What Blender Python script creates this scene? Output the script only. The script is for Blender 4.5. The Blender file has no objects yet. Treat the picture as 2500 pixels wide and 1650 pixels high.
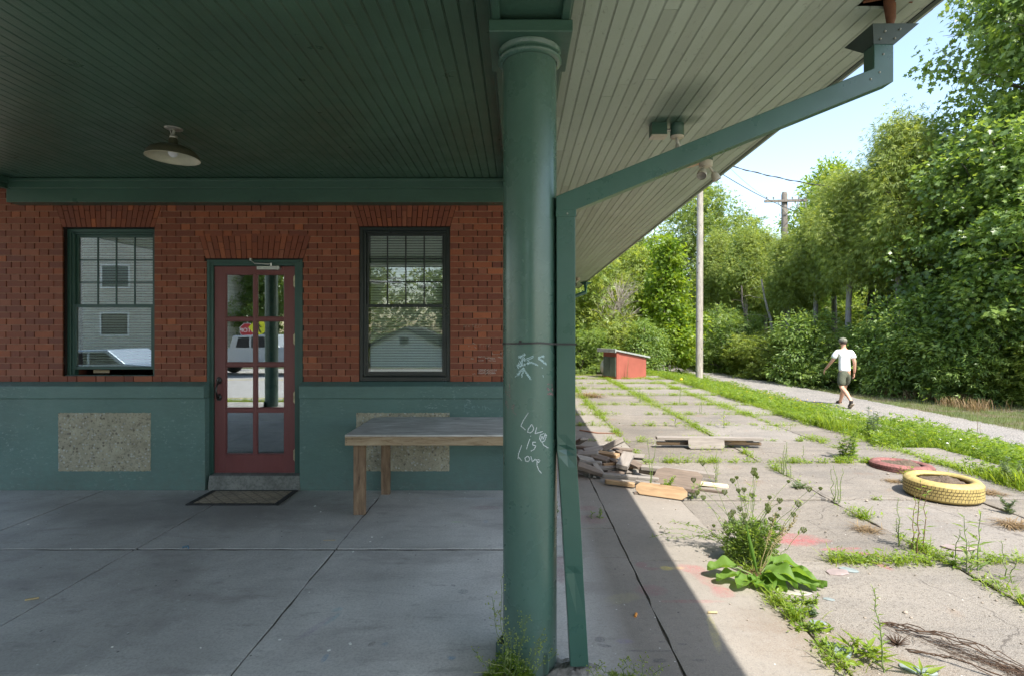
import bpy, bmesh, math, random
import numpy as np
from mathutils import Vector, Matrix
PI = math.pi
rad = math.radians
scene = bpy.context.scene
# ------------------------------------------------------------------ camera
F = 1300.0; VX = 1264.0; VY = 806.0; EYE = 1.56        # focal (px of a 2500 px wide frame), vanishing point, eye height
cam_d = bpy.data.cameras.new('camera'); cam = bpy.data.objects.new('camera', cam_d)
scene.collection.objects.link(cam)
cam.location = (0, 0, EYE); cam.rotation_euler = (rad(90), 0, 0)
cam_d.sensor_width = 36; cam_d.lens = 36 * F / 2500
cam_d.shift_x = -(VX - 1250) / 2500; cam_d.shift_y = -(825 - VY) / 2500
cam_d.clip_start = 0.03; cam_d.clip_end = 2000
scene.camera = cam
# ------------------------------------------------------------------ light
SUN = Vector((0.30, -0.60, 1.0)).normalized()
world = bpy.data.worlds.new('World'); scene.world = world; world.use_nodes = True
wn = world.node_tree; wn.nodes.clear()
sky = wn.nodes.new('ShaderNodeTexSky'); sky.sky_type = 'NISHITA'; sky.sun_disc = False
sky.sun_elevation = math.asin(SUN.z); sky.sun_rotation = math.atan2(SUN.x, SUN.y)
sky.air_density = 1.0; sky.dust_density = 1.2; sky.ozone_density = 1.0; sky.altitude = 100
bg = wn.nodes.new('ShaderNodeBackground'); bg.inputs[1].default_value = 0.135
wo = wn.nodes.new('ShaderNodeOutputWorld')
tint = wn.nodes.new('ShaderNodeMix'); tint.data_type = 'RGBA'; tint.blend_type = 'MULTIPLY'; tint.inputs[0].default_value = 1.0; tint.inputs[7].default_value = (1.04, 0.97, 0.86, 1)
wn.links.new(sky.outputs[0], tint.inputs[6]); wn.links.new(tint.outputs[2], bg.inputs[0]); wn.links.new(bg.outputs[0], wo.inputs[0])
sun_d = bpy.data.lights.new('sun', 'SUN'); sun_d.energy = 2.9; sun_d.angle = rad(0.55); sun_d.color = (1.0, 0.955, 0.88)
sun = bpy.data.objects.new('sun', sun_d); scene.collection.objects.link(sun)
sun.rotation_euler = SUN.to_track_quat('Z', 'Y').to_euler(); sun.location = (5, -5, 20)
vs = scene.view_settings; vs.view_transform = 'Standard'; vs.look = 'None'; vs.gamma = 1; vs.exposure = 1.8
scene.cycles.max_bounces = 8; scene.cycles.diffuse_bounces = 5; scene.cycles.glossy_bounces = 4
scene.cycles.transparent_max_bounces = 8; scene.cycles.caustics_reflective = False; scene.cycles.caustics_refractive = False
# ------------------------------------------------------------------ helpers
COL = scene.collection
def tag(o, label=None, cat=None, group=None, kind=None):
    if label: o['label'] = label
    if cat: o['category'] = cat
    if group: o['group'] = group
    if kind: o['kind'] = kind
    return o
def empty(name, loc=(0, 0, 0), rz=0, parent=None, label=None, cat=None, group=None):
    o = bpy.data.objects.new(name, None); COL.objects.link(o)
    o.location = loc; o.rotation_euler = (0, 0, rz); o.empty_display_size = 0.1
    if parent: o.parent = parent
    return tag(o, label, cat, group)
def copy_tree(o, parent=None):
    c = o.copy(); COL.objects.link(c); c.parent = parent
    for ch in list(o.children): copy_tree(ch, c)
    return c
def W(x, y, Y):                       # point of the place seen at photo pixel x,y at depth Y
    return ((x - VX) * Y / F, Y, EYE - (y - VY) * Y / F)
def G(x, y, z=0.0):                   # point of the ground (height z) seen at photo pixel x,y
    Y = F * (EYE - z) / (y - VY)
    return ((x - VX) * Y / F, Y, z)
def sstep(a, b, x):
    t = np.clip((x - a) / (b - a), 0, 1); return t * t * (3 - 2 * t)

class MB:
    def __init__(s): s.v = []; s.f = []; s.m = []; s.mi = 0; s.sm = []
    def add(s, vs_, fs, mi=None, smooth=False):
        n = len(s.v); s.v.extend([tuple(p) for p in vs_])
        for f in fs:
            s.f.append(tuple(i + n for i in f)); s.m.append(s.mi if mi is None else mi); s.sm.append(smooth)
    def box(s, x0, x1, y0, y1, z0, z1, mi=None, mtx=None):
        v = [(x0,y0,z0),(x1,y0,z0),(x1,y1,z0),(x0,y1,z0),(x0,y0,z1),(x1,y0,z1),(x1,y1,z1),(x0,y1,z1)]
        if mtx is not None: v = [mtx @ Vector(p) for p in v]
        s.add(v, [(3,2,1,0),(4,5,6,7),(0,1,5,4),(1,2,6,5),(2,3,7,6),(3,0,4,7)], mi)
    def cbox(s, c, sx, sy, sz, rot=None, mi=None):
        m = Matrix.Translation(Vector(c))
        if rot is not None: m = m @ rot
        s.box(-sx/2, sx/2, -sy/2, sy/2, -sz/2, sz/2, mi, m)
    def prism(s, poly, z0, z1, mi=None, axis='z', mtx=None):   # polygon extruded; axis z: poly in xy, axis y: poly in xz
        n = len(poly)
        if axis == 'z': v = [(a, b, z0) for a, b in poly] + [(a, b, z1) for a, b in poly]
        elif axis == 'y': v = [(a, z0, b) for a, b in poly] + [(a, z1, b) for a, b in poly]
        else: v = [(z0, a, b) for a, b in poly] + [(z1, a, b) for a, b in poly]
        if mtx is not None: v = [mtx @ Vector(p) for p in v]
        fs = [tuple(range(n))[::-1], tuple(range(n, 2*n))] + [(i, (i+1) % n, n + (i+1) % n, n + i) for i in range(n)]
        s.add(v, fs, mi)
    def tube(s, pts, r, n=8, mi=None, caps=True, smooth=True):
        pts = [Vector(p) for p in pts]; k = len(pts)
        rr = r if isinstance(r, (list, tuple)) else [r]*k
        vs_ = []; prev = None
        for i, p in enumerate(pts):
            d = (pts[min(i+1, k-1)] - pts[max(i-1, 0)])
            if d.length < 1e-9: d = Vector((0,0,1))
            d.normalize()
            if prev is None:
                a = Vector((0,0,1)) if abs(d.z) < .9 else Vector((1,0,0)); u = d.cross(a).normalized()
            else:
                u = prev - d * prev.dot(d)
                u = u.normalized() if u.length > 1e-6 else d.orthogonal().normalized()
            prev = u; w = d.cross(u)
            for j in range(n):
                a = 2*PI*j/n; vs_.append(p + (u*math.cos(a) + w*math.sin(a)) * rr[i])
        fs = [(i*n+j, i*n+(j+1) % n, (i+1)*n+(j+1) % n, (i+1)*n+j) for i in range(k-1) for j in range(n)]
        s.add(vs_, fs, mi, smooth)
        if caps:
            s.add(vs_[:n], [tuple(range(n))[::-1]], mi); s.add(vs_[-n:], [tuple(range(n))], mi)
    def lathe(s, prof, n=48, c=(0,0,0), mi=None, smooth=True, mtx=None, close=False):
        vs_ = []
        for r, z in prof:
            for j in range(n):
                a = 2*PI*j/n; p = Vector((r*math.cos(a), r*math.sin(a), z))
                if mtx is not None: p = mtx @ p
                vs_.append((p.x+c[0], p.y+c[1], p.z+c[2]))
        k = len(prof)
        fs = [(i*n+j, i*n+(j+1) % n, ((i+1) % k)*n+(j+1) % n, ((i+1) % k)*n+j) for i in range(k if close else k-1) for j in range(n)]
        s.add(vs_, fs, mi, smooth)
    def ball(s, c, r, n=12, m=8, mi=None, sc=(1,1,1), mtx=None):
        vs_ = []
        for i in range(m+1):
            t = PI*i/m
            for j in range(n):
                a = 2*PI*j/n
                p = Vector((r*sc[0]*math.sin(t)*math.cos(a), r*sc[1]*math.sin(t)*math.sin(a), r*sc[2]*math.cos(t)))
                if mtx is not None: p = mtx @ p
                vs_.append((p.x+c[0], p.y+c[1], p.z+c[2]))
        fs = [(i*n+j, (i+1)*n+j, (i+1)*n+(j+1) % n, i*n+(j+1) % n) for i in range(m) for j in range(n)]
        s.add(vs_, fs, mi, True)
    def build(s, name, mats, parent=None, bevel=0, seg=2, kind=None, weld=False):
        me = bpy.data.meshes.new(name); me.from_pydata(s.v, [], s.f)
        if not isinstance(mats, (list, tuple)): mats = [mats]
        for m in mats: me.materials.append(m)
        me.polygons.foreach_set('material_index', s.m); me.polygons.foreach_set('use_smooth', s.sm)
        me.update()
        o = bpy.data.objects.new(name, me); COL.objects.link(o)
        if weld:
            bm = bmesh.new(); bm.from_mesh(me); bmesh.ops.remove_doubles(bm, verts=bm.verts, dist=1e-5)
            bmesh.ops.recalc_face_normals(bm, faces=bm.faces); bm.to_mesh(me); bm.free()
        if parent: o.parent = parent
        if bevel:
            b = o.modifiers.new('bevel', 'BEVEL'); b.width = bevel; b.segments = seg; b.limit_method = 'ANGLE'; b.angle_limit = rad(35)
        if kind: o['kind'] = kind
        return o

def npmesh(name, V, sizes, loops, mats, parent=None, rnd=None, smooth=False, kind=None, mi=None):
    me = bpy.data.meshes.new(name)
    V = np.asarray(V, np.float32); loops = np.asarray(loops, np.int32); sizes = np.asarray(sizes, np.int32)
    me.vertices.add(len(V)); me.vertices.foreach_set('co', V.ravel())
    me.loops.add(len(loops)); me.loops.foreach_set('vertex_index', loops)
    me.polygons.add(len(sizes)); st = np.zeros(len(sizes), np.int32); st[1:] = np.cumsum(sizes)[:-1]
    me.polygons.foreach_set('loop_start', st)
    if not isinstance(mats, (list, tuple)): mats = [mats]
    for m in mats: me.materials.append(m)
    me.update(calc_edges=True)
    if smooth: me.polygons.foreach_set('use_smooth', np.ones(len(sizes), bool))
    if mi is not None: me.polygons.foreach_set('material_index', np.asarray(mi, np.int32))
    if rnd is not None:
        a = me.attributes.new('rnd', 'FLOAT', 'POINT'); a.data.foreach_set('value', np.asarray(rnd, np.float32))
    o = bpy.data.objects.new(name, me); COL.objects.link(o)
    if parent: o.parent = parent
    if kind: o['kind'] = kind
    return o

# ------------------------------------------------------------------ materials
def new_mat(name):
    m = bpy.data.materials.new(name); m.use_nodes = True; nt = m.node_tree; nt.nodes.clear()
    out = nt.nodes.new('ShaderNodeOutputMaterial'); b = nt.nodes.new('ShaderNodeBsdfPrincipled')
    nt.links.new(b.outputs[0], out.inputs[0]); return m, nt, b, out
class N:                                    # terse node maths
    def __init__(s, nt): s.nt = nt; s.tc = nt.nodes.new('ShaderNodeTexCoord'); s.obj = s.tc.outputs['Object']
    def _in(s, n, i, v):
        if hasattr(v, 'is_linked') or isinstance(v, bpy.types.NodeSocket): s.nt.links.new(v, n.inputs[i])
        else: n.inputs[i].default_value = v
    def math(s, op, a, b=0.0, c=None, clamp=False):
        n = s.nt.nodes.new('ShaderNodeMath'); n.operation = op; n.use_clamp = clamp
        s._in(n, 0, a); s._in(n, 1, b)
        if c is not None: s._in(n, 2, c)
        return n.outputs[0]
    def noise(s, scale, detail=4, rough=.55, vec=None, dist=0.0):
        n = s.nt.nodes.new('ShaderNodeTexNoise'); n.inputs['Scale'].default_value = scale
        n.inputs['Detail'].default_value = detail; n.inputs['Roughness'].default_value = rough; n.inputs['Distortion'].default_value = dist
        s.nt.links.new(vec or s.obj, n.inputs['Vector']); return n.outputs[0]
    def vor(s, scale, vec=None, feature='F1', out='Distance', rand=1.0):
        n = s.nt.nodes.new('ShaderNodeTexVoronoi'); n.feature = feature; n.inputs['Scale'].default_value = scale
        n.inputs['Randomness'].default_value = rand
        s.nt.links.new(vec or s.obj, n.inputs['Vector']); return n.outputs[out]
    def map(s, scale=(1,1,1), loc=(0,0,0), rot=(0,0,0), vec=None):
        n = s.nt.nodes.new('ShaderNodeMapping'); n.inputs['Scale'].default_value = scale; n.inputs['Location'].default_value = loc
        n.inputs['Rotation'].default_value = rot
        s.nt.links.new(vec or s.obj, n.inputs['Vector']); return n.outputs[0]
    def ramp(s, fac, lo, hi, a=0.0, b=1.0):
        n = s.nt.nodes.new('ShaderNodeMapRange'); n.inputs[1].default_value = lo; n.inputs[2].default_value = hi
        n.inputs[3].default_value = a; n.inputs[4].default_value = b; s._in(n, 0, fac); return n.outputs[0]
    def mix(s, fac, a, b, mode='MIX'):
        n = s.nt.nodes.new('ShaderNodeMix'); n.data_type = 'RGBA'; n.blend_type = mode
        s._in(n, 0, fac); s._in(n, 6, a if not isinstance(a, tuple) else (*a[:3], 1)); s._in(n, 7, b if not isinstance(b, tuple) else (*b[:3], 1))
        return n.outputs[2]
    def rand(s):
        n = s.nt.nodes.new('ShaderNodeNewGeometry'); return n.outputs['Random Per Island']
    def objrand(s):
        n = s.nt.nodes.new('ShaderNodeObjectInfo'); return n.outputs['Random']
    def attr(s, name):
        n = s.nt.nodes.new('ShaderNodeAttribute'); n.attribute_name = name; return n.outputs['Fac']
    def bump(s, h, strength=.3, dist=.01, normal=None):
        n = s.nt.nodes.new('ShaderNodeBump'); n.inputs['Strength'].default_value = strength; n.inputs['Distance'].default_value = dist
        s.nt.links.new(h, n.inputs['Height'])
        if normal: s.nt.links.new(normal, n.inputs['Normal'])
        return n.outputs[0]
    def xyz(s):
        n = s.nt.nodes.new('ShaderNodeSeparateXYZ'); s.nt.links.new(s.obj, n.inputs[0]); return n.outputs
def M(name, col, rough=.6, var=.15, scale=4, bump=0.0, bscale=60, bdist=.004, metal=0, spec=.5, fine=0.0, isl=0.0, stretch=(1,1,1), coat=0):
    m, nt, b, out = new_mat(name); n = N(nt)
    vec = n.map(stretch)
    f = n.ramp(n.noise(scale, 5, .6, vec), .3, .7)
    lo = tuple(c*(1-var) for c in col); hi = tuple(min(1, c*(1+var)) for c in col)
    c = n.mix(f, lo, hi)
    if fine: c = n.mix(n.math('MULTIPLY', n.ramp(n.noise(bscale, 3, .6, vec), .45, .62), fine), c, tuple(x*.45 for x in col))
    if isl: c = n.mix(isl, c, n.mix(n.rand(), tuple(x*.45 for x in col), tuple(min(1, x*1.6) for x in col)))
    nt.links.new(c, b.inputs['Base Color'])
    b.inputs['Roughness'].default_value = rough; b.inputs['Metallic'].default_value = metal
    b.inputs['Specular IOR Level'].default_value = spec; b.inputs['Coat Weight'].default_value = coat
    if bump: nt.links.new(n.bump(n.noise(bscale, 4, .6, vec), bump, bdist), b.inputs['Normal'])
    return m

def paint(name, col, rough=.38, brush=(1,1,1), bscale=90, bump=.35, chips=0.0, chipcol=(.3,.33,.33), var=.18, spec=.5, dirt=0.0):
    m, nt, b, out = new_mat(name); n = N(nt)
    v = n.map(brush)
    f = n.ramp(n.noise(1.3, 5, .65), .3, .72)
    c = n.mix(f, tuple(x*(1-var) for x in col), tuple(min(1, x*(1+var)) for x in col))
    g = n.ramp(n.noise(bscale*.35, 4, .7, v), .35, .7)
    c = n.mix(n.math('MULTIPLY', g, .25), c, tuple(min(1, x*1.5) for x in col))
    if chips:
        k = n.ramp(n.noise(38, 6, .7, n.map((.7, .7, 1.3))), .69 - chips*.1, .72 - chips*.1)
        k2 = n.ramp(n.noise(1.7, 3, .6), .45, .7)
        c = n.mix(n.math('MULTIPLY', n.math('MULTIPLY', k, k2), .8), c, chipcol)
    if dirt:
        z = n.xyz()[2]
        k = n.math('MULTIPLY', n.ramp(n.noise(14, 5, .7), .3, .7), n.ramp(z, .35, 0.0)); 
        c = n.mix(n.math('MULTIPLY', k, dirt), c, (.10, .10, .09))
    nt.links.new(c, b.inputs['Base Color'])
    nt.links.new(n.ramp(n.noise(6, 4, .6), .3, .7, rough*.8, rough*1.3), b.inputs['Roughness'])
    b.inputs['Specular IOR Level'].default_value = spec
    nt.links.new(n.bump(n.noise(bscale, 5, .6, v), bump, .003), b.inputs['Normal'])
    return m

MT = {}
MT['green'] = paint('green_paint_masonry', (.088,.158,.143), .50, (.5,.5,2.2), 60, .9, chips=1.1, chipcol=(.22,.30,.30), dirt=.5)
MT['green_wood'] = paint('green_paint_wood', (.046,.104,.078), .34, (.3,1,1), 80, .3)
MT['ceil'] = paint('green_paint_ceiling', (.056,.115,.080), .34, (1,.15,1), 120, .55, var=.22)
MT['groove'] = M('groove_shade', (.008,.014,.011), .8)
MT['col'] = paint('green_paint_column', (.064,.130,.104), .27, (1,1,1), 210, .12, var=.09, spec=.6, chips=.15, chipcol=(.16,.17,.15), dirt=.7)
MT['pipe'] = paint('green_paint_sheet_metal', (.034,.098,.074), .30, (1,1,1), 12, .16, var=.16, spec=.6, chips=.15, chipcol=(.17,.18,.16))
MT['dkframe'] = paint('dark_green_window_paint', (.006,.012,.012), .32, (1,1,.2), 60, .2)
MT['frame'] = paint('green_window_paint', (.028,.072,.060), .38, (1,1,.2), 60, .25)
MT['sill'] = paint('worn_sill_paint', (.060,.100,.092), .55, (.3,1,1), 40, .4, chips=1.2, chipcol=(.13,.13,.12))
MT['maroon'] = paint('maroon_door_paint', (.15,.046,.046), .34, (1,1,.15), 90, .18, var=.1)
MT['brass'] = M('aged_brass', (.34,.30,.20), .35, .3, 30, metal=.8)
MT['alu'] = M('brushed_metal', (.55,.55,.52), .35, .15, 20, metal=.8)
MT['black_iron'] = M('black_iron', (.015,.012,.011), .35, .3, 40, spec=.6)
MT['dark'] = M('interior_dark', (.012,.013,.012), .9)
MT['inner'] = M('interior_wall', (.20,.20,.18), .9)
MT['blind'] = M('blind_slat', (.86,.88,.83), .5, .05)
MT['fascia'] = M('gutter_metal', (.018,.030,.036), .35, .2, 10, metal=.3)
MT['roof'] = M('roof_slate', (.05,.055,.06), .8, .3, 8)

def soffit_mat():
    m, nt, b, out = new_mat('soffit_paint'); n = N(nt)
    f = n.ramp(n.noise(1.1, 5, .6), .3, .7)
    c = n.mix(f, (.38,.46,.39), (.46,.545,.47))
    c = n.mix(n.math('MULTIPLY', n.ramp(n.rand(), 0, 1), .35), c, (.17,.19,.155))
    k = n.ramp(n.noise(34, 6, .72, n.map((1.2,.5,1)), .6), .60, .66)
    c = n.mix(n.math('MULTIPLY', k, .45), c, (.10,.12,.09))
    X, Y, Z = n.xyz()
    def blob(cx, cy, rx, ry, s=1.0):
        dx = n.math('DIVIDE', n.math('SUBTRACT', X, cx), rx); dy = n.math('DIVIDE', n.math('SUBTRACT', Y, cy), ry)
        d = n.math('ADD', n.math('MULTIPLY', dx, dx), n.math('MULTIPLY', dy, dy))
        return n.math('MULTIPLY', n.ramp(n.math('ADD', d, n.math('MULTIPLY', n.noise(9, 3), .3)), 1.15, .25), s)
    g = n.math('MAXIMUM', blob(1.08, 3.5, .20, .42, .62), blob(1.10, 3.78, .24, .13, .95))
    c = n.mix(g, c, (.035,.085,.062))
    nt.links.new(c, b.inputs['Base Color']); b.inputs['Roughness'].default_value = .42
    hh = n.math('ADD', n.noise(55, 6, .7, n.map((1,.6,1)), 1.2), n.math('MULTIPLY', n.noise(160, 3, .7), .5))
    nt.links.new(n.bump(hh, .55, .004), b.inputs['Normal'])
    return m
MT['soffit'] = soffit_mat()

def brick_mat():
    m, nt, b, out = new_mat('brick_face'); n = N(nt)
    r = n.rand()
    cr = nt.nodes.new('ShaderNodeValToRGB'); e = cr.color_ramp; e.elements[0].position = 0; e.elements[0].color = (.19,.054,.030,1)
    e.elements[1].position = 1; e.elements[1].color = (.42,.120,.046,1)
    for p, cc in ((.25,(.19,.052,.027)), (.45,(.24,.064,.031)), (.62,(.15,.044,.030)), (.8,(.30,.085,.036)), (.93,(.25,.088,.054))):
        k = e.elements.new(p); k.color = (*cc, 1)
    nt.links.new(r, cr.inputs[0])
    c = n.mix(n.math('MULTIPLY', n.ramp(n.noise(9, 5, .65), .3, .75), .45), cr.outputs[0], (.19,.060,.034))
    sp = n.ramp(n.noise(95, 3, .6), .66, .72)
    c = n.mix(n.math('MULTIPLY', sp, .35), c, (.30,.20,.14))
    dk = n.ramp(n.noise(55, 4, .6), .62, .70)
    c = n.mix(n.math('MULTIPLY', dk, .5), c, (.05,.018,.012))
    nt.links.new(c, b.inputs['Base Color']); b.inputs['Roughness'].default_value = .66; b.inputs['Specular IOR Level'].default_value = .4
    nt.links.new(n.bump(n.math('ADD', n.noise(140, 4, .65), n.noise(18, 3, .6)), .35, .004), b.inputs['Normal'])
    return m
MT['brick'] = brick_mat()
MT['mortar'] = M('mortar_joint', (.27,.14,.09), .9, .3, 20, .4, 120)
MT['joint_dark'] = M('open_head_joint', (.018,.010,.008), .95)

def agg_mat():
    m, nt, b, out = new_mat('exposed_aggregate'); n = N(nt)
    c = n.mix(n.ramp(n.noise(7, 5, .7), .3, .7), (.27,.25,.185), (.46,.43,.33))
    d = n.vor(34, out='Distance'); r = n.vor(34, out='Color')
    sep = nt.nodes.new('ShaderNodeSeparateColor'); nt.links.new(r, sep.inputs[0])
    peb = n.math('MULTIPLY', n.ramp(d, .42, .30), n.ramp(sep.outputs[0], .45, .55))
    pc = n.mix(sep.outputs[1], (.40,.40,.38), (.58,.59,.57)); pc = n.mix(n.ramp(sep.outputs[2], .7, .8), pc, (.12,.10,.08))
    c = n.mix(n.math('MULTIPLY', peb, .75), c, pc)
    c = n.mix(n.math('MULTIPLY', n.ramp(n.noise(45, 5, .75), .54, .62), .7), c, (.10,.088,.062))
    nt.links.new(c, b.inputs['Base Color']); b.inputs['Roughness'].default_value = .85
    h = n.math('ADD', n.math('MULTIPLY', peb, .6), n.math('ADD', n.noise(60, 5, .7), n.noise(14, 4, .6)))
    nt.links.new(n.bump(h, .9, .012), b.inputs['Normal']); return m
MT['agg'] = agg_mat()

def wood(name, dark, mid, light, axis='x', rough=.75, gs=9, isl=.35):
    m, nt, b, out = new_mat(name); n = N(nt)
    st = {'x': (1.2, gs, gs), 'y': (gs, 1.2, gs), 'z': (gs, gs, 1.2)}[axis]
    v = n.map(st)
    a = n.noise(3.0, 8, .68, v, .8); c = n.mix(n.ramp(a, .33, .5), dark, mid); c = n.mix(n.ramp(a, .5, .70), c, light)
    big = n.ramp(n.noise(2.2, 4, .6), .38, .66); c = n.mix(n.math('MULTIPLY', big, .5), c, tuple(x*.55 for x in mid))
    if isl: c = n.mix(isl, c, n.mix(n.rand(), tuple(x*.6 for x in dark), tuple(min(1, x*1.25) for x in light)))
    kn = n.ramp(n.vor(3.5, n.map((1,1,1))), .10, .04); c = n.mix(n.math('MULTIPLY', kn, .7), c, tuple(x*.35 for x in dark))
    nt.links.new(c, b.inputs['Base Color']); b.inputs['Roughness'].default_value = rough
    nt.links.new(n.bump(n.noise(6, 8, .75, v, .5), .5, .004), b.inputs['Normal']); return m
MT['ply'] = wood('weathered_plywood', (.25,.235,.215), (.48,.465,.44), (.70,.69,.67), 'x', .6, 7, 0)
MT['apron'] = wood('pine_edge', (.20,.125,.065), (.34,.25,.155), (.43,.34,.23), 'x', .7, 10, 0)
MT['legw'] = wood('stained_post', (.085,.052,.032), (.24,.15,.09), (.36,.25,.16), 'z', .75, 8, 0)
MT['oldwood'] = wood('grey_board', (.06,.048,.040), (.16,.135,.112), (.29,.26,.23), 'x', .8, 10, .45)
MT['newwood'] = wood('tan_board', (.15,.08,.04), (.31,.19,.095), (.44,.31,.18), 'x', .75, 10, .3)
MT['darkwood'] = wood('dark_board', (.05,.038,.03), (.12,.09,.07), (.22,.17,.13), 'x', .8, 10, .3)
MT['polewood'] = wood('utility_pole_wood', (.20,.175,.145), (.36,.325,.28), (.50,.47,.42), 'z', .85, 14, 0)
MT['polewood2'] = wood('old_pole_wood', (.09,.075,.062), (.20,.175,.15), (.32,.29,.26), 'z', .85, 14, 0)

def glass_mat(name, f0=.10, tint=(.85,.9,.88), rough=.0, edge=.9):
    m = bpy.data.materials.new(name); m.use_nodes = True; nt = m.node_tree; nt.nodes.clear()
    out = nt.nodes.new('ShaderNodeOutputMaterial'); mx = nt.nodes.new('ShaderNodeMixShader')
    t = nt.nodes.new('ShaderNodeBsdfTransparent'); t.inputs[0].default_value = (*tint, 1)
    g = nt.nodes.new('ShaderNodeBsdfGlossy'); g.inputs['Roughness'].default_value = rough; g.inputs[0].default_value = (.95,.98,1,1)
    lw = nt.nodes.new('ShaderNodeLayerWeight'); lw.inputs[0].default_value = .35
    n = N(nt); fac = n.ramp(lw.outputs['Fresnel'], 0, 1, f0, edge)
    nt.links.new(n.bump(n.noise(2.2, 2, .5), .006, .02), g.inputs['Normal'])
    nt.links.new(fac, mx.inputs[0]); nt.links.new(t.outputs[0], mx.inputs[1]); nt.links.new(g.outputs[0], mx.inputs[2]); nt.links.new(mx.outputs[0], out.inputs[0])
    return m
MT['glass'] = glass_mat('window_glass', .042); MT['glass2'] = glass_mat('window_glass_reflecting', .12)
MT['doorglass'] = glass_mat('door_glass', .24)
# ================================================================== GROUND
def gz(x, y):
    x = np.asarray(x, float); y = np.asarray(y, float)
    t = sstep(4.75, 7.3, x); z = -.024 - .426*t
    z = z + .25*sstep(11.2, 15, x)
    far = sstep(17.8, 27, y); z = z*(1-far) + (-.45 + .25*sstep(11.2, 15, x))*far
    left = sstep(-9, -14, x); z = z*(1-left) + -.45*left
    b = sstep(-.95, -3.6, y); z = z*(1-b) + -.40*b
    b2 = sstep(-17.5, -24, y); z = z*(1-b2) + -1.3*b2
    return z
def ground_mat():
    m, nt, b, out = new_mat('soil_and_turf'); n = N(nt)
    g = n.mix(n.ramp(n.noise(3, 6, .7), .3, .7), (.045,.075,.018), (.10,.13,.035))
    d = n.mix(n.ramp(n.noise(11, 6, .7), .3, .7), (.085,.062,.042), (.19,.15,.11))
    c = n.mix(n.ramp(n.noise(1.1, 5, .7), .42, .55), d, g)
    X, Y, Z = n.xyz()
    bare = n.math('MULTIPLY', n.ramp(X, 4.95, 4.7), n.ramp(Y, -1.2, -.8))
    c = n.mix(bare, c, d)
    nt.links.new(c, b.inputs['Base Color']); b.inputs['Roughness'].default_value = .95
    nt.links.new(n.bump(n.noise(30, 6, .7), .8, .02), b.inputs['Normal']); return m
xs = np.unique(np.concatenate([np.linspace(-400,-30,12), np.arange(-30,-9,1.5), np.arange(-9,4.4,.6), np.arange(4.4,15.4,.25), np.arange(16,40,2), np.linspace(45,400,12)]))
ys = np.unique(np.concatenate([np.linspace(-400,-30,12), np.arange(-30,-4,1.0), np.arange(-4,0,.3), np.arange(0,30,.4), np.arange(30,60,2), np.linspace(65,400,14)]))
XX, YY = np.meshgrid(xs, ys); ZZ = gz(XX, YY)
rg = np.random.default_rng(3)
near = (XX > 4.9) & (XX < 7.3) & (YY > 0) & (YY < 30); ZZ = ZZ + near*rg.normal(0, .018, XX.shape)
nx, ny = len(xs), len(ys)
idx = np.arange(nx*ny).reshape(ny, nx)
quads = np.stack([idx[:-1,:-1], idx[:-1,1:], idx[1:,1:], idx[1:,:-1]], -1).reshape(-1, 4)
npmesh('ground', np.stack([XX, YY, ZZ], -1).reshape(-1, 3), np.full(len(quads), 4), quads.ravel(), ground_mat(), smooth=True, kind='structure')

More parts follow.
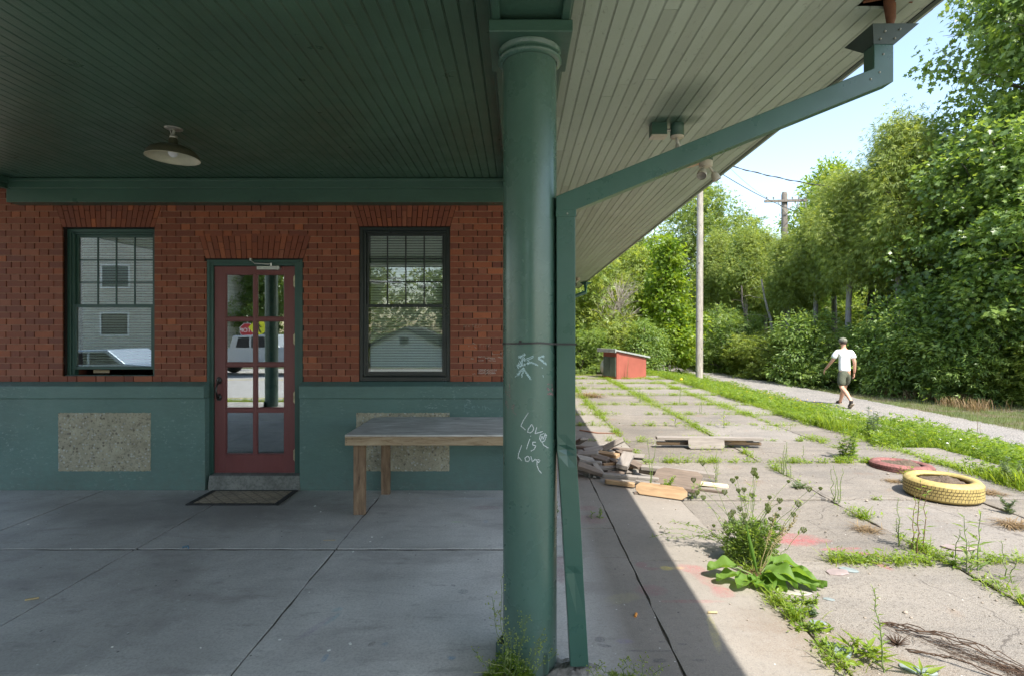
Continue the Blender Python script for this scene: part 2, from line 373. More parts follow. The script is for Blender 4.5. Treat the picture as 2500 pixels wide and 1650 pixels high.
def concrete_mat():
    m, nt, b, out = new_mat('concrete_paving'); n = N(nt)
    X, Y, Z = n.xyz()
    # smooth porch slabs
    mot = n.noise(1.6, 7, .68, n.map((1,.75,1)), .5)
    cs = n.mix(n.ramp(mot, .3, .72), (.27,.255,.235), (.50,.475,.44)); cs = n.mix(n.ramp(n.math('ADD', X, n.math('MULTIPLY', n.noise(1.2, 4), .8)), -1.9, .3), cs, n.mix(n.ramp(mot, .3, .72), (.48,.46,.43), (.70,.67,.63)))  # paler towards the column: the stronger light there is put into the slab colour
    st = n.noise(2.6, 5, .62, n.map((.55,1.4,1)), .6); cs = n.mix(n.math('MULTIPLY', n.ramp(st, .50, .75), .45), cs, (.16,.13,.125))
    st2 = n.noise(1.1, 4, .62, n.map((1,1,1),(7,3,0)), .3); cs = n.mix(n.math('MULTIPLY', n.ramp(st2, .55, .8), .2), cs, (.50,.49,.47))
    cs = n.mix(n.math('MULTIPLY', n.ramp(n.noise(70, 6, .8), .45, .68), .50), cs, (.17,.165,.155)); cs = n.mix(n.math('MULTIPLY', n.ramp(n.noise(7, 8, .8, n.map((.6,1.5,1),(2,5,1)), .3), .55, .66), .40), cs, (.15,.14,.13)); cs = n.mix(n.math('MULTIPLY', n.ramp(n.noise(16, 7, .8, n.map((1,1,1),(6,1,3))), .60, .68), .45), cs, (.62,.60,.56))
    # wear ring by the door
    dx = n.math('DIVIDE', n.math('ADD', X, 2.7), 1.5); dy = n.math('DIVIDE', n.math('SUBTRACT', Y, 4.7), .55)
    dd = n.math('ADD', n.math('MULTIPLY', dx, dx), n.math('MULTIPLY', dy, dy))
    cs = n.mix(n.math('MULTIPLY', n.ramp(n.math('ADD', dd, n.noise(4, 5)), 1.7, .5), .45), cs, (.12,.115,.11))
    # rough old slabs
    cr = n.mix(n.ramp(n.noise(.9, 6, .65), .3, .7), (.135,.116,.093), (.250,.218,.178))
    band = n.ramp(n.noise(1.4, 8, .74, n.map((.5,2.4,1)), .4), .46, .66); cr = n.mix(n.math('MULTIPLY', band, .75), cr, (.085,.076,.066))
    isl = n.rand(); cr = n.mix(n.math('MULTIPLY', isl, .5), cr, (.27,.25,.225))
    v = n.vor(150); peb = n.ramp(v, .40, .22)
    cr = n.mix(n.math('MULTIPLY', n.ramp(n.noise(34, 6, .8), .50, .64), .5), cr, (.085,.070,.056)); cr = n.mix(n.math('MULTIPLY', peb, .55), cr, (.32,.295,.27)); cr = n.mix(n.math('MULTIPLY', n.ramp(n.noise(85, 4, .75), .55, .66), .8), cr, (.055,.045,.036))
    # newer pale strip beside the porch
    cn = n.mix(n.ramp(n.noise(1.2, 6, .65), .3, .7), (.195,.172,.145), (.280,.250,.214))
    cn = n.mix(n.math('MULTIPLY', n.ramp(n.noise(130, 3, .7), .52, .66), .55), cn, (.15,.14,.13))
    cn = n.mix(n.math('MULTIPLY', n.ramp(n.noise(30, 6, .8), .52, .66), .4), cn, (.11,.095,.08)); cn = n.mix(n.math('MULTIPLY', n.ramp(n.vor(110), .22, .12), .5), cn, (.40,.38,.355))
    k1 = n.ramp(n.math('ADD', X, n.math('MULTIPLY', n.noise(3, 2), .02)), .30, .60)
    k2 = n.ramp(X, 1.49, 1.52)
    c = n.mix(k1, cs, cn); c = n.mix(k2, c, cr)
    cv = nt.nodes.new('ShaderNodeTexNoise'); cv.inputs['Scale'].default_value = 3.5; cv.inputs['Detail'].default_value = 5; nt.links.new(n.obj, cv.inputs['Vector'])
    vm = nt.nodes.new('ShaderNodeVectorMath'); vm.operation = 'MULTIPLY_ADD'; nt.links.new(cv.outputs['Color'], vm.inputs[0]); vm.inputs[1].default_value = (.30,.30,0); nt.links.new(n.map((1,1,0)), vm.inputs[2])
    ce = n.vor(.62, vm.outputs[0], 'DISTANCE_TO_EDGE'); ck_ = n.math('MULTIPLY', n.ramp(ce, .0035, .0010), n.ramp(n.noise(.5, 2, .5, n.map((1,1,1),(4,2,0))), .50, .56))
    c = n.mix(n.math('MULTIPLY', n.math('MULTIPLY', ck_, n.ramp(X, .6, .8)), .7), c, (.06,.05,.042))
    ru = n.ramp(n.noise(1.9, 5, .7, n.map((1,1,1),(9,2,1))), .60, .72); c = n.mix(n.math('MULTIPLY', n.math('MULTIPLY', ru, k2), .45), c, (.20,.125,.075))
    rub = n.ramp(n.noise(24, 5, .75), .56, .60); tiny = n.ramp(n.vor(9, out='Distance'), .05, .03)
    c = n.mix(n.math('MULTIPLY', tiny, .6), c, (.75,.74,.70)); tiny2 = n.ramp(n.vor(6.3, n.map((1,1,1),(3,1,0))), .05, .03)
    c = n.mix(n.math('MULTIPLY', tiny2, .75), c, (.035,.034,.04))
    def blob(px, py, rx, ry, ang, col, s=.8, soft=.7, ns=22):
        nonlocal c
        gx, gy, _ = G(px, py); ca, sa = math.cos(rad(ang)), math.sin(rad(ang))
        ax = n.math('SUBTRACT', X, gx); ay = n.math('SUBTRACT', Y, gy)
        u = n.math('DIVIDE', n.math('ADD', n.math('MULTIPLY', ax, ca), n.math('MULTIPLY', ay, sa)), rx)
        w = n.math('DIVIDE', n.math('SUBTRACT', n.math('MULTIPLY', ay, ca), n.math('MULTIPLY', ax, sa)), ry)
        d = n.math('ADD', n.math('MULTIPLY', u, u), n.math('MULTIPLY', w, w))
        d = n.math('ADD', d, n.math('MULTIPLY', n.math('SUBTRACT', nzl, .42), 2.4))
        k = n.math('MULTIPLY', n.math('MULTIPLY', n.ramp(d, 1.9, 1.9-soft*1.6), s), grain)
        c = n.mix(k, c, col)
    nzl = n.noise(13, 5, .7); grain = n.math('MULTIPLY', n.ramp(n.noise(120, 4, .75), .38, .60, .15, 1.0), n.ramp(n.noise(24, 4, .7), .35, .6, .28, .66))
    red = (.36,.045,.060); pink = (.27,.075,.105)
    blob(1915,1310,.26,.10,-8,red,.95); blob(1950,1322,.12,.06,0,red,.8); blob(2050,1338,.14,.02,5,red,.9); blob(2120,1352,.13,.025,-25,red,.9); blob(2150,1378,.03,.08,10,red,.9)
    blob(1690,1388,.09,.06,-20,red,.8); blob(1730,1418,.05,.13,20,red,.5); blob(1765,1445,.06,.06,0,red,.7); blob(1690,1467,.16,.018,0,red,.5)
    blob(1565,1378,.035,.04,-30,pink,.9); blob(1590,1387,.05,.02,0,pink,.9); blob(1430,1240,.10,.06,0,pink,.6); blob(1440,1268,.13,.10,0,pink,.55); blob(1590,1440,.08,.06,0,pink,.7)
    blob(1368,1368,.03,.08,0,pink,.9); blob(1368,1402,.03,.10,0,pink,.9); blob(1185,1238,.12,.05,0,pink,.7)
    blob(1627,1386,.035,.03,0,(.75,.60,.06),.9); blob(1650,1385,.05,.02,0,(.75,.62,.20),.5); blob(1742,1540,.02,.16,-12,(.70,.62,.20),.55); blob(1520,1460,.10,.05,20,(.55,.52,.15),.25)
    brown = (.15,.095,.055)
    blob(1960,1540,.34,.16,-30,brown,.75,1); blob(2030,1610,.40,.13,-20,brown,.75,1); blob(1880,1530,.2,.05,0,brown,.5,1); blob(2150,1600,.35,.08,-30,brown,.5,1)
    ink = (.035,.04,.055)
    blob(1610,1612,.03,.016,0,ink,.95,.4); blob(1475,1575,.03,.012,-15,ink,.9,.4); blob(1465,1560,.022,.02,0,ink,.9,.4); blob(1615,1566,.012,.006,0,ink,.9,.4); blob(1665,1572,.02,.006,0,ink,.9,.4)
    blob(1590,1588,.12,.007,0,ink,.8,.5); blob(1705,1611,.025,.008,0,ink,.8,.5); blob(1130,1443,.026,.024,0,(.05,.075,.09),.98,.3); blob(1107,1428,.016,.008,-40,ink,.9,.4); blob(907,1571,.012,.02,-30,(.05,.04,.035),.95,.4)
    blob(1525,1565,.04,.02,0,(.20,.15,.32),.6)
    # white chalk bar, small colour marks on the porch floor
    blob(1125,1216,.40,.014,0,(.50,.54,.60),.9,.5); blob(1029,1213,.03,.02,60,(.5,.54,.6),.8); blob(1115,1273,.04,.012,0,(.30,.55,.10),.8); blob(1090,1276,.09,.008,0,(.5,.55,.55),.8)
    blob(823,1487,.03,.02,30,(.12,.35,.42),.8); blob(811,1510,.014,.06,-20,(.12,.35,.42),.75); blob(772,1530,.02,.12,-25,(.20,.13,.26),.55); blob(793,1605,.012,.03,0,(.05,.22,.42),.9); blob(1103,1605,.018,.014,0,(.04,.22,.45),.95); blob(1186,1272,.02,.03,0,(.12,.25,.45),.6)
    blob(940,1571,.014,.014,0,(.08,.25,.42),.7)
    nt.links.new(c, b.inputs['Base Color'])
    nt.links.new(n.math('ADD', n.ramp(mot, .3, .7, .58, .80), n.math('MULTIPLY', k1, .15)), b.inputs['Roughness'])
    b.inputs['Specular IOR Level'].default_value = .45
    h1 = n.math('MULTIPLY', n.noise(110, 5, .7), .4); h2 = n.math('MULTIPLY', n.math('ADD', n.noise(60, 6, .8), v), k2)
    nt.links.new(n.bump(n.math('ADD', n.math('ADD', h1, h2), n.math('MULTIPLY', n.noise(12, 4), .5)), .45, .006), b.inputs['Normal'])
    return m
# paving slabs: real slabs with open joints
rs = random.Random(5); slab = MB()
def add_slab(x0, x1, y0, y1, gap, jit, tilt, dz=0.0):
    g = gap/2; pts = []
    def edge(a, b2):
        L = math.hypot(b2[0]-a[0], b2[1]-a[1]); k = max(2, int(L/.10))
        for i in range(k):
            t = i/k; q = rs.gauss(0, jit) if i else 0
            dx, dy = (b2[0]-a[0])/L, (b2[1]-a[1])/L
            pts.append((a[0]+(b2[0]-a[0])*t - dy*q, a[1]+(b2[1]-a[1])*t + dx*q))
    c = [(x0+g, y0+g), (x1-g, y0+g), (x1-g, y1-g), (x0+g, y1-g)]
    for i in range(4): edge(c[i], c[(i+1) % 4])
    cx, cy = (x0+x1)/2, (y0+y1)/2; tx, ty = rs.uniform(-tilt, tilt), rs.uniform(-tilt, tilt)
    def zz(x, y, o): return dz + o + (x-cx)*tx + (y-cy)*ty
    k = len(pts); s = .0015 if jit < .004 else .006; dr = .0012 if jit < .004 else .004
    ins = [(cx + (x-cx)*(1-s/max(.2, abs(x1-x0)/2)), cy + (y-cy)*(1-s/max(.2, abs(y1-y0)/2))) for x, y in pts]
    V = [(x, y, zz(x, y, 0)) for x, y in ins] + [(x, y, zz(x, y, -dr)) for x, y in pts] + [(x, y, -.06) for x, y in pts]
    fs = [tuple(range(k))] + [(k+i, k+(i+1) % k, (i+1) % k, i) for i in range(k)] + [(2*k+i, 2*k+(i+1) % k, k+(i+1) % k, k+i) for i in range(k)]
    slab.add(V, fs)
for a, b2 in ((-8.2,-6.8),(-6.8,-5.4),(-5.4,-4.04),(-4.04,-2.73),(-2.73,-1.30),(-1.30,.06)):
    yl = [-1.0,-.35,1.0,2.4,3.80,5.235] if a > -6 else [-1.0,-.35,1.0,2.4,3.8,5.2,6.6,8.0]
    for y0, y1 in zip(yl[:-1], yl[1:]): add_slab(a, b2, y0 + (.012 if y0 == 3.8 else 0), y1 - (.012 if y1 == 3.8 else 0), .014, .0030, .0008, rs.uniform(-.0015, .0015))
def rows(x0, x1, yl, gap, jit, tilt, dz=.003):
    for y0, y1 in zip(yl[:-1], yl[1:]): add_slab(x0, x1, y0, y1, gap, jit, tilt, rs.uniform(-dz, dz))
rows(.06, .757, [-1.0,.5,2.32,3.66,4.2,5.12,6.3,7.5,8.8,10.1,11.4,12.8,14.1,15.5,17,18.5], .012, .003, .001)
rows(.757, 1.5, [-1.0,.6,1.9,3.61,6.2,7.5,8.74,10.1,11.4,12.8,14.1,15.5,17,18.5], .008, .003, .001)
far_rows = [-1.0,.8,2.2,3.58,4.92,6.28,7.52,8.74,9.85,11.15,12.8,14.15,15.6,17.1,18.4]
for a, b2 in ((1.5,2.88),(2.88,4.22),(4.22,4.95)): rows(a, b2, [y + rs.uniform(-.03,.03)*(1 if y < 7 else 5) for y in far_rows], .015, .007, .005, .007)
rows(4.97, 5.6, [5.9,7.1], .03, .01, .01, .01)
slab.box(-8.15, 1.51, -.98, 5.19, -.018, -.0090, 1); slab.box(.21, 1.51, 5.1905, 12, -.018, -.0105, 1)
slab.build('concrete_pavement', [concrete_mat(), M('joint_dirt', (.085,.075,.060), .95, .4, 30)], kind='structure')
# building floor under wall line
def gravel_mat(name='path_gravel', c1=(.14,.135,.125), c2=(.36,.335,.31)):
    m, nt, b, out = new_mat(name); n = N(nt)
    col = n.vor(42, out='Color'); d = n.vor(42); sep = nt.nodes.new('ShaderNodeSeparateColor'); nt.links.new(col, sep.inputs[0])
    c = n.mix(sep.outputs[0], c1, c2); c = n.mix(n.ramp(n.noise(1.2, 5, .7), .35, .7), c, (.34,.31,.28))
    c = n.mix(n.math('MULTIPLY', n.ramp(d, .35, .7), .6), c, (.08,.075,.07))
    nt.links.new(c, b.inputs['Base Color']); b.inputs['Roughness'].default_value = .9
    nt.links.new(n.bump(n.math('SUBTRACT', 1.0, d), .8, .02), b.inputs['Normal']); return m
# gravel path
pl = [(7.75,-6,10.3),(7.7,2,10.3),(7.65,8,10.2),(7.6,12,10.1),(7.75,16,10.0),(7.75,20,9.95),(7.3,24,9.8),(6.6,28,9.4),(5.2,32,8.6),(2.6,35,6.8),(-1.5,37,3.2),(-8,38,-3)]
pv = []; pf = []; kk = 22; dense = []
for i in range(len(pl)-1):
    for t in np.linspace(0, 1, 24, endpoint=False): dense.append(tuple(pl[i][j]*(1-t)+pl[i+1][j]*t for j in range(3)))
dirs = []
for i, (l, y, r) in enumerate(dense):
    for j in range(kk+1):
        t = j/kk; ed = rs.uniform(-.07,.07) if j in (0, kk) else 0
        yy = y + (0 if y < 26 else (0.5-t)*-(y-26)*.35)
        pv.append((l+(r-l)*t+ed, yy, float(gz(l+(r-l)*t, yy)) + .012 + .03*math.sin(t*PI) ))
for i in range(len(dense)-1):
    for j in range(kk): pf.append((i*(kk+1)+j, i*(kk+1)+j+1, (i+1)*(kk+1)+j+1, (i+1)*(kk+1)+j))
p = MB(); p.add(pv, pf, smooth=True); p.build('gravel_path', gravel_mat(), kind='structure')
# road behind the viewer (seen only as reflection)
p = MB(); p.box(-80, 60, -16.5, -4.2, -.45, -.385); p.build('road', M('asphalt', (.36,.345,.325), .9, .15, 3, .4, 90), kind='structure')
p = MB(); p.box(-80, 60, -10.42, -10.30, -.3845, -.381); p.box(-80, 60, -4.7, -4.6, -.3845, -.381); p.build('road_marking', M('road_paint', (.55,.42,.10), .8, .2, 9), kind='structure')

# ================================================================== STATION BUILDING
BY = 5.27            # brick face
PY = 5.20            # plinth face
def bx(px, Y=BY): return (px - VX)*Y/F
def bz(py, Y=BY): return EYE - (py - VY)*Y/F
CX0, CX1 = -5.20, .20          # building corners
bld = empty('station_building', (0,0,0), label='brick station building with dark green plinth, deep eaves and porch', cat='building')
def P(name, mb, mats, parent=None, **k): return mb.build(name, mats, parent or bld, **k)

WL = dict(x0=bx(152), x1=bx(377), z0=bz(930), z1=bz(556))        # left window opening
WR = dict(x0=bx(876), x1=bx(1099), z0=bz(931), z1=bz(554))
DR = dict(x0=bx(504), x1=bx(739), z0=.0, z1=bz(634))
ZB0 = bz(931); ZB1 = 3.02
arches = [((134,397),(152,377),494,556),((484,760),(502,741),571,632),((857,1117),(876,1099),494,554)]
def arch_iv(z):      # x-interval of each arch / opening at height z
    out = []
    for (t0,t1),(b0,b1),yt,yb in arches:
        zt = bz(yt) + (.25 if yt == 494 else 0); zb = bz(yb)
        if zb <= z <= zt:
            f_ = (z-zb)/(bz(yt)-zb); out.append((bx(b0)+(bx(t0)-bx(b0))*f_, bx(b1)+(bx(t1)-bx(b1))*f_))
    for w in (WL, WR, DR):
        if w['z0'] <= z <= w['z1']: out.append((w['x0'], w['x1']))
    return out
rb = random.Random(11); brk = MB()
CH = .0624; ST = .181; HD = .084; JH = .0075; JV = .0075; per = ST+HD+2*JH
nc = int((ZB1-ZB0)/CH)+1
for r in range(nc):
    z0 = ZB0 + r*CH; z1 = z0 + CH - JV; zm = (z0+z1)/2
    # bed joint strip
    ivm = arch_iv(z1 + JV/2)
    def segs(iv, a=CX0, b=CX1):
        iv = sorted(iv); out = []; cur = a
        for s, e in iv:
            if s > cur: out.append((cur, s))
            cur = max(cur, e)
        if cur < b: out.append((cur, b))
        return out
    for s, e in segs(ivm): brk.box(s, e, BY+.0012, BY+.02, z1-.0005, z1+JV+.0005, 1)
    off = (r % 2)*(per/2) + rb.uniform(-.004,.004); x = CX0 - per + off
    L0 = arch_iv(z0+.001); L1 = arch_iv(z1-.001)
    s0 = segs(L0); s1 = segs(L1)
    if len(s0) != len(s1): s1 = s0 if len(s0) < len(s1) else s1; s0 = s1
    k = 0
    while x < CX1:
        w = ST if k % 2 == 0 else HD; a, b_ = x, x + w; x += w + JH; k += 1
        for (p0, q0), (p1, q1) in zip(s0, s1):
            a0, a1 = max(a, p0), max(a, p1); b0, b1 = min(b_, q0), min(b_, q1)
            if b0 - a0 < .012 or b1 - a1 < .012: continue
            yf = BY + rb.uniform(-.0014, .0014); e = .0012
            V = [(a0+e,yf,z0+e),(b0-e,yf,z0+e),(b1-e,yf,z1-e),(a1+e,yf,z1-e),(a0,yf+.003,z0),(b0,yf+.003,z0),(b1,yf+.003,z1),(a1,yf+.003,z1),(a0,BY+.03,z0),(b0,BY+.03,z0),(b1,BY+.03,z1),(a1,BY+.03,z1)]
            brk.add(V, [(0,1,2,3),(4,5,1,0),(5,6,2,1),(6,7,3,2),(7,4,0,3),(8,9,5,4),(9,10,6,5),(10,11,7,6),(11,8,4,7)], 0)
# jack arches
for (t0,t1),(b0,b1),yt,yb in arches:
    zt, zb = bz(yt), bz(yb); ext = .25 if yt == 494 else 0; nb = 19
    for i in range(nb):
        def xa(t, h):   # t 0..1 across, h height fraction
            xb = bx(b0)+(bx(b1)-bx(b0))*t; xt = bx(t0)+(bx(t1)-bx(t0))*t; return xb + (xt-xb)*h
        H = zt - zb; tot = (H+ext)/H; g = .0035
        cuts = [0, .36, 1.0] if i % 2 == 0 else [0, .66, 1.0]
        if ext: cuts.append(tot)
        for h0, h1 in zip(cuts[:-1], cuts[1:]):
            yf = BY + rb.uniform(-.0014,.0014); h0_ = h0 + (.012 if h0 else .02); 
            q = [(xa(i/nb,h0_)+g, zb+H*h0_),(xa((i+1)/nb,h0_)-g, zb+H*h0_),(xa((i+1)/nb,h1)-g, zb+H*h1-.002),(xa(i/nb,h1)+g, zb+H*h1-.002)]
            brk.add([(a, yf, z) for a, z in q]+[(a, BY+.03, z) for a, z in q], [(0,1,2,3),(4,5,1,0),(5,6,2,1),(6,7,3,2),(7,4,0,3)], 0)
# backing panels with openings
def wall_grid(mb, x0, x1, z0, z1, y0, y1, holes, mi=None):
    xs_ = sorted({x0, x1, *[h for w in holes for h in (w[0], w[1])]}); zs_ = sorted({z0, z1, *[h for w in holes for h in (w[2], w[3])]})
    for a, b_ in zip(xs_[:-1], xs_[1:]):
        for c_, d in zip(zs_[:-1], zs_[1:]):
            mx, mz = (a+b_)/2, (c_+d)/2
            if any(w[0] < mx < w[1] and w[2] < mz < w[3] for w in holes): continue
            mb.box(a, b_, y0, y1, c_, d, mi)
H3 = [(w['x0'], w['x1'], w['z0'], w['z1']) for w in (WL, WR, DR)]
wall_grid(brk, CX0, CX1, ZB0-.02, 3.02, BY+.014, BY+.07, H3, 2)
P('brick_wall', brk, [MT['brick'], MT['mortar'], MT['joint_dark']])
# reveals (brick returned into the openings) + inner leaf
rv = MB(); wall_grid(rv, CX0+.001, CX1-.001, ZB0-.02, 3.02, BY+.0705, BY+.30, H3, 0); P('inner_wall', rv, M('brick_reveal', (.13,.045,.03), .7, .3, 12, .3, 60))
sidew = MB(); sidew.box(CX1-.25, CX1, BY+.301, 19.2, -.1, 3.02); sidew.box(CX0, CX0+.25, BY+.301, 19.2, -.1, 3.02); sidew.box(CX0, CX1, 18.9, 19.15, -.1, 3.02)
P('side_wall', sidew, M('side_brick', (.15,.05,.03), .8, .3, 12))
room = MB(); room.box(CX0+.25, CX1-.25, BY+3.5, BY+3.6, 0, 3.0, 0); room.box(CX0+.25, CX1-.25, BY+.301, BY+3.5, -.02, .07, 1)
P('interior', room, [MT['inner'], MT['dark']])
# plinth, cap and belt
def plinth(x0, x1, name):
    m = MB(); zt = bz(972, PY)
    m.box(x0, x1, PY, BY+.30, -.05, zt)
    zc = bz(943, PY-.03); zt2 = ZB0 + .002
    yf = PY-.018
    m.add([(x0,yf,zt+.001),(x1,yf,zt+.001),(x1,BY+.013,zt+.001),(x0,BY+.013,zt+.001),(x0,yf,zc),(x1,yf,zc),(x1,BY+.013,zt2),(x0,BY+.013,zt2)],
          [(3,2,1,0),(4,5,6,7),(0,1,5,4),(1,2,6,5),(2,3,7,6),(3,0,4,7)])
    return P(name, m, MT['green'], bevel=.006)
PLX = bx(500, PY); PRX = bx(731, PY)
plinth(CX0-.05, PLX, 'plinth'); plinth(PRX, CX1+.05, 'plinth')
pk = MB(); pk.box(PLX+.001, PRX-.001, BY+.30, BY+.31, -.05, .1); P('floor_edge', pk, MT['dark'])
for a, b_, c_, d in ((143,368,1149,1007),(870,1097,1149,1007)):
    m = MB(); x0, x1, z0, z1 = bx(a,PY), bx(b_,PY), bz(c_,PY), bz(d,PY); nx_, nz_ = 46, 30; rr = random.Random(a)
    V = []; 
    for j in range(nz_+1):
        for i in range(nx_+1):
            ed = i in (0, nx_) or j in (0, nz_)
            V.append((x0+(x1-x0)*i/nx_ + (rr.uniform(-.003,.003) if ed else 0), PY-.004-(0 if ed else rr.uniform(.0,.008)), z0+(z1-z0)*j/nz_ + (rr.uniform(-.003,.003) if ed else 0)))
    m.add(V, [(j*(nx_+1)+i, j*(nx_+1)+i+1, (j+1)*(nx_+1)+i+1, (j+1)*(nx_+1)+i) for j in range(nz_) for i in range(nx_)], smooth=True)
    k = len(V); ring = [i for i in range(nx_+1)] + [(j*(nx_+1)+nx_) for j in range(1, nz_+1)] + [nz_*(nx_+1)+i for i in range(nx_-1,-1,-1)] + [j*(nx_+1) for j in range(nz_-1,0,-1)]
    V2 = [V[i] for i in ring] + [(V[i][0], PY+.01, V[i][2]) for i in ring]; q = len(ring)
    m.add(V2, [(q+i, q+(i+1) % q, (i+1) % q, i) for i in range(q)])
    P('stone_panel', m, MT['agg'])

# ---- windows
def frame_rect(mb, x0, x1, z0, z1, w, y0, y1, wb=None, wt=None, mi=None):
    wb = w if wb is None else wb; wt = w if wt is None else wt
    mb.box(x0, x0+w, y0, y1, z0, z1, mi); mb.box(x1-w, x1, y0, y1, z0, z1, mi)
    mb.box(x0+w, x1-w, y0, y1, z0, z0+wb, mi); mb.box(x0+w, x1-w, y0, y1, z1-wt, z1, mi)
def window(w, dark, raised):
    e = bld; mf = MT['dkframe'] if dark else MT['frame']
    x0, x1, z0, z1 = w['x0'], w['x1'], w['z0'], w['z1']
    rec = .012 if dark else .055
    win = MB(); fw = .055
    frame_rect(win, x0+.002, x1-.002, z0+.002, z1-.002, .034, BY+rec, BY+rec+.05, .045, .034)
    frame_rect(win, x0+.036, x1-.036, z0+.047, z1-.036, .026, BY+rec+.014, BY+rec+.07, .01, .02)
    root = P('window', win, mf, bevel=.004)
    a0, a1, b0, b1 = x0+.062, x1-.062, z0+.057, z1-.056
    zm = bz(746) ; y = BY+rec
    up = MB(); frame_rect(up, a0, a1, zm-.018, b1, .022, y+.040, y+.062, .030, .026)
    gx = [a0+.022 + (a1-a0-.044)*t for t in (.25,.5,.75)]; gh = (b1-.026) - (zm+.012)
    for g in gx: up.box(g-.006, g+.006, y+.046, y+.0605, zm+.012, b1-.026)
    for t in (1/3., 2/3.): up.box(a0+.022, a1-.022, y+.0455, y+.061, zm+.012+gh*t-.006, zm+.012+gh*t+.006)
    P('upper_sash', up, mf, root, bevel=.002)
    lo0 = b0 + (.055 if raised else 0)
    lo = MB(); frame_rect(lo, a0, a1, lo0, zm+.014, .022, y+.018, y+.038, .040 if not raised else .030, .030)
    if raised: pass
    P('lower_sash', lo, mf, root, bevel=.002)
    g = MB(); g.box(a0+.02, a1-.02, y+.052, y+.0545, zm, b1-.02); P('pane', g, MT['glass' if dark else 'glass2'], root)
    g = MB(); g.box(a0+.02, a1-.02, y+.027, y+.0295, lo0+.02, zm); P('pane', g, MT['glass' if dark else 'glass2'], root)
    sl = MB(); zz = b1-.03; k = 0
    while zz > lo0+.02:
        ang = rad(58); d = .0118
        sl.add([(a0+.03, y+.080-d*math.cos(ang), zz-d*math.sin(ang)),(a1-.03, y+.080-d*math.cos(ang), zz-d*math.sin(ang)),(a1-.03, y+.080+d*math.cos(ang), zz+d*math.sin(ang)),(a0+.03, y+.080+d*math.cos(ang), zz+d*math.sin(ang))], [(0,1,2,3)])
        zz -= .0262; k += 1
    for t in (.18,.82): sl.tube([(a0+(a1-a0)*t, y+.074, b1-.03),(a0+(a1-a0)*t, y+.074, lo0+.02)], .0012, 4)
    P('blind', sl, MT['blind'], root)
    s = MB(); s.box(x0+.004, x1-.004, BY+.013 if dark else BY+.02, BY+rec+.012 if not dark else BY+.02, z0+.0, z0+.058) if not dark else None
    if not dark:
        P('sill', s, MT['sill'], root, bevel=.005)
        t = MB(); t.box(a0+.10, a0+.26, y+.13, y+.14, b0+.01, b0+.04); P('interior_trim', t, M('pale_trim', (.5,.42,.3), .6), root)
    return root
window(WL, False, True); window(WR, True, False)

# ---- door
dx0, dx1, dz0, dz1 = bx(520,BY), bx(717,BY), bz(1157,BY), bz(650,BY)
fr = MB()
fr.box(DR['x0']+.002, dx0-.004, BY+.012, BY+.09, -.02, DR['z1']-.002); fr.box(dx1+.004, DR['x1']-.002, BY+.012, BY+.09, -.02, DR['z1']-.002)
fr.box(dx0-.004, dx1+.004, BY+.012, BY+.09, dz1+.004, DR['z1']-.002)
for a, b_ in ((DR['x0']+.002, DR['x0']+.030), (DR['x1']-.030, DR['x1']-.002)): fr.box(a, b_, BY+.002, BY+.0118, .0, DR['z1']-.002)
fr.box(DR['x0']+.030, DR['x1']-.030, BY+.002, BY+.0118, DR['z1']-.030, DR['z1']-.002)
P('door_frame', fr, MT['frame'], bevel=.003)
leaf = MB(); y0, y1 = BY+.026, BY+.066
gx0, gx1, gx2, gx3 = bx(547), bx(615), bx(623), bx(691); rowsz = [(1006,1110),(894,997),(783,886),(669,775)]
leaf.box(dx0, gx0, y0, y1, dz0, dz1); leaf.box(gx3, dx1, y0, y1, dz0, dz1); leaf.box(gx0, gx3, y0, y1, dz0, bz(1110)); leaf.box(gx0, gx3, y0, y1, bz(669), dz1)
leaf.box(gx1, gx2, y0+.004, y1-.001, bz(1110), bz(669))
for (a, b_), (c_, d) in zip(rowsz[:-1], rowsz[1:]):
    for u, v in ((gx0, gx1), (gx2, gx3)): leaf.box(u, v, y0+.004, y1-.001, bz(a), bz(d))
# moulding round each light
for a, b_ in rowsz:
    for u, v in ((gx0, gx1), (gx2, gx3)): frame_rect(leaf, u, v, bz(b_), bz(a), .009, y0+.010, y1-.004)
door = P('door', leaf, MT['maroon'], bevel=.0025)
for a, b_ in rowsz:
    for u, v in ((gx0, gx1), (gx2, gx3)):
        g = MB(); g.box(u+.008, v-.008, y0+.016, y0+.019, bz(b_)+.008, bz(a)-.008); P('pane', g, MT['doorglass'], door)
h = MB(); hx = bx(532)
for zc in (bz(929), bz(970)):
    h.lathe([(.0,.0),(.026,.0),(.027,.004),(.020,.009),(.008,.012)], 16, (hx, y0-.0005, zc), mtx=Matrix.Rotation(rad(90),4,'X') @ Matrix.Diagonal((1,1.25,1,1)))
    for a in range(6): h.ball((hx+.022*math.cos(a*PI/3), y0-.006, zc+.029*math.sin(a*PI/3)), .008, 8, 6)
h.tube([(hx, y0-.01, bz(935)),(hx, y0-.045, bz(940)),(hx-.004, y0-.055, bz(952)),(hx, y0-.04, bz(966)),(hx, y0-.01, bz(972))], [.006,.008,.010,.008,.006], 10)
h.ball((hx, y0-.014, bz(922)), .012, 10, 6, sc=(1,.6,1)); h.tube([(hx, y0-.01, bz(936)),(hx+.001, y0-.05, bz(934))], .006, 8)
P('door_handle', h, MT['black_iron'], door)
for a, b_ in ((674,700),(816,840),(957,983),(1098,1124)):
    h = MB(); h.tube([(dx1+.002, y0-.008, bz(b_)),(dx1+.002, y0-.008, bz(a))], .0065, 10); h.box(dx1-.014, dx1-.003, y0-.0022, y0-.0002, bz(b_)+.004, bz(a)-.004); h.ball((dx1+.002, y0-.008, bz(a)+.004), .005, 8, 5); h.ball((dx1+.002, y0-.008, bz(b_)-.004), .005, 8, 5)
    P('hinge', h, MT['brass'], door)
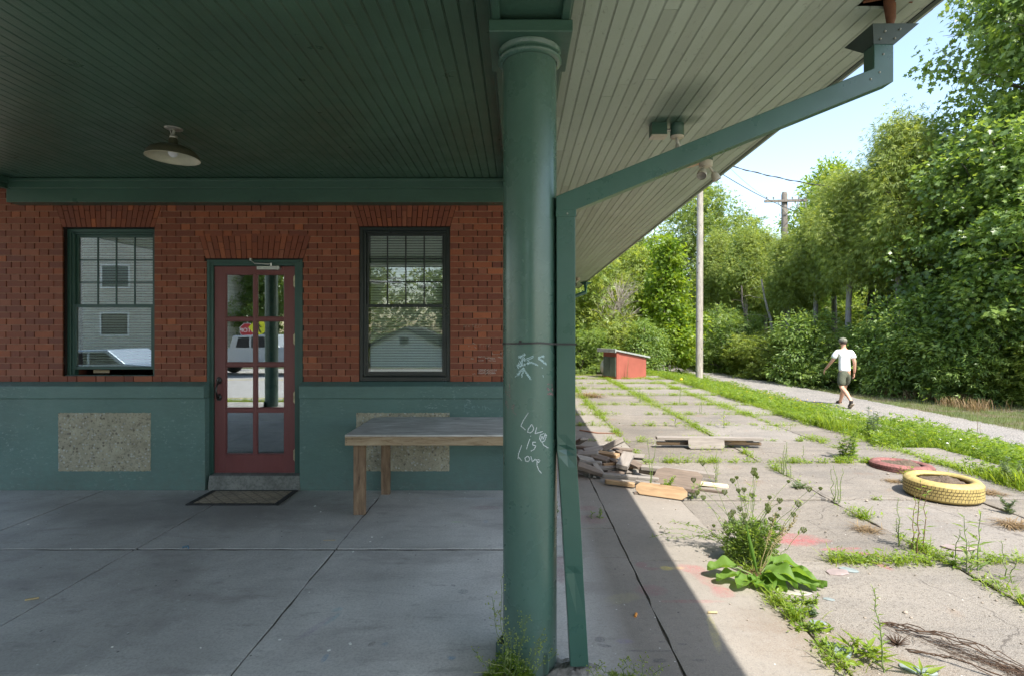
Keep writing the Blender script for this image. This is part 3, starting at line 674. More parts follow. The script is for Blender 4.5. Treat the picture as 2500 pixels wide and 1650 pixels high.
h = MB(); h.cbox(((bx(628)+bx(680))/2, y0-.026, bz(655)), bx(677)-bx(628), .045, .034); h.tube([(bx(680), y0-.048, bz(655)), (bx(680), y0-.004, bz(655))], .021, 14)
h.tube([(bx(662), y0-.03, bz(650)),(bx(662), y0-.03, bz(643))], .010, 10); h.tube([(bx(662), y0-.03, bz(645)),(bx(628), y0-.07, bz(645))], .006, 8); h.tube([(bx(628), y0-.07, bz(645)),(bx(664), y0-.09, bz(648))], .004, 8)
h.tube([(bx(628), y0-.07, bz(646)),(bx(613), y0-.03, bz(636))], .0045, 8); h.cbox((bx(612), y0-.02, bz(634)), .016, .03, .024)
P('door_closer', h, MT['alu'], door, bevel=.002)
th = MB(); th.add([(bx(517),PY-.01,-.01),(bx(741),PY-.01,-.01),(bx(738),PY-.006,bz(1160,PY)),(bx(520),PY-.006,bz(1160,PY)),(bx(517),BY+.29,-.01),(bx(741),BY+.29,-.01),(bx(738),BY+.29,bz(1157,PY)),(bx(520),BY+.29,bz(1157,PY))],
    [(0,1,2,3),(3,2,6,7),(1,5,6,2),(4,0,3,7)])
P('threshold', th, M('worn_stone_sill', (.16,.165,.155), .8, .35, 9, .5, 50, fine=.5), bevel=.012)

# ---- ceiling, soffit, beams
ZC = 3.02; ZS = 3.05
cl = MB(); rc = random.Random(7); x = -4.93; wC = .0718
while x < -.10:
    ylist = [-.18]; y = rc.uniform(.5, 3)
    while y < 5.0: ylist.append(y); y += rc.uniform(1.6, 3.4)
    ylist.append(5.14)
    for a, b_ in zip(ylist[:-1], ylist[1:]):
        dz = rc.uniform(-.0009,.0009)
        cl.box(x+.0012, x+wC-.0078, a+.0008, b_-.0008, ZC+dz, ZC+.012, 0); cl.box(x+wC-.0056, x+wC-.0012, a+.0008, b_-.0008, ZC+dz+.0006, ZC+.012, 0)
    x += wC
cl.box(-4.95, -.09, -.2, 5.16, ZC+.0085, ZC+.03, 1)
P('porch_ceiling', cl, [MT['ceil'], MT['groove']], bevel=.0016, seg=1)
def eave_x(y): return 1.887 + .0155*(y - 2.4)
so = MB(); wS = .0738; x = .235; k = 0
def soffit_boards(mb, a0, a1, b0, b1, skew=True):
    x = a0
    while x < a1 - .01:
        ylist = [b0]; y = b0 + rc.uniform(.3, 3.2)
        while y < b1-.4: ylist.append(y); y += rc.uniform(1.2, 3.6)
        ylist.append(b1)
        for a, b_ in zip(ylist[:-1], ylist[1:]):
            f0 = (x-a0)/(a1-a0); f1 = (x+wS-a0)/(a1-a0)
            dz = rc.uniform(-.0012,.0012)
            def X(f_, y_): return a0 + f_*((a1-a0) + (.0155*(y_-2.4) if skew else 0))
            segs_ = [(a, b_)]
            if skew and X(f0, 2.5) < 1.70 and X(f1, 2.5) > 1.60: # rotted hole above the downspout
                segs_ = []
                if a < 2.36: segs_.append((a, min(b_, 2.36)))
                if b_ > 2.47: segs_.append((max(a, 2.47), b_))
            for s, e in segs_:
                for u, v, d in ((f0+.0012/(a1-a0), f1-.0082/(a1-a0), 0), (f1-.0058/(a1-a0), f1-.0014/(a1-a0), .0006)):
                    q = [(X(u,s), s+.0012),(X(v,s), s+.0012),(X(v,e), e-.0012),(X(u,e), e-.0012)]
                    mb.prism(q, ZS+dz+d, ZS+.012, 0)
        x += wS
soffit_boards(so, .235, 1.887, -1.9, 19.0)
sb = [(.235,-1.9),(1.80,-1.9),(2.12,19.0),(.235,19.0)]
so.prism([(.235,-1.9),(1.55,-1.9),(1.55,19.0),(.235,19.0)], ZS+.0085, ZS+.03, 1)
so.prism([(1.55,-1.9),(1.82,-1.9),(1.883,2.34),(1.55,2.34)], ZS+.0085, ZS+.03, 1); so.prism([(1.55,2.54),(1.886,2.54),(2.14,19.0),(1.55,19.0)], ZS+.0085, ZS+.03, 1)
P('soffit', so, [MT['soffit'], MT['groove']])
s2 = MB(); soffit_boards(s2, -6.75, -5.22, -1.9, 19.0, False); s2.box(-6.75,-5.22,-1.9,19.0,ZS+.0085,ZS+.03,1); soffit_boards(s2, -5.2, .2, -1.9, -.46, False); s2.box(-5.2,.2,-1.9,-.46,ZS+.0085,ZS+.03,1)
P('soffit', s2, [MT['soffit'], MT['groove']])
fa = MB()
fa.prism([(eave_x(-1.9)-.004,-1.9),(eave_x(-1.9)+.022,-1.9),(eave_x(19)+.022,19.02),(eave_x(19)-.004,19.02)], ZS-.006, ZS+.15)
fa.prism([(eave_x(-1.9)+.022,-1.9),(eave_x(-1.9)+.11,-1.9),(eave_x(19)+.11,19.02),(eave_x(19)+.022,19.02)], ZS+.055, ZS+.15)
fa.box(-6.80,-6.75,-1.95,19,ZS-.006,ZS+.15); fa.box(-6.80,eave_x(-1.9)+.11,-1.96,-1.90,ZS-.006,ZS+.15)
P('gutter', fa, MT['fascia'])
rf = MB(); zr = ZS+.15
rf.add([(-6.8,-1.96,zr),(1.93,-1.96,zr),(2.27,19.1,zr),(-6.8,19.1,zr),(-6.8,-1.96,zr+.02),(1.93,-1.96,zr+.02),(2.27,19.1,zr+.02),(-6.8,19.1,zr+.02),(-2.4,2.5,zr+1.9),(-2.3,15,zr+1.9)],
   [(3,2,1,0),(0,1,5,4),(1,2,6,5),(2,3,7,6),(3,0,4,7),(4,5,8),(5,6,9,8),(6,7,9),(7,4,8,9)])
P('roof', rf, MT['roof'])
bm_ = MB()   # beam over the wall
bm_.box(-4.93, -.095, 5.13, BY+.0135, bz(494, 5.13), ZC+.0); bm_.box(-4.93, -.095, 5.105, 5.1298, bz(459,5.1), ZC-.008)
bm_.box(-4.93, -.095, 5.095, 5.1048, bz(443,5.1), ZC-.006)
P('wall_beam', bm_, MT['green_wood'], bevel=.005)
def pbeam(xc, y0, y1, name='porch_beam'):
    m = MB(); z = 2.915; hw = .152
    m.box(xc-hw, xc+hw, y0, y1, z+.022, ZS-.001)
    for s in (-1, 1):
        m.box(xc+s*hw-.018, xc+s*hw+.018, y0, y1, z, z+.0215)
        m.box(xc+s*(hw+.022)-.012, xc+s*(hw+.022)+.012, y0, y1, ZC-.055, ZC-.001)
    return P(name, m, MT['green_wood'], bevel=.004)
pbeam(.057, -.44, 5.18); pbeam(-5.06, -.44, 5.18)
# far-side beam over the side wall
m = MB(); m.box(.201, .234, 5.18, 19.0, 2.78, ZS); P('wall_beam', m, MT['green_wood'])
m = MB(); m.box(-4.90, -.10, -.45, -.18, 2.915, ZS-.001); P('porch_beam', m, MT['green_wood'], bevel=.004)
CO = []
def column(xc, yc, shoe):
    m = MB(); r = .126
    m.lathe([(r, .0),(r,.6),(r,1.2),(r,2.0),(r-.001,2.80)], 72, (xc, yc, 0))
    c = P('column', m, MT['col'])
    k = MB(); k.cbox((xc, yc, 2.885), .366, .366, .054); P('capital_plate', k, MT['green_wood'], c, bevel=.004)
    k = MB(); k.lathe([(r+.001,2.800),(r+.016,2.803),(r+.024,2.812),(r+.020,2.824),(r+.010,2.830),(r+.018,2.842),(r+.022,2.857)], 64, (xc, yc, 0)); P('collar', k, MT['col'], c)
    k = MB(); rot = Matrix.Rotation(rad(-21),4,'Z'); t_ = .006; s = .25; ctr = Vector((xc+.006, yc+.045, .055))
    for ang in (0, 3):
        R_ = rot @ Matrix.Rotation(ang*PI/2,4,'Z'); off = R_ @ Vector((0, -s/2, 0)); k.cbox(ctr+off, s+t_, t_, .11, R_)
    P('base_collar', k, MT['col'], c, bevel=.002)
    return c
col_main = column(.057, 2.5, True); column(.057, -.32, True); column(-5.06, -.32, True); column(-5.35, 2.5, True)

# ---- chalk and scratches (thin chalk film on the curved and flat faces)
def chalkmat(name, col, dens=.5):
    m, nt, b, out = new_mat(name); n = N(nt)
    nt.nodes.remove(b); mx = nt.nodes.new('ShaderNodeMixShader'); t = nt.nodes.new('ShaderNodeBsdfTransparent'); d = nt.nodes.new('ShaderNodeBsdfDiffuse')
    d.inputs[0].default_value = (*col, 1); k = n.ramp(n.noise(330, 3, .75), .60-dens*.35, .66-dens*.22)
    nt.links.new(k, mx.inputs[0]); nt.links.new(t.outputs[0], mx.inputs[1]); nt.links.new(d.outputs[0], mx.inputs[2]); nt.links.new(mx.outputs[0], out.inputs[0]); return m
def ribbon(mb, pts3, nrm, w):
    k = len(pts3); V = []
    for i, p_ in enumerate(pts3):
        d = (pts3[min(i+1,k-1)] - pts3[max(i-1,0)]).normalized(); s = d.cross(nrm[i]).normalized()*(w/2)
        V += [p_+s, p_-s]
    mb.add(V, [(2*i, 2*i+2, 2*i+3, 2*i+1) for i in range(k-1)])
def resample(pts, step=3.0):
    out = []
    for (x0,y0),(x1,y1) in zip(pts[:-1], pts[1:]):
        L = math.hypot(x1-x0, y1-y0); k = max(1, int(L/step))
        for i in range(k): out.append((x0+(x1-x0)*i/k, y0+(y1-y0)*i/k))
    out.append(pts[-1]); return out
def on_col(px, py):
    xc, yc, r = .057, 2.5, .1268; Y = yc-r*.7
    for _ in range(12):
        X = (px-VX)*Y/F; d = max(-.98*r, min(.98*r, X-xc)); Y = yc - math.sqrt(r*r-d*d)
    p_ = Vector(((px-VX)*Y/F, Y, EYE-(py-VY)*Y/F)); nn = Vector((p_.x-xc, p_.y-yc, 0)).normalized()
    return p_, nn
def strokes_col(name, S, w, mat, ox, oy, sc, parent):
    m = MB()
    for s in S:
        q = [on_col(ox+a*sc, oy+b_*sc) for a, b_ in resample(s, 6)]
        ribbon(m, [a for a, _ in q], [b_ for _, b_ in q], w)
    return m.build(name, mat, parent)
ck = chalkmat('white_chalk', (.66,.71,.75), .68); cb = chalkmat('pale_blue_chalk', (.48,.64,.68), .66); cp = chalkmat('pink_chalk', (.42,.24,.26), .45)
s3 = 160/738
love = [[(322,768),(262,862),(238,916),(290,962)],[(362,900),(322,950),(312,985),(345,995),(375,970),(382,940),(362,900),(345,910)],[(418,930),(398,1004),(486,978)],
  [(500,1000),(460,1015),(448,1060),(470,1098),(505,1085),(522,1040),(510,1000),(532,1030)],[(460,1080),(475,1030),(492,1066),(508,1010)],[(480,1100),(492,1130),(530,1155),(548,1165)],
  [(348,1028),(350,1034)],[(340,1062),(318,1120),(302,1178)],[(408,1100),(372,1098),(372,1130),(408,1140),(385,1182),(350,1200)],
  [(248,1132),(212,1230),(206,1290)],[(210,1262),(250,1310)],[(318,1255),(285,1275),(290,1310),(320,1318),(340,1290),(322,1256)],[(350,1256),(368,1318),(402,1288)],[(402,1300),(440,1296),(456,1310),(436,1328),(420,1310),(420,1360),(440,1412)],[(440,1412),(470,1450)],
  [(520,1330),(610,1305)],[(525,1448),(600,1425)]]
for a_, b_ in ((0,5),(5,9),(9,13),(13,15)): strokes_col('chalk_writing', love[a_:b_], .0036, ck, 1220, 840, s3, col_main)
doodle = []
rd = random.Random(4)
def scrib(x0,y0,x1,y1,w,nz):
    n_ = 26; pts = []
    for i in range(n_):
        t = i/(n_-1); pts.append((x0+(x1-x0)*t + rd.uniform(-w,w), y0+(y1-y0)*t + (w if i % 2 else -w) + rd.uniform(-nz,nz)))
    return pts
doodle = [scrib(215,150,290,110,12,4), scrib(190,260,280,165,22,6), scrib(230,250,340,205,12,5), [(300,165),(378,130),(375,150),(310,180),(330,195),(430,232)], scrib(350,205,428,235,8,3), scrib(195,350,265,270,14,5), scrib(265,265,290,310,9,3), scrib(285,300,350,390,9,4), scrib(245,370,262,300,8,4), [(172,368),(190,352)],
   scrib(432,160,475,185,8,4), scrib(470,180,530,222,11,4), scrib(440,150,500,128,7,4), [(480,150),(495,130),(498,155)], [(472,258),(485,270)], [(486,345),(494,372)]]
strokes_col('chalk_drawing', doodle[:10], .0034, cb, 1220, 840, s3, col_main); strokes_col('chalk_drawing', doodle[10:], .0034, cb, 1220, 840, s3, col_main)
pink = [scrib(540,447,562,447,5,3), scrib(582,450,592,460,5,3), scrib(535,490,555,515,9,3), scrib(588,492,600,520,7,3), scrib(540,555,600,565,8,3), scrib(560,545,590,560,6,3),
   [(108,445),(116,520),(112,590),(124,612)],[(108,535),(85,535),(82,560),(108,570)],[(62,500),(74,530),(58,545)],[(60,620),(70,690),(78,630),(98,720)],[(165,675),(130,700),(140,725),(165,700),(155,670),(150,760),(190,795)]]
strokes_col('chalk_drawing', pink[:6], .0036, cp, 1220, 840, s3, col_main); strokes_col('chalk_writing', pink[6:], .0030, cp, 1220, 840, s3, col_main)
sc_ = chalkmat('scratched_paint', (.24,.36,.37), .6)
def strokes_flat(name, S, w, mat, ox, oy, sc, Y, parent=None):
    m = MB()
    for s in S:
        q = [Vector(W(ox+a*sc, oy+b_*sc, Y)) for a, b_ in resample(s, 12)]; ribbon(m, q, [Vector((0,-1,0))]*len(q), w)
    return m.build(name, mat, parent or bld)
s5 = 140/2195
strokes_flat('scratched_name', [[(540,385),(540,640)],[(640,350),(545,510),(760,580)],[(810,520),(940,520),(900,470),(820,500),(830,580),(930,600)],[(1020,420),(1085,540),(1110,480)],[(1220,450),(1215,610)],[(1300,440),(1345,620),(1370,500),(1400,520)],[(1410,510),(1480,590),(1555,625)],[(1880,520),(1870,610),(1830,625)],[(1890,820),(1900,890)]], .0040, sc_, 1100, 960, s5, PY-.0022)
wh = chalkmat('scratched_brick', (.42,.30,.24), .55)
s1_ = 120/1045
strokes_flat('scratched_name', [[(90,280),(110,350),(130,300),(150,352),(168,285)],[(195,345),(205,300),(220,345),(240,300)],[(285,270),(290,350)],[(290,300),(330,275)],[(300,310),(335,350)],[(395,275),(350,278),(352,350),(400,348)],[(352,312),(385,312)],[(425,275),(428,352),(475,330),(482,295),(425,275)]], .0035, wh, 1120, 760, s1_, BY-.0035)
strokes_flat('scratched_name', [[(450,700),(455,755)],[(450,705),(485,700)],[(525,715),(520,755)],[(600,710),(572,730),(600,752)],[(620,700),(625,755)],[(660,705),(628,730),(685,762)]], .0035, wh, 1120, 760, s1_, BY-.0035)
wp = chalkmat('paint_smear', (.60,.56,.52), .50)
sm = [scrib(415,965,560,960,10,5), scrib(410,1045,520,1040,9,4), scrib(560,990,780,1000,14,6), scrib(640,1040,790,1045,9,4), scrib(420,1235,800,1245,16,6), scrib(420,1310,790,1310,14,6), scrib(430,1275,780,1280,8,5), scrib(260,1000,320,1005,12,4), [(710,870),(718,912),(920,912)], scrib(715,910,925,912,4,2), scrib(880,885,940,872,6,3), scrib(300,670,350,690,7,3), scrib(335,755,362,770,6,3), scrib(205,735,225,740,6,3), scrib(830,970,930,985,9,4), scrib(285,1325,350,1322,4,2)]
for q_ in sm: strokes_flat('paint_smear', [q_], .0040, wp, 1120, 760, s1_, BY-.0035)
tapem = chalkmat('tape_residue', (.72,.74,.80), .8)
s6 = 400/1254
strokes_flat('tape_residue', [scrib(195,578,435,600,3,1), scrib(195,585,435,602,3,1), scrib(210,600,280,606,4,2), scrib(350,615,430,620,4,2), scrib(590,615,700,628,3,1), scrib(580,630,610,632,4,2), scrib(470,600,485,606,4,1), [(340,562),(450,566)]], .0060, tapem, 840, 500, s6, BY+.030)
# ================================================================== THINGS ON THE PORCH
# pendant lamp
lx, ly, _ = W(424, 314, 3.86); 
lamp = empty('pendant_lamp', (lx, ly, ZC), label='old metal dome lamp hanging from the dark green porch ceiling', cat='lamp')
lamp.rotation_euler = (0, rad(1.5), 0)
enam = M('lamp_outer_enamel', (.075,.075,.05), .4, .25, 20); enin = M('lamp_white_enamel', (.50,.49,.38), .35, .12, 14)
galv = M('galvanised_metal', (.42,.42,.38), .4, .25, 25, metal=.6)
m = MB(); m.lathe([(0,0),(.060,0),(.058,-.006),(.03,-.010),(.012,-.014)], 32); m.build('canopy', galv, lamp)
m = MB(); m.tube([(0,0,-.01),(0,0,-.055)], .010, 12); m.tube([(-.028,0,-.006),(-.010,0,-.06)], .004, 6); m.lathe([(0,-.05),(.024,-.052),(.025,-.068),(.022,-.072),(0,-.072)], 24); m.build('stem', galv, lamp)
m = MB(); m.lathe([(.021,-.070),(.030,-.085),(.033,-.118),(.036,-.125)], 32); m.build('socket_housing', enam, lamp)
zr_ = -.215
m = MB(); m.lathe([(.034,-.122),(.060,-.126),(.105,-.138),(.145,-.160),(.166,-.188),(.174,zr_)], 56, mi=0)
m.lathe([(.174,zr_),(.1755,zr_-.003),(.171,zr_-.002),(.1635,zr_+.028),(.143,zr_+.052),(.104,zr_+.073),(.060,zr_+.083),(0,zr_+.086)], 56, mi=1); m.build('lamp_shade', [enam, enin], lamp)
m = MB(); m.ball((0,0,-.172), .034, 20, 12, sc=(1,1,1.15)); m.lathe([(.018,-.126),(.018,-.15)], 16); m.build('bulb', M('frosted_bulb', (.72,.74,.78), .2, .03), lamp)

# floodlights under the soffit
boxgreen = MT['green_wood']; ivory = M('ivory_plastic', (.50,.46,.38), .45, .08, 20); ivdark = M('lamp_glass_dim', (.22,.21,.19), .2, .1)
f1 = empty('junction_box_light', W(1653, 300, 3.86), label='green junction box and round lamp base joined by a conduit on the soffit', cat='outdoor light')
f1.location.z = ZS
bx0 = W(1588,300,3.86)[0]-f1.location.x; bx1 = W(1625,300,3.86)[0]-f1.location.x
m = MB(); m.box(bx0, bx1, -.045, .045, -.088, -.001); m.build('box', boxgreen, f1, bevel=.003)
m = MB(); m.box(bx0-.003, bx1+.003, -.048, .048, -.098, -.0885); m.box(bx0+.02, bx1-.02, -.03, .03, -.101, -.0981); m.build('box_cover', ivory, f1, bevel=.002)
m = MB(); m.tube([(bx1,0,-.045),(-.046,0,-.045)], .011, 10); m.build('conduit', galv, f1)
m = MB(); m.lathe([(.0485,-.001),(.0485,-.088),(0,-.088)], 28); m.build('base', boxgreen, f1)
m = MB(); m.lathe([(.0485,-.0885),(.047,-.098),(0,-.099)], 28); m.ball((.014,.02,-.099),.006,8,5); m.build('base_cover', ivory, f1)
m = MB(); m.tube([(0,0,-.095),(.002,0,-.125),(.010,.01,-.145)], [.009,.013,.011], 10); m.tube([(.010,.01,-.14),(.012,.012,-.175)], .020, 12); m.build('swivel_arm', galv, f1)
m = MB(); m.lathe([(.020,0),(.036,-.03),(.043,-.085),(.038,-.09),(0,-.082)], 24, mtx=Matrix.Translation((.014,.014,-.172)) @ Matrix.Rotation(rad(20),4,'Y')); m.build('lamp_head', M('black_lamp', (.02,.025,.024), .4), f1)
p2x, p2y, _ = W(1723, 405, 4.57)
f2 = empty('twin_floodlight', (p2x, p2y, ZS), label='ivory twin floodlight with two swivel heads under the eave edge', cat='outdoor light')
m = MB(); m.lathe([(.058,-.001),(.058,-.045),(0,-.045)], 28); m.build('base', boxgreen, f2)
m = MB(); m.lathe([(.058,-.0455),(.057,-.088),(.050,-.095),(0,-.095)], 28); m.build('base_cover', ivory, f2)
m = MB(); m.tube([(-.05,0,-.06),(-.12,-.01,-.085),(-.20,-.02,-.10),(-.28,-.02,-.06)], [.012,.014,.012,.008], 8); m.build('cable', M('tan_cable', (.50,.36,.25), .6), f2)
def head(pts, mtx):
    m = MB(); m.tube(pts, [.009,.011,.012], 10); m.build('swivel_arm', ivory, f2)
    m = MB(); m.lathe([(0,.0),(.022,.0),(.030,-.02),(.036,-.045),(.040,-.075),(.0415,-.10),(.038,-.104)], 24, mtx=mtx, mi=0); m.lathe([(.038,-.103),(.030,-.094),(0,-.090)], 24, mtx=mtx, mi=1); m.build('lamp_head', [ivory, ivdark], f2)
head([(-.012,-.01,-.09),(-.03,-.02,-.115),(-.048,-.03,-.130)], Matrix.Translation((-.03,-.02,-.12)) @ Matrix.Rotation(rad(25),4,'Y') @ Matrix.Rotation(rad(-38),4,'X'))
head([(.03,0,-.09),(.06,.01,-.125),(.075,.015,-.150)], Matrix.Translation((.068,.012,-.138)) @ Matrix.Rotation(rad(-28),4,'Y') @ Matrix.Rotation(rad(-5),4,'X') @ Matrix.Diagonal((.9,.9,.72,1)))

# downspout
ds = empty('rain_downspout', (.281, 2.40, 0), label='square green metal downspout strapped to the porch column, dented low down', cat='downspout')
dl = ds.location.copy()
def rectpipe(mb, path, w, d, yc):     # path points in xz, constant depth band; mitred joints
    n_ = len(path); L = []; R_ = []
    for i, (x, z, y) in enumerate(path):
        def dirn(a, b_): v = Vector((b_[0]-a[0], b_[1]-a[1])); return v.normalized()
        if i == 0: t = dirn(path[0], path[1]); nn = Vector((-t.y, t.x)); off = nn*(w/2)
        elif i == n_-1: t = dirn(path[-2], path[-1]); nn = Vector((-t.y, t.x)); off = nn*(w/2)
        else:
            t0 = dirn(path[i-1], path[i]); t1 = dirn(path[i], path[i+1]); n0 = Vector((-t0.y, t0.x)); n1 = Vector((-t1.y, t1.x)); bs = (n0+n1).normalized(); off = bs*(w/2/ max(.3, bs.dot(n0)))
        L.append((x+off.x, z+off.y, y)); R_.append((x-off.x, z-off.y, y))
    V = []
    for (lx_, lz, y), (rx_, rz_, _) in zip(L, R_):
        V += [Vector((lx_, y-d/2, lz))-dl, Vector((rx_, y-d/2, rz_))-dl, Vector((rx_, y+d/2, rz_))-dl, Vector((lx_, y+d/2, lz))-dl]
    fs = []
    for i in range(n_-1):
        for j in range(4): fs.append((4*i+j, 4*i+(j+1) % 4, 4*(i+1)+(j+1) % 4, 4*(i+1)+j))
    mb.add(V, fs); return V
Yd = 2.45
def xz(px, py, Y=Yd): a = W(px, py, Y-.035); return a[0], a[2]
Ax, Az = xz(1382, 496); Bx, Bz = xz(2157, 184)
Tx, Tz = xz(2158, 100)
# lower pipe with the dent and the kick outwards
low = MB(); secs = []
for py, cxp, w_, dd, y in ((512,1381.5,46,0,2.45),(700,1382,46,0,2.45),(900,1382,46,0,2.45),(1060,1382,46,0,2.45),(1085,1383,45,.006,2.449),(1098,1384,48,.018,2.448),(1112,1385,46,.008,2.447),(1140,1387,45,0,2.445),(1250,1394,45,0,2.44),(1380,1401,45,.0,2.43),(1400,1402,44,.008,2.43),(1500,1408,44,0,2.42),(1600,1413.5,45,0,2.41),(1626,1415,45,0,2.405)):
    x_, _, z_ = W(cxp, py, y-.035); h_ = w_/2*(y-.035)/F
    secs.append([Vector((x_-h_, y-.035, z_))-dl, Vector((x_, y-.035+dd, z_))-dl, Vector((x_+h_, y-.035, z_))-dl, Vector((x_+h_, y+.035, z_))-dl, Vector((x_-h_, y+.035, z_))-dl])
V = [p_ for s in secs for p_ in s]; low.add(V, [(5*i+j, 5*(i+1)+j, 5*(i+1)+(j+1) % 5, 5*i+(j+1) % 5) for i in range(len(secs)-1) for j in range(5)])
low.build('lower_pipe', MT['pipe'], ds, bevel=.003)
up_ = MB(); rectpipe(up_, [(Ax, xz(1382,514)[1], Yd),(Ax, Az, Yd),(Bx, Bz, Yd),(Bx, xz(2157,106)[1], Yd)], .0895, .074, Yd)
up_.build('elbow_pipe', MT['pipe'], ds, bevel=.003)
sl_ = MB(); x_, z_ = xz(1382, 514)
sl_.box(Ax-.046-dl.x, Ax+.046-dl.x, Yd-.0385-dl.y, Yd+.0385-dl.y, z_-.03, z_+.004)
sl_.build('pipe_joint', MT['pipe'], ds, bevel=.002)
hd = MB()
def q4(pxs, Y0, Y1, z): return None
zt_ = W(2131, 58, 2.4)[2]; zb_ = W(2150, 110, 2.415)[2]
x0t, x1t = W(2131,58,2.4)[0], W(2244,58,2.4)[0]; yn, yf = 2.40, 2.61; xs0, xs1 = Bx-.048, Bx+.048
top = [Vector((x0t,yn,zt_)),Vector((x1t,yn,zt_)),Vector((x1t,yf,zt_)),Vector((x0t,yf,zt_))]; bot = [Vector((xs0,Yd-.040,zb_)),Vector((xs1,Yd-.040,zb_)),Vector((xs1,Yd+.040,zb_)),Vector((xs0,Yd+.040,zb_))]
V = [p_-dl for p_ in bot+top]; hd.add(V, [(0,1,5,4),(1,2,6,5),(2,3,7,6),(3,0,4,7)])
hob = hd.build('leader_head', M('grey_green_sheet', (.040,.062,.056), .5, .15, 8), ds); sm_ = hob.modifiers.new('solid','SOLIDIFY'); sm_.thickness = .002
rv_ = MB()
for a, b_ in ((.25,.25),(.75,.28),(.32,.62),(.68,.72)):
    p0 = bot[0].lerp(bot[1], a).lerp(top[0].lerp(top[1], a), b_)-dl; rv_.ball(p0+Vector((0,-.003,-.001)), .0045, 8, 5)
for px, py in ((2157,133),(2148,177),(2126,194),(1385,522)): p0 = Vector(W(px, py, Yd-.0385)); rv_.ball(p0-dl, .0045, 8, 5)
rv_.build('rivet', galv, ds)
ot = MB(); ox_, oy_ = 1.705, 2.44
ot.tube([Vector((ox_,oy_,3.10))-dl, Vector((ox_,oy_,3.045))-dl, Vector((ox_+.005,oy_,2.985))-dl, Vector((ox_+.002,oy_,2.955))-dl], [.026,.024,.020,.014], 14, caps=False)
ot.tube([Vector((ox_-.11,oy_+.02,3.075))-dl, Vector((ox_-.02,oy_+.01,3.085))-dl, Vector((ox_+.09,oy_-.02,3.052))-dl], .007, 6)
ot.build('gutter_outlet', M('rusty_outlet', (.20,.085,.045), .8, .4, 12, .4), ds)
st_ = MB()   # cable tie round column and pipe
pts = []; zc_ = 1.502
for a in range(40):
    t = rad(70) + rad(220)*a/39; pts.append((.057+.1295*math.cos(t), 2.5+.1295*math.sin(t), zc_ + .004*math.cos(t)))
pts += [(.16, 2.409, zc_-.004), (Ax+.047, 2.4115, zc_-.006), (Ax+.0475, 2.487, zc_-.006), (.18, 2.56, zc_-.002)]
pts.append(pts[0]); ribp = [Vector(p_) for p_ in pts]
V = []
for i, p_ in enumerate(ribp): V += [p_+Vector((0,0,.0042))-dl, p_-Vector((0,0,.0042))-dl]
st_.add(V, [(2*i, 2*i+2, 2*i+3, 2*i+1) for i in range(len(ribp)-1)]); pk_ = on_col(1270, 836)[0]; st_.cbox(pk_-dl, .010, .006, .016)
so_ = st_.build('strap', M('black_cable_tie', (.012,.012,.014), .4), ds); x = so_.modifiers.new('s','SOLIDIFY'); x.thickness = .0015; x.offset = 1
# far downspout
d2 = empty('rain_downspout', (.45, 16.4, 0), label='distant green downspout at the far end of the eave', cat='downspout')
m = MB(); m.tube([(1.64,0,2.95),(1.64,0,2.72),(.10,0,2.15),(.0,0,2.05),(0,0,.0)], .055, 4, smooth=False); m.build('pipe', MT['pipe'], d2)
m = MB(); m.lathe([(.05,2.93),(.19,3.03)], 4, (1.64,0,0), smooth=False); m.build('leader_head', MT['pipe'], d2)
f3 = empty('small_floodlight', (1.72, 15.2, ZS), label='small black floodlight under the far end of the soffit', cat='outdoor light')
m = MB(); m.lathe([(.06,0),(.06,-.08),(0,-.08)], 16); m.tube([(0,0,-.08),(-.1,-.05,-.16)], .02, 6); m.build('base', ivory, f3)
m = MB(); m.ball((-.12,-.08,-.2), .08, 12, 8, sc=(1,1.2,.9)); m.build('lamp_head', MT['black_iron'], f3)
# crumbled mortar lump under the pipe
def lump(name, loc, rx, ry, h, mat, seed, n_=26, **k):
    r_ = random.Random(seed); m = MB(); V = [(0,0,h)]; ph = [r_.uniform(0,6) for _ in range(4)]; R5 = 6
    for i in range(1, R5+1):
        for j in range(n_):
            a = 2*PI*j/n_; t = i/R5; w_ = 1 + .16*math.sin(2*a+ph[0]) + .10*math.sin(5*a+ph[1]) + .05*math.sin(9*a+ph[2])
            V.append((rx*t*w_*math.cos(a), ry*t*w_*math.sin(a), h*(1-t**2.2)*(1+r_.uniform(-.25,.25)) - (.012 if i == R5 else 0)))
    fs = [(0, 1+j, 1+(j+1) % n_) for j in range(n_)] + [(1+(i-1)*n_+j, 1+i*n_+j, 1+i*n_+(j+1) % n_, 1+(i-1)*n_+(j+1) % n_) for i in range(1, R5) for j in range(n_)]
    m.add(V, fs, smooth=True); o = m.build(name, mat); o.location = loc; return tag(o, **k)
mortm = M('crumbled_mortar', (.30,.28,.25), .95, .35, 14, .8, 40, .015, fine=.6)
lump('mortar_patch', (.27, 2.40, .0), .14, .10, .050, mortm, 3, label='crumbled grey mortar patch under the foot of the downspout', cat='mortar')

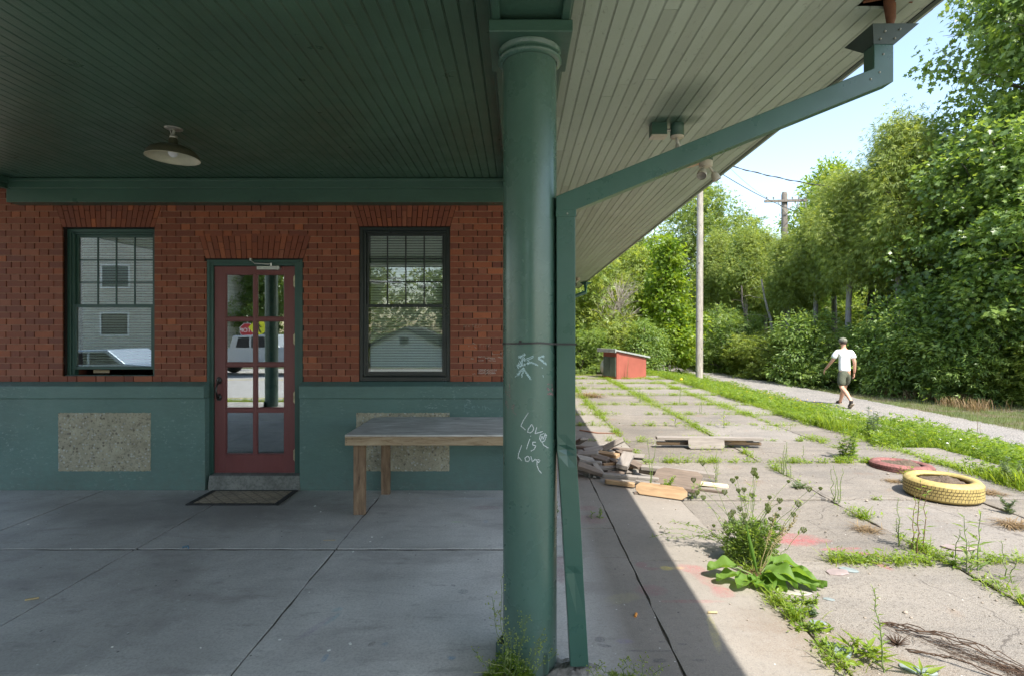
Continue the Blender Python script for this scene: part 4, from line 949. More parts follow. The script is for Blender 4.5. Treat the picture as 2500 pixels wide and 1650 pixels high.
# doormat
dm = empty('doormat', (-2.55, 4.965, 0), label='brown doormat with black rubber border on the floor before the maroon door', cat='doormat')
m = MB(); frame_pts = (-.415,.415,-.215,.215)
m.box(-.415,.415,-.215,-.185,.001,.011); m.box(-.415,.415,.190,.213,.001,.011); m.box(-.415,-.370,-.185,.190,.001,.011); m.box(.370,.415,-.185,.190,.001,.011)
rr = random.Random(2)
for i in range(150):
    a = rr.choice([0,1,2]);
    if a == 0: c_ = (rr.uniform(-.40,.40), rr.uniform(-.210,-.190))
    else: c_ = ((-1 if a == 1 else 1)*rr.uniform(.376,.408), rr.uniform(-.2,.2))
    m.cbox((c_[0],c_[1],.012), .014, .009, .004, Matrix.Rotation(rr.uniform(0,3),4,'Z'))
m.build('rubber_border', M('black_rubber', (.022,.022,.022), .7, .3, 30, .4, 80), dm)
def mat_mat():
    mm, nt, b, out = new_mat('brown_matting'); n = N(nt); v = n.map((1,1,1), rot=(0,0,rad(45)))
    w1 = nt.nodes.new('ShaderNodeTexWave'); w1.inputs['Scale'].default_value = 4.2; nt.links.new(v, w1.inputs[0]); 
    w2 = nt.nodes.new('ShaderNodeTexWave'); w2.inputs['Scale'].default_value = 4.2; w2.bands_direction = 'Y'; nt.links.new(v, w2.inputs[0])
    k = n.math('MAXIMUM', n.ramp(w1.outputs[1], .90, .98), n.ramp(w2.outputs[1], .90, .98))
    c = n.mix(n.ramp(n.noise(60, 4, .7), .3, .7), (.25,.195,.135), (.42,.345,.25)); c = n.mix(n.math('MULTIPLY', k, .45), c, (.09,.07,.05)); c = n.mix(n.math('MULTIPLY', n.ramp(n.noise(5, 5), .45, .7), .5), c, (.12,.10,.08))
    nt.links.new(c, b.inputs['Base Color']); b.inputs['Roughness'].default_value = .95; nt.links.new(n.bump(n.math('SUBTRACT', n.noise(120, 4, .8), k), .7, .005), b.inputs['Normal']); return mm
m = MB(); m.box(-.3698,.3698,-.1848,.1898,.001,.0085); m.build('matting', mat_mat(), dm)

# table
tx0, tx1, ty0, ty1, tz = -1.39, .27, 4.28, 5.165, .722
tb = empty('wooden_table', ((tx0+tx1)/2, (ty0+ty1)/2, 0), label='rough timber table with weathered plywood top against the green plinth', cat='table')
tl = tb.location
def tbox(mb, x0, x1, y0, y1, z0, z1): mb.box(x0-tl.x, x1-tl.x, y0-tl.y, y1-tl.y, z0, z1)
m = MB(); m.prism([(tx0-tl.x,ty0-tl.y),(tx1-tl.x,ty0-tl.y),(tx1-tl.x,ty1-tl.y),(tx0+.06-tl.x,ty1-tl.y),(tx0-tl.x,ty1-.06-tl.y)], tz-.014, tz); m.build('tabletop', MT['ply'], tb, bevel=.002)
m = MB(); tbox(m, tx0, tx1, ty0, ty0+.038, tz-.086, tz-.0145); tbox(m, tx0, tx0+.038, ty0+.0385, ty1-.07, tz-.086, tz-.0145); tbox(m, tx0+.08, tx1, ty1-.04, ty1, tz-.086, tz-.0145); tbox(m, tx1-.038, tx1, ty0+.0385, ty1-.041, tz-.086, tz-.0145)
for x_ in (tx0+.55, tx0+1.1): tbox(m, x_, x_+.038, ty0+.0385, ty1-.041, tz-.086, tz-.0145)
m.build('apron', MT['apron'], tb, bevel=.003)
nl = MB()
for x_, z_ in ((.012,-.03),(.012,-.045),(.012,-.062),(.058,-.026),(.058,-.033),(.13,-.035),(.46,-.075),(.54,-.055),(.62,-.03),(.87,-.04),(1.02,-.022),(1.15,-.06)): nl.ball((tx0+x_-tl.x, ty0-tl.y+.0005, tz+z_), .0032, 8, 5)
nl.build('nail', M('rusty_nail', (.03,.02,.015), .7), tb)
def post(x0, y0, wx, wy, name='leg'):
    m = MB(); tbox(m, x0, x0+wx, y0, y0+wy, .001, tz-.0145); tx_ = m.build(name, MT['legw'], tb, bevel=.004); return tx_
post(-1.402+.012, 4.50, .098, .045); post(-1.30, 5.06, .082, .045); post(.12, 4.50, .098, .045); post(.12, 5.06, .082, .045)

# litter on the porch floor: small flakes
fl = MB(); rr = random.Random(21)
for px, py in ((172,1339),(69,1280),(473,1200),(1000,1204),(862,1347),(755,1446),(683,1562),(803,1588),(274,1580),(855,1572),(908,1311),(933,1311),(904,1322),(1135,1202),(490,1582),(1000,1222),(783,1249),(915,1219),(1135,1215),(769,1235)):
    x_, y_, _ = G(px, py); s_ = rr.uniform(.004,.011); fl.cbox((x_, y_, .004), s_*1.6, s_, .003, Matrix.Rotation(rr.uniform(0,3),4,'Z'))
tag(fl.build('paint_flakes', M('white_flake', (.75,.74,.70), .7)), 'scattered white paint flakes on the porch floor', 'litter', kind='stuff')
def twig(name, pts, r, mat, **k):
    m = MB(); q = [Vector(p_) for p_ in pts]; b0 = q[0].copy(); m.tube([p_-b0 for p_ in q], r, 6); o = m.build(name, mat); o.location = b0; return tag(o, **k)
strawm = M('dry_straw', (.42,.32,.17), .8, .3, 20)
x_, y_, _ = G(78, 1463); twig('wood_chip', [(x_-.03,y_-.01,.004),(x_+.03,y_+.012,.006)], .006, strawm, label='orange wood chip on the porch floor at far left', cat='wood chip')
x_, y_, _ = G(804, 1319); twig('straw', [(x_-.045,y_,.004),(x_+.045,y_+.004,.004)], .002, strawm, label='pale straw lying on the porch floor near the table leg', cat='straw')
x_, y_, _ = G(1552, 1503); twig('dry_leaf', [(x_-.006,y_-.014,.004),(x_+.006,y_+.014,.008)], .007, M('orange_leaf', (.65,.25,.04), .7), label='small curled orange leaf on the shaded pavement right of the downspout', cat='leaf')
x_, y_, _ = G(452, 1337); twig('blue_wrapper', [(x_-.02,y_,.005),(x_+.015,y_+.01,.012),(x_+.03,y_-.01,.004)], .006, M('blue_scrap', (.08,.16,.22), .5), label='small blue scrap in the pavement joint below the doormat', cat='litter')

# ================================================================== TYRES
def tyre(name, loc, R, r_in, w, paintm, dark, tilt, label, soilz=None, wob=0.0):
    root = empty(name, loc, label=label, cat='tyre'); root.rotation_euler = tilt
    m = MB(); pitch = 66; ang = []
    for i in range(pitch): a0 = 2*PI*i/pitch; ang += [(a0, 1), (a0 + 2*PI/pitch*.84, 0)]
    prof = [(r_in,.0+.02),(r_in-.004,.012),(r_in+.02,.004),(R-.05,.0),(R-.022,.006),(R-.008,.022)]
    zt = [.026,.054,.058,.080,.085,.107,.112,.140]; zt = [z*w/.17 for z in zt]
    tread = [(R,zt[0]),(R,zt[1]),(R-.009,zt[1]+.0005),(R-.009,zt[2]-.0005),(R,zt[2]),(R,zt[3]),(R-.009,zt[3]+.0005),(R-.009,zt[4]-.0005),(R,zt[4]),(R,zt[5]),(R-.009,zt[5]+.0005),(R-.009,zt[6]-.0005),(R,zt[6]),(R,zt[7])]
    topp = [(R-.008,w-.024),(R-.022,w-.008),(R-.05,w),(R-.085,w-.004),(r_in+.012,w-.010),(r_in-.004,w-.018),(r_in,w-.03),(r_in+.02,w-.05),(r_in+.06,w*.5),(r_in+.02,.05)]
    full = prof + tread + topp; n_ = len(ang); V = []
    for i, (r_, z_) in enumerate(full):
        for j, (a, blk) in enumerate(ang):
            k_ = len(prof) <= i < len(prof)+len(tread); band = (i-len(prof))//4 if k_ else 0
            aa = a + (band % 2)*PI/pitch + (.02*((i-len(prof)) % 4 in (1,) ) if k_ else 0)
            V.append((r_*math.cos(aa), r_*math.sin(aa), z_ + wob*math.sin(2*a+1)))
    nk = len(full)
    for i in range(nk):
        i2 = (i+1) % nk; inb = len(prof) <= i < len(prof)+len(tread)-1; sub = (i-len(prof)) % 4 if inb else -1
        for j in range(n_):
            j2 = (j+1) % n_; mi_ = 0
            if inb and sub in (1,2,3): mi_ = 1
            if inb and sub == 0 and ang[j][1] == 0: mi_ = 1
            m.add([V[i*n_+j], V[i*n_+j2], V[i2*n_+j2], V[i2*n_+j]], [(0,1,2,3)], mi_, smooth=not inb)
    m.build('tyre_wall', [paintm, dark], root, weld=True)
    s_ = MB(); r_ = random.Random(int(R*1000)); R5, n5 = 9, 30; V = [(0,0,soilz)]
    for i in range(1, R5+1):
        for j in range(n5):
            a = 2*PI*j/n5; t = i/R5; V.append(((r_in+.03)*t*math.cos(a), (r_in+.03)*t*math.sin(a), soilz - .03*t + r_.uniform(-.012,.014)+ .035*math.exp(-((t*math.cos(a)-.45)**2+(t*math.sin(a)-.1)**2)*9)))
    s_.add(V, [(0,1+j,1+(j+1) % n5) for j in range(n5)] + [(1+(i-1)*n5+j, 1+i*n5+j, 1+i*n5+(j+1) % n5, 1+(i-1)*n5+(j+1) % n5) for i in range(1,R5) for j in range(n5)], smooth=True)
    s_.build('soil', M('dry_soil', (.13,.095,.065), .95, .4, 30, .9, 60, .02, fine=.6), root)
    return root
yel = M('yellow_tyre_paint', (.42,.32,.11), .6, .25, 9, .25, 40, fine=.35); tdark = M('bare_tyre_rubber', (.055,.040,.022), .8)
redp = M('faded_red_tyre_paint', (.21,.085,.075), .85, .4, 8, .3, 40, fine=.7)
gx_, gy_, _ = G(2301, 1187, .09)
tyre('tyre_planter', (gx_, gy_, .002), .305, .205, .178, yel, tdark, (0,0,.3), 'yellow painted tyre lying flat on the concrete, filled with dry soil', .150)
gx_, gy_, _ = G(2200, 1133, .04)
tyre('tyre_planter', (gx_, gy_, -.085), .31, .205, .155, redp, tdark, (rad(-2), rad(2.5), .1), 'faded red tyre sunk in soil behind the yellow one', .150)

# ================================================================== STONES
def stone(px, py, L, Wd, T, rz, label, seed, mat):
    r_ = random.Random(seed); n_ = 9; poly = []
    for i in range(n_):
        a = 2*PI*i/n_ + r_.uniform(-.2,.2); poly.append((L/2*math.cos(a)*r_.uniform(.8,1.1), Wd/2*math.sin(a)*r_.uniform(.8,1.1)))
    m = MB(); m.prism(poly, .0, T); o = m.build('slate_stone', mat, bevel=.004); x_, y_, _ = G(px, py); o.location = (x_, y_, .004); o.rotation_euler = (rad(r_.uniform(-2,2)), rad(r_.uniform(-2,2)), rz)
    return tag(o, label, 'stone', 'broken slate pieces on the pavement')
sl1 = M('blue_grey_slate', (.20,.235,.235), .7, .2, 12, .4, 30); sl2 = M('pinkish_slate', (.25,.20,.19), .75, .2, 12, .4, 30)
stone(2047,1592,.115,.145,.016,.1,'large pale blue slate piece lying in the weedy joint in the foreground',1,sl1)
stone(2043,1399,.15,.10,.010,.1,'pinkish flat slate piece by the end of the weed clump',2,sl2)
stone(2072,1393,.12,.07,.010,-.5,'small grey slate piece touching the pinkish one',3,sl1)
stone(2024,1465,.075,.03,.008,-.4,'thin blue slate sliver alone on the concrete',4,sl1)
stone(1995,1524,.09,.06,.010,-.3,'grey slate chip half under the low green weeds',5,sl1)
stone(1938,1449,.20,.07,.010,-.2,'long pale slate strip just below the big dock leaves',6,M('pale_slate',(.30,.28,.25),.8,.2,12))
stone(2245,1640,.16,.07,.012,-.5,'slate piece at the bottom edge beside a grass blade',7,sl1)
stone(2340,1338,.24,.10,.010,-.1,'flat grey slate behind the tall weeds at right',8,sl2)
pb = MB(); rr = random.Random(77)
for i in range(420):
    x_ = rr.uniform(1.1, 4.9); y_ = rr.uniform(1.9, 8); s_ = rr.uniform(.003,.010)*(1.0 if rr.random() < .93 else 1.9)
    pb.ball((x_, y_, s_*.3+.003), s_, 6, 4, sc=(1, rr.uniform(.6,1), .6))
tag(pb.build('grit', M('loose_grit', (.26,.22,.18), .9, .6, .9), kind='stuff'), 'loose grit scattered over the sunlit concrete', 'grit')

# ================================================================== TIMBER
def board(p0, p1, w, t, mat, label, roll=0.0, chamfer=0, name='board', group='loose boards on the pavement', cat='board'):
    a, b_ = Vector(p0), Vector(p1); L = (b_-a).length; d = (b_-a).normalized()
    side = Vector((0,0,1)).cross(d).normalized(); up = d.cross(side)
    Mx = Matrix((( d.x, side.x, up.x, 0),(d.y, side.y, up.y, 0),(d.z, side.z, up.z, 0),(0,0,0,1)))
    m = MB(); c = chamfer
    if c: m.prism([(0,-w/2+c*.8),(c,-w/2),(L-c,-w/2),(L,-w/2+c*.8),(L,w/2-c*.8),(L-c,w/2),(c,w/2),(0,w/2-c*.8)], -t/2, t/2)
    else: m.prism([(0,-w/2),(L,-w/2),(L,w/2),(0,w/2)], -t/2, t/2)
    o = m.build(name, mat, bevel=min(t, w)*.10, seg=1)
    o.matrix_world = Matrix.Translation(a) @ Mx @ Matrix.Rotation(roll, 4, 'X'); return tag(o, label, cat, group)
def r6(u, v, z): return G(1400+u*.1684, 1040+v*.1684, z)
OW, NW, DW = MT['oldwood'], MT['newwood'], MT['darkwood']
gA = 'broken trusses lying on the pavement'
def pl_(a, b_, *k, **q): return board(a, b_, *k, **q)
# far stack
pl_(r6(1200,165,.13), r6(2740,178,.13), .10, .038, OW, 'long grey plank on top of the farther timber stack', group=gA)
pl_(r6(1205,240,.05), r6(2720,250,.05), .038, .045, DW, 'lower long plank under the farther timber stack', group=gA)
pl_(r6(1330,195,.085), r6(2600,205,.085), .05, .035, OW, 'middle plank inside the farther timber stack', group=gA)
a = r6(1650,250,.062); b_ = r6(2170,250,.062); pl_((a[0],a[1]-.04,.072),(b_[0],b_[1]-.04,.072), .135, .018, OW, 'six sided plywood plate full of nail holes on the farther timber stack', roll=rad(76), chamfer=.03, group=gA, cat='plate')
a = r6(2180,220,.07); b_ = r6(2500,232,.07); pl_((a[0],a[1]-.01,.085),(b_[0],b_[1]-.01,.085), .09, .018, NW, 'tan plate at the right half of the farther timber stack', roll=rad(70), chamfer=.02, group=gA, cat='plate')
pl_(r6(1205,238,.055), r6(1540,245,.055), .05, .03, NW, 'tan stub end at the left of the farther timber stack', group=gA)
pl_(r6(2400,243,.055), r6(2700,247,.055), .05, .03, NW, 'tan stub end at the right of the farther timber stack', group=gA)
# near stack
pl_(r6(985,590,.11), r6(2050,710,.10), .085, .042, OW, 'long grey plank along the back of the nearer timber stack', group=gA)
pl_(r6(960,640,.06), r6(1450,720,.06), .06, .042, DW, 'dark plank under the back of the nearer timber stack', group=gA)
pl_(r6(435,705,.075), r6(1240,775,.075), .07, .040, OW, 'grey plank reaching left out of the nearer timber stack', group=gA)
pl_(r6(455,795,.035), r6(890,850,.035), .045, .042, NW, 'tan pointed plank lying lowest at the left of the nearer stack', chamfer=.02, group=gA)
pl_(r6(1180,700,.105), r6(1850,800,.105), .26, .018, MT['darkwood'], 'large stained plywood gusset lying across the nearer stack', roll=rad(24), chamfer=.06, group=gA, cat='plate')
a = r6(905,900,.05); b_ = r6(1650,1000,.05); pl_((a[0],a[1],.060),(b_[0],b_[1],.060), .115, .020, NW, 'tan six sided plate at the front of the nearer stack', roll=rad(66), chamfer=.045, group=gA, cat='plate')
pl_(r6(1500,900,.085), r6(1800,935,.085), .045, .035, DW, 'short dark plank behind the tan front plate', group=gA)
pl_(r6(1810,820,.035), r6(2240,870,.012), .055, .030, M('fresh_split_wood',(.62,.52,.36),.7,.2,14), 'pale freshly split lath sticking out right of the nearer stack', group=gA, cat='lath')
pl_(r6(1780,905,.016), r6(2180,955,.016), .02, .02, DW, 'thin dark lath on the ground right of the nearer stack', group=gA, cat='lath')
pl_(r6(880,965,.012), r6(1200,975,.012), .02, .018, DW, 'thin dark lath on the ground before the nearer stack', group=gA, cat='lath')
pl_(r6(900,800,.06), r6(1250,850,.06), .05, .03, OW, 'short grey plank in the middle of the nearer stack', group=gA)
# heap beside the downspout
gH = 'heap of broken boards behind the downspout'; hl = 'broken weathered board jumbled in the heap behind the downspout'
heap = [((40,250,.06),(155,180,.20),.10,.03,OW,0),((160,355,.12),(450,310,.14),.09,.03,OW,15),((440,320,.14),(720,185,.26),.085,.02,OW,35),((40,300,.10),(330,320,.12),.10,.03,DW,0),
 ((60,400,.12),(360,390,.14),.10,.04,OW,10),((330,350,.09),(610,380,.09),.09,.04,OW,0),((360,380,.10),(650,430,.10),.09,.04,NW,5),((60,450,.15),(300,500,.09),.10,.03,OW,20),
 ((270,430,.11),(500,500,.08),.11,.05,DW,12),((70,510,.10),(410,530,.10),.08,.03,OW,0),((60,560,.13),(420,680,.05),.12,.045,DW,10),((300,540,.12),(410,690,.05),.06,.03,OW,0),
 ((370,600,.04),(650,600,.04),.09,.035,OW,0),((420,470,.05),(650,530,.05),.10,.02,OW,5),((560,490,.08),(700,560,.07),.07,.03,DW,0),((600,340,.10),(740,420,.10),.07,.05,DW,0),
 ((430,340,.10),(560,300,.16),.05,.02,NW,30),((560,320,.05),(860,345,.05),.10,.025,DW,0),((770,570,.06),(940,575,.06),.09,.04,NW,0),((820,510,.10),(990,590,.10),.10,.03,DW,10),
 ((870,420,.03),(1030,430,.03),.20,.012,OW,0),((500,620,.02),(870,640,.02),.18,.012,OW,0),((440,700,.03),(700,660,.03),.10,.02,DW,0),((80,640,.04),(260,690,.04),.06,.03,OW,0),((430,560,.06),(640,540,.06),.05,.03,NW,0),((100,600,.05),(330,560,.05),.07,.03,OW,0)]
for (u0,v0,z0),(u1,v1,z1),w_,t_,mt_,ro in heap: pl_(r6(u0,v0,z0), r6(u1,v1,z1), w_, t_, mt_, hl, roll=rad(ro), group=gH)
pl_(r6(700,590,.09), r6(800,400,.16), .13, .055, OW, 'thick grey beam end standing proud on top of the board heap', roll=rad(8), group=gH)
rr = random.Random(9)
for i in range(9):
    x_, y_, _ = r6(rr.uniform(170,420), rr.uniform(690,760), 0); m = MB(); m.cbox((0,0,0), .05, .035, .03); o = m.build('rubble_chunk', mortm, bevel=.006); o.location = (x_, y_, .015); o.rotation_euler = (rr.random(), rr.random(), rr.random()*3); tag(o, 'small grey rubble chunk at the foot of the board heap', 'rubble', 'rubble by the board heap')
# railway tie in the weeds
x0_, y0_, _ = G(2038, 1030, -.18); pl_((x0_-.02, y0_, -.13),(x0_+.62, y0_-1.15, -.20), .16, .14, OW, 'grey weathered timber tie half hidden in the weeds', name='timber_tie', group=None, cat='timber')
x0_, y0_, _ = r6(90,62,.01); twig('dry_stick', [(x0_,y0_,.02),(x0_+.25,y0_-.2,.012),(x0_+.62,y0_-.22,.01)], [.010,.012,.004], M('red_brown_twig',(.22,.11,.07),.8), label='thin red brown stick on the concrete right of the downspout', cat='stick')
x0_, y0_, _ = G(1728,1497); twig('dry_stick', [(x0_,y0_,.008),(x0_+.05,y0_-.005,.010)], .006, strawm, label='short tan stick on the sunlit concrete below the dock leaves', cat='stick')

# ================================================================== SHED
Ys = 17.0
def S(px, py, Y=Ys): return W(px, py, Y)
shed = empty('garden_shed', (S(1540,925)[0], Ys+.6, 0), rz=0, label='small red shed with green doors and slanting grey roof at the end of the pavement', cat='shed')
sl = shed.location
c0 = Vector((S(1505,925)[0], Ys, 0)); c1 = Vector((S(1580,925)[0]+.14, Ys+.72, 0)); c3 = Vector((S(1487,915)[0]-.06, Ys+.55, 0)); 
ex = (c1-c0).normalized(); ey = (c3-c0); ey = Vector((-ex.y, ex.x, 0)); Lx = (c1-c0).length; Ly = .62
zl, zr2 = 1.56-(858-806)*Ys/F, 1.56-(874-806)*(Ys+.7)/F
redw = M('red_shed_paint', (.30,.085,.058), .6, .12, 3, .2, 40); grnw = M('grey_green_door', (.085,.115,.085), .6, .15, 6, .2, 40); grw = MT['oldwood']
def sp(u, v, z): q = c0 + ex*u + ey*v; return (q.x-sl.x, q.y-sl.y, z)
m = MB(); V = [sp(0,0,-.05),sp(Lx,0,-.05),sp(Lx,Ly,-.05),sp(0,Ly,-.05),sp(0,0,zl),sp(Lx,0,zr2),sp(Lx,Ly,zr2),sp(0,Ly,zl)]
m.add(V, [(0,1,5,4),(1,2,6,5),(2,3,7,6),(3,0,4,7),(4,5,6,7)])
for u in (0.0, .06): m.add([sp(u,-.012,0),sp(u+.045,-.012,0),sp(u+.045,-.012,zl-.03),sp(u,-.012,zl-.03),sp(u,0,0),sp(u+.045,0,0),sp(u+.045,0,zl-.03),sp(u,0,zl-.03)], [(0,1,2,3),(1,5,6,2),(4,0,3,7),(3,2,6,7)])
m.build('wall', redw, shed)
m = MB()
for v0, v1 in ((.02,.30),(.31,.60)):
    m.add([sp(-.02,v0,.08),sp(-.02,v1,.08),sp(-.02,v1,zl*.80),sp(-.02,v0,zl*.80),sp(-.003,v0,.08),sp(-.003,v1,.08),sp(-.003,v1,zl*.80),sp(-.003,v0,zl*.80)], [(0,3,2,1),(0,1,5,4),(1,2,6,5),(2,3,7,6),(3,0,4,7)])
    m.add([sp(-.03,v0+.02,.1),sp(-.03,v0+.06,.1),sp(-.03,v0+.06,zl*.78),sp(-.03,v0+.02,zl*.78)], [(0,3,2,1)])
m.build('door', grnw, shed)
m = MB(); o_ = .10
V = [sp(-.09,-.06,zl+.02),sp(Lx+.14,-.06,zr2+.0),sp(Lx+.14,Ly+.06,zr2),sp(-.09,Ly+.16,zl+.02)]; V += [(a_,b_,c_+.055) for a_,b_,c_ in V]
m.add(V, [(3,2,1,0),(4,5,6,7),(0,1,5,4),(1,2,6,5),(2,3,7,6),(3,0,4,7)])
m.add([sp(-.12,-.08,zl-.03),sp(-.085,-.08,zl-.03),sp(-.085,Ly+.18,zl-.03),sp(-.12,Ly+.18,zl-.03),sp(-.12,-.08,zl+.09),sp(-.085,-.08,zl+.09),sp(-.085,Ly+.18,zl+.09),sp(-.12,Ly+.18,zl+.09)], [(3,2,1,0),(4,5,6,7),(0,1,5,4),(1,2,6,5),(2,3,7,6),(3,0,4,7)])
m.build('roof', M('mossy_grey_roof',(.27,.29,.27),.85,.3,9,.5,40), shed, bevel=.006)
tk = MB(); tk.ball((0,0,.36), .34, 28, 18, sc=(1,1.7,1)); 
for dy in (-.3,.3): tk.cbox((0,dy,.04), .3, .10, .12)
x_, y_, _ = G(1496, 908); o = tk.build('storage_tank', M('worn_silver_paint',(.46,.44,.36),.45,.25,5,.2,30,metal=.35)); o.location = (3.13, 18.0, -.05); tag(o, 'round silver storage tank behind the red shed', 'tank')

# ================================================================== POLES AND WIRES
gzf = lambda x, y: float(gz(x, y))
px_, py_ = 6.92, 20.3
pole = empty('utility_pole', (px_, py_, gzf(px_,py_)-.1), label='tall pale grey wooden utility pole beside the gravel path', cat='utility pole')
m = MB(); m.tube([(0,0,0),(0,0,.5),(.01,0,3),(.03,0,6),(.03,0,9.6)], [.145,.135,.130,.120,.105], 28); m.build('pole_shaft', MT['polewood'], pole)
m = MB(); rr = random.Random(3)
for i in range(7): a = rr.uniform(PI, 2*PI); z_ = rr.uniform(1,7); m.ball((.128*math.cos(a), .128*math.sin(a), z_), .018, 8, 6, sc=(1,1,1.6))
m.build('knot', M('knot_hole',(.06,.045,.035),.9), pole)
m = MB(); m.cbox((.03,0,9.2), 1.7, .1, .11); m.tube([(.03,-.12,9.1),(.03,-.12,8.6)], .1, 12); m.build('crossarm', MT['polewood2'], pole)
Y2 = 25.5; x2 = (1915-VX)*Y2/F; z2 = 1.56-(470-VY)*Y2/F
pole2 = empty('utility_pole', (x2, Y2, gzf(x2,Y2)-.1), label='old dark utility pole with crossarm rising behind the cedars', cat='utility pole')
hz = z2 - pole2.location.z
m = MB(); m.tube([(0,0,0),(.02,0,hz*.5),(0,0,hz-.12),(0,0,hz)], [.19,.16,.135,.10], 18); m.build('pole_shaft', MT['polewood2'], pole2)
m = MB(); zc_ = hz-.45; aw = 1.0; m.cbox((-.02,-.16,zc_), 2*aw, .10, .11, Matrix.Rotation(rad(-1.5),4,'Y')); m.build('crossarm', MT['polewood2'], pole2)
m = MB()
for s in (-1,1): m.tube([(s*.42,-.18,zc_-.05),(0,-.19,zc_-.62)], .018, 6)
m.build('brace', galv, pole2)
for dx in (-.92,-.60,.30,.62,.92):
    m = MB(); m.tube([(dx,-.16,zc_+.05),(dx,-.16,zc_+.13)], .012, 6); m.lathe([(.02,.0),(.045,.01),(.03,.04),(.045,.06),(.03,.10),(0,.11)], 12, (dx,-.16,zc_+.10)); m.build('insulator', M('grey_insulator',(.25,.27,.28),.3), pole2)
for dx in (.55,.92):
    m = MB(); m.tube([(dx,-.20,zc_-.06),(dx,-.20,zc_-.34)], [.03,.05], 8); m.build('insulator', galv, pole2)
def wire(p0, p1, sag, r, mat, label, twist=False):
    a, b_ = Vector(p0), Vector(p1); n_ = 60; pts = []
    for i in range(n_+1):
        t = i/n_; q = a.lerp(b_, t); q.z -= 4*sag*t*(1-t); pts.append(q - a)
    m = MB(); m.tube(pts, r, 6)
    if twist:
        pp = []
        for i in range(n_*8+1):
            t = i/(n_*8); q = a.lerp(b_, t); q.z -= 4*sag*t*(1-t); w_ = t*(b_-a).length*7; pp.append(q-a+Vector((0,math.cos(w_)*r*1.2,math.sin(w_)*r*1.6)))
        m.tube(pp, r*.9, 5)
    o = m.build('overhead_wire', mat); o.location = a; return tag(o, label, 'wire', 'overhead wires')
wb_ = M('black_cable',(.03,.03,.035),.5); wl = M('grey_cable',(.12,.13,.15),.5)
wire(W(1560,330,19.8), W(2125,468,21), .35, .014, wb_, 'thick twisted overhead cable sloping down into the trees', True)
wire((6.95,20.2,8.0), W(1990,532,26.5), .25, .016, wl, 'straight grey overhead wire crossing behind the old pole')
wire((6.9,20.3,9.1), (x2-.9,Y2-.16,z2-.32), .25, .006, wl, 'thin overhead wire to the left end of the crossarm')
wire((x2+.3,Y2-.16,z2-.22), W(2070,440,34), .10, .006, wl, 'thin overhead wire running right from the crossarm')

# ================================================================== REAR (reflected in the glass)
def pickup(loc, rz, body, label, low=False):
    r_ = empty('parked_car' if low else 'pickup_truck', loc, rz, label=label, cat='car' if low else 'pickup truck')
    if low: r_.scale = (.86,.95,.78)
    prof = [(-2.7,.55),(-2.7,1.12),(-1.0,1.15),(-.85,1.72),(.55,1.76),(1.15,1.22),(2.45,1.12),(2.7,.95),(2.72,.5)]
    m = MB(); m.prism([(a,b_) for a,b_ in prof][::-1], -.93, .93, axis='y'); m.build('body', M('silver_car_paint', body, .25, .04, 3, metal=.4, coat=.6), r_, bevel=.035, seg=3)
    m = MB()
    for s in (-1,1):
        for poly in ([(-.72,1.2),(-.62,1.62),(-.15,1.65),(-.15,1.2)],[(-.05,1.2),(-.05,1.66),(.48,1.66),(.95,1.22)]): m.prism(poly[::-1] if s > 0 else poly, s*.935-.004, s*.935+.004, axis='y')
    m.build('window', M('tinted_glass',(.02,.025,.03),.08,.1), r_)
    for x_ in (-1.75, 1.75):
        for s in (-1,1):
            m = MB(); m.lathe([(0,-.13),(.24,-.13),(.38,-.11),(.40,-.05),(.40,.05),(.38,.11),(.24,.13),(0,.13)], 28, (x_, s*.86, .40), mtx=Matrix.Rotation(rad(90),4,'X')); w_ = m.build('wheel', M('tyre_black',(.02,.02,.02),.8), r_)
            m = MB(); m.lathe([(0,.135),(.20,.14),(.23,.12)], 20, (x_, s*.86, .40), mtx=Matrix.Rotation(rad(-90*s),4,'X')); m.build('rim', galv, w_)
    return r_
pickup((-11.4, -13.2, -.385), 0, (.42,.44,.47), 'silver pickup truck standing on the road behind the viewer')
pickup((-12.6, -5.9, -.385), 0, (.30,.36,.44), 'low blue grey car parked at the kerb behind the viewer', True)
def octsign():
    r_ = empty('stop_sign', (-14.05, -15.6+.2-1.6, -.9), label='red octagonal stop sign at the roadside behind the viewer', cat='sign')
    m = MB(); pts = [(.38*math.cos(rad(22.5+45*i)), 2.45+.38*math.sin(rad(22.5+45*i))) for i in range(8)]
    pts2 = [(a*1.06, 2.45+(b_-2.45)*1.06) for a, b_ in pts]
    m.prism(pts2[::-1], -.006, .0, 0, 'y'); m.prism(pts[::-1], .001, .006, 1, 'y'); m.build('plate', [M('sign_white',(.8,.8,.8),.5,.02), M('sign_red',(.45,.02,.03),.5,.05)], r_)
    cu = bpy.data.curves.new('word','FONT'); cu.body = 'STOP'; cu.size = .30; cu.align_x = 'CENTER'; cu.align_y = 'CENTER'; cu.extrude = .002
    t = bpy.data.objects.new('word', cu); COL.objects.link(t); dg = bpy.context.evaluated_depsgraph_get(); me = bpy.data.meshes.new_from_object(t.evaluated_get(dg)); bpy.data.objects.remove(t)
    w_ = bpy.data.objects.new('lettering', me); COL.objects.link(w_); w_.parent = r_; w_.location = (0,.010,2.45); w_.rotation_euler = (rad(90),0,PI); me.materials.clear(); me.materials.append(M('letter_white',(.85,.85,.85),.5,.02))
    m = MB(); m.tube([(0,-.04,0),(0,-.04,2.9)], .03, 8); m.build('post', galv, r_)
octsign()
r_ = empty('crossing_sign', (-13.15, -16.4, -.8), label='yellow diamond pedestrian crossing sign at the roadside behind the viewer', cat='sign')
yl_ = M('sign_yellow',(.80,.78,.02),.5,.03); bk = M('sign_black',(.02,.02,.02),.5)
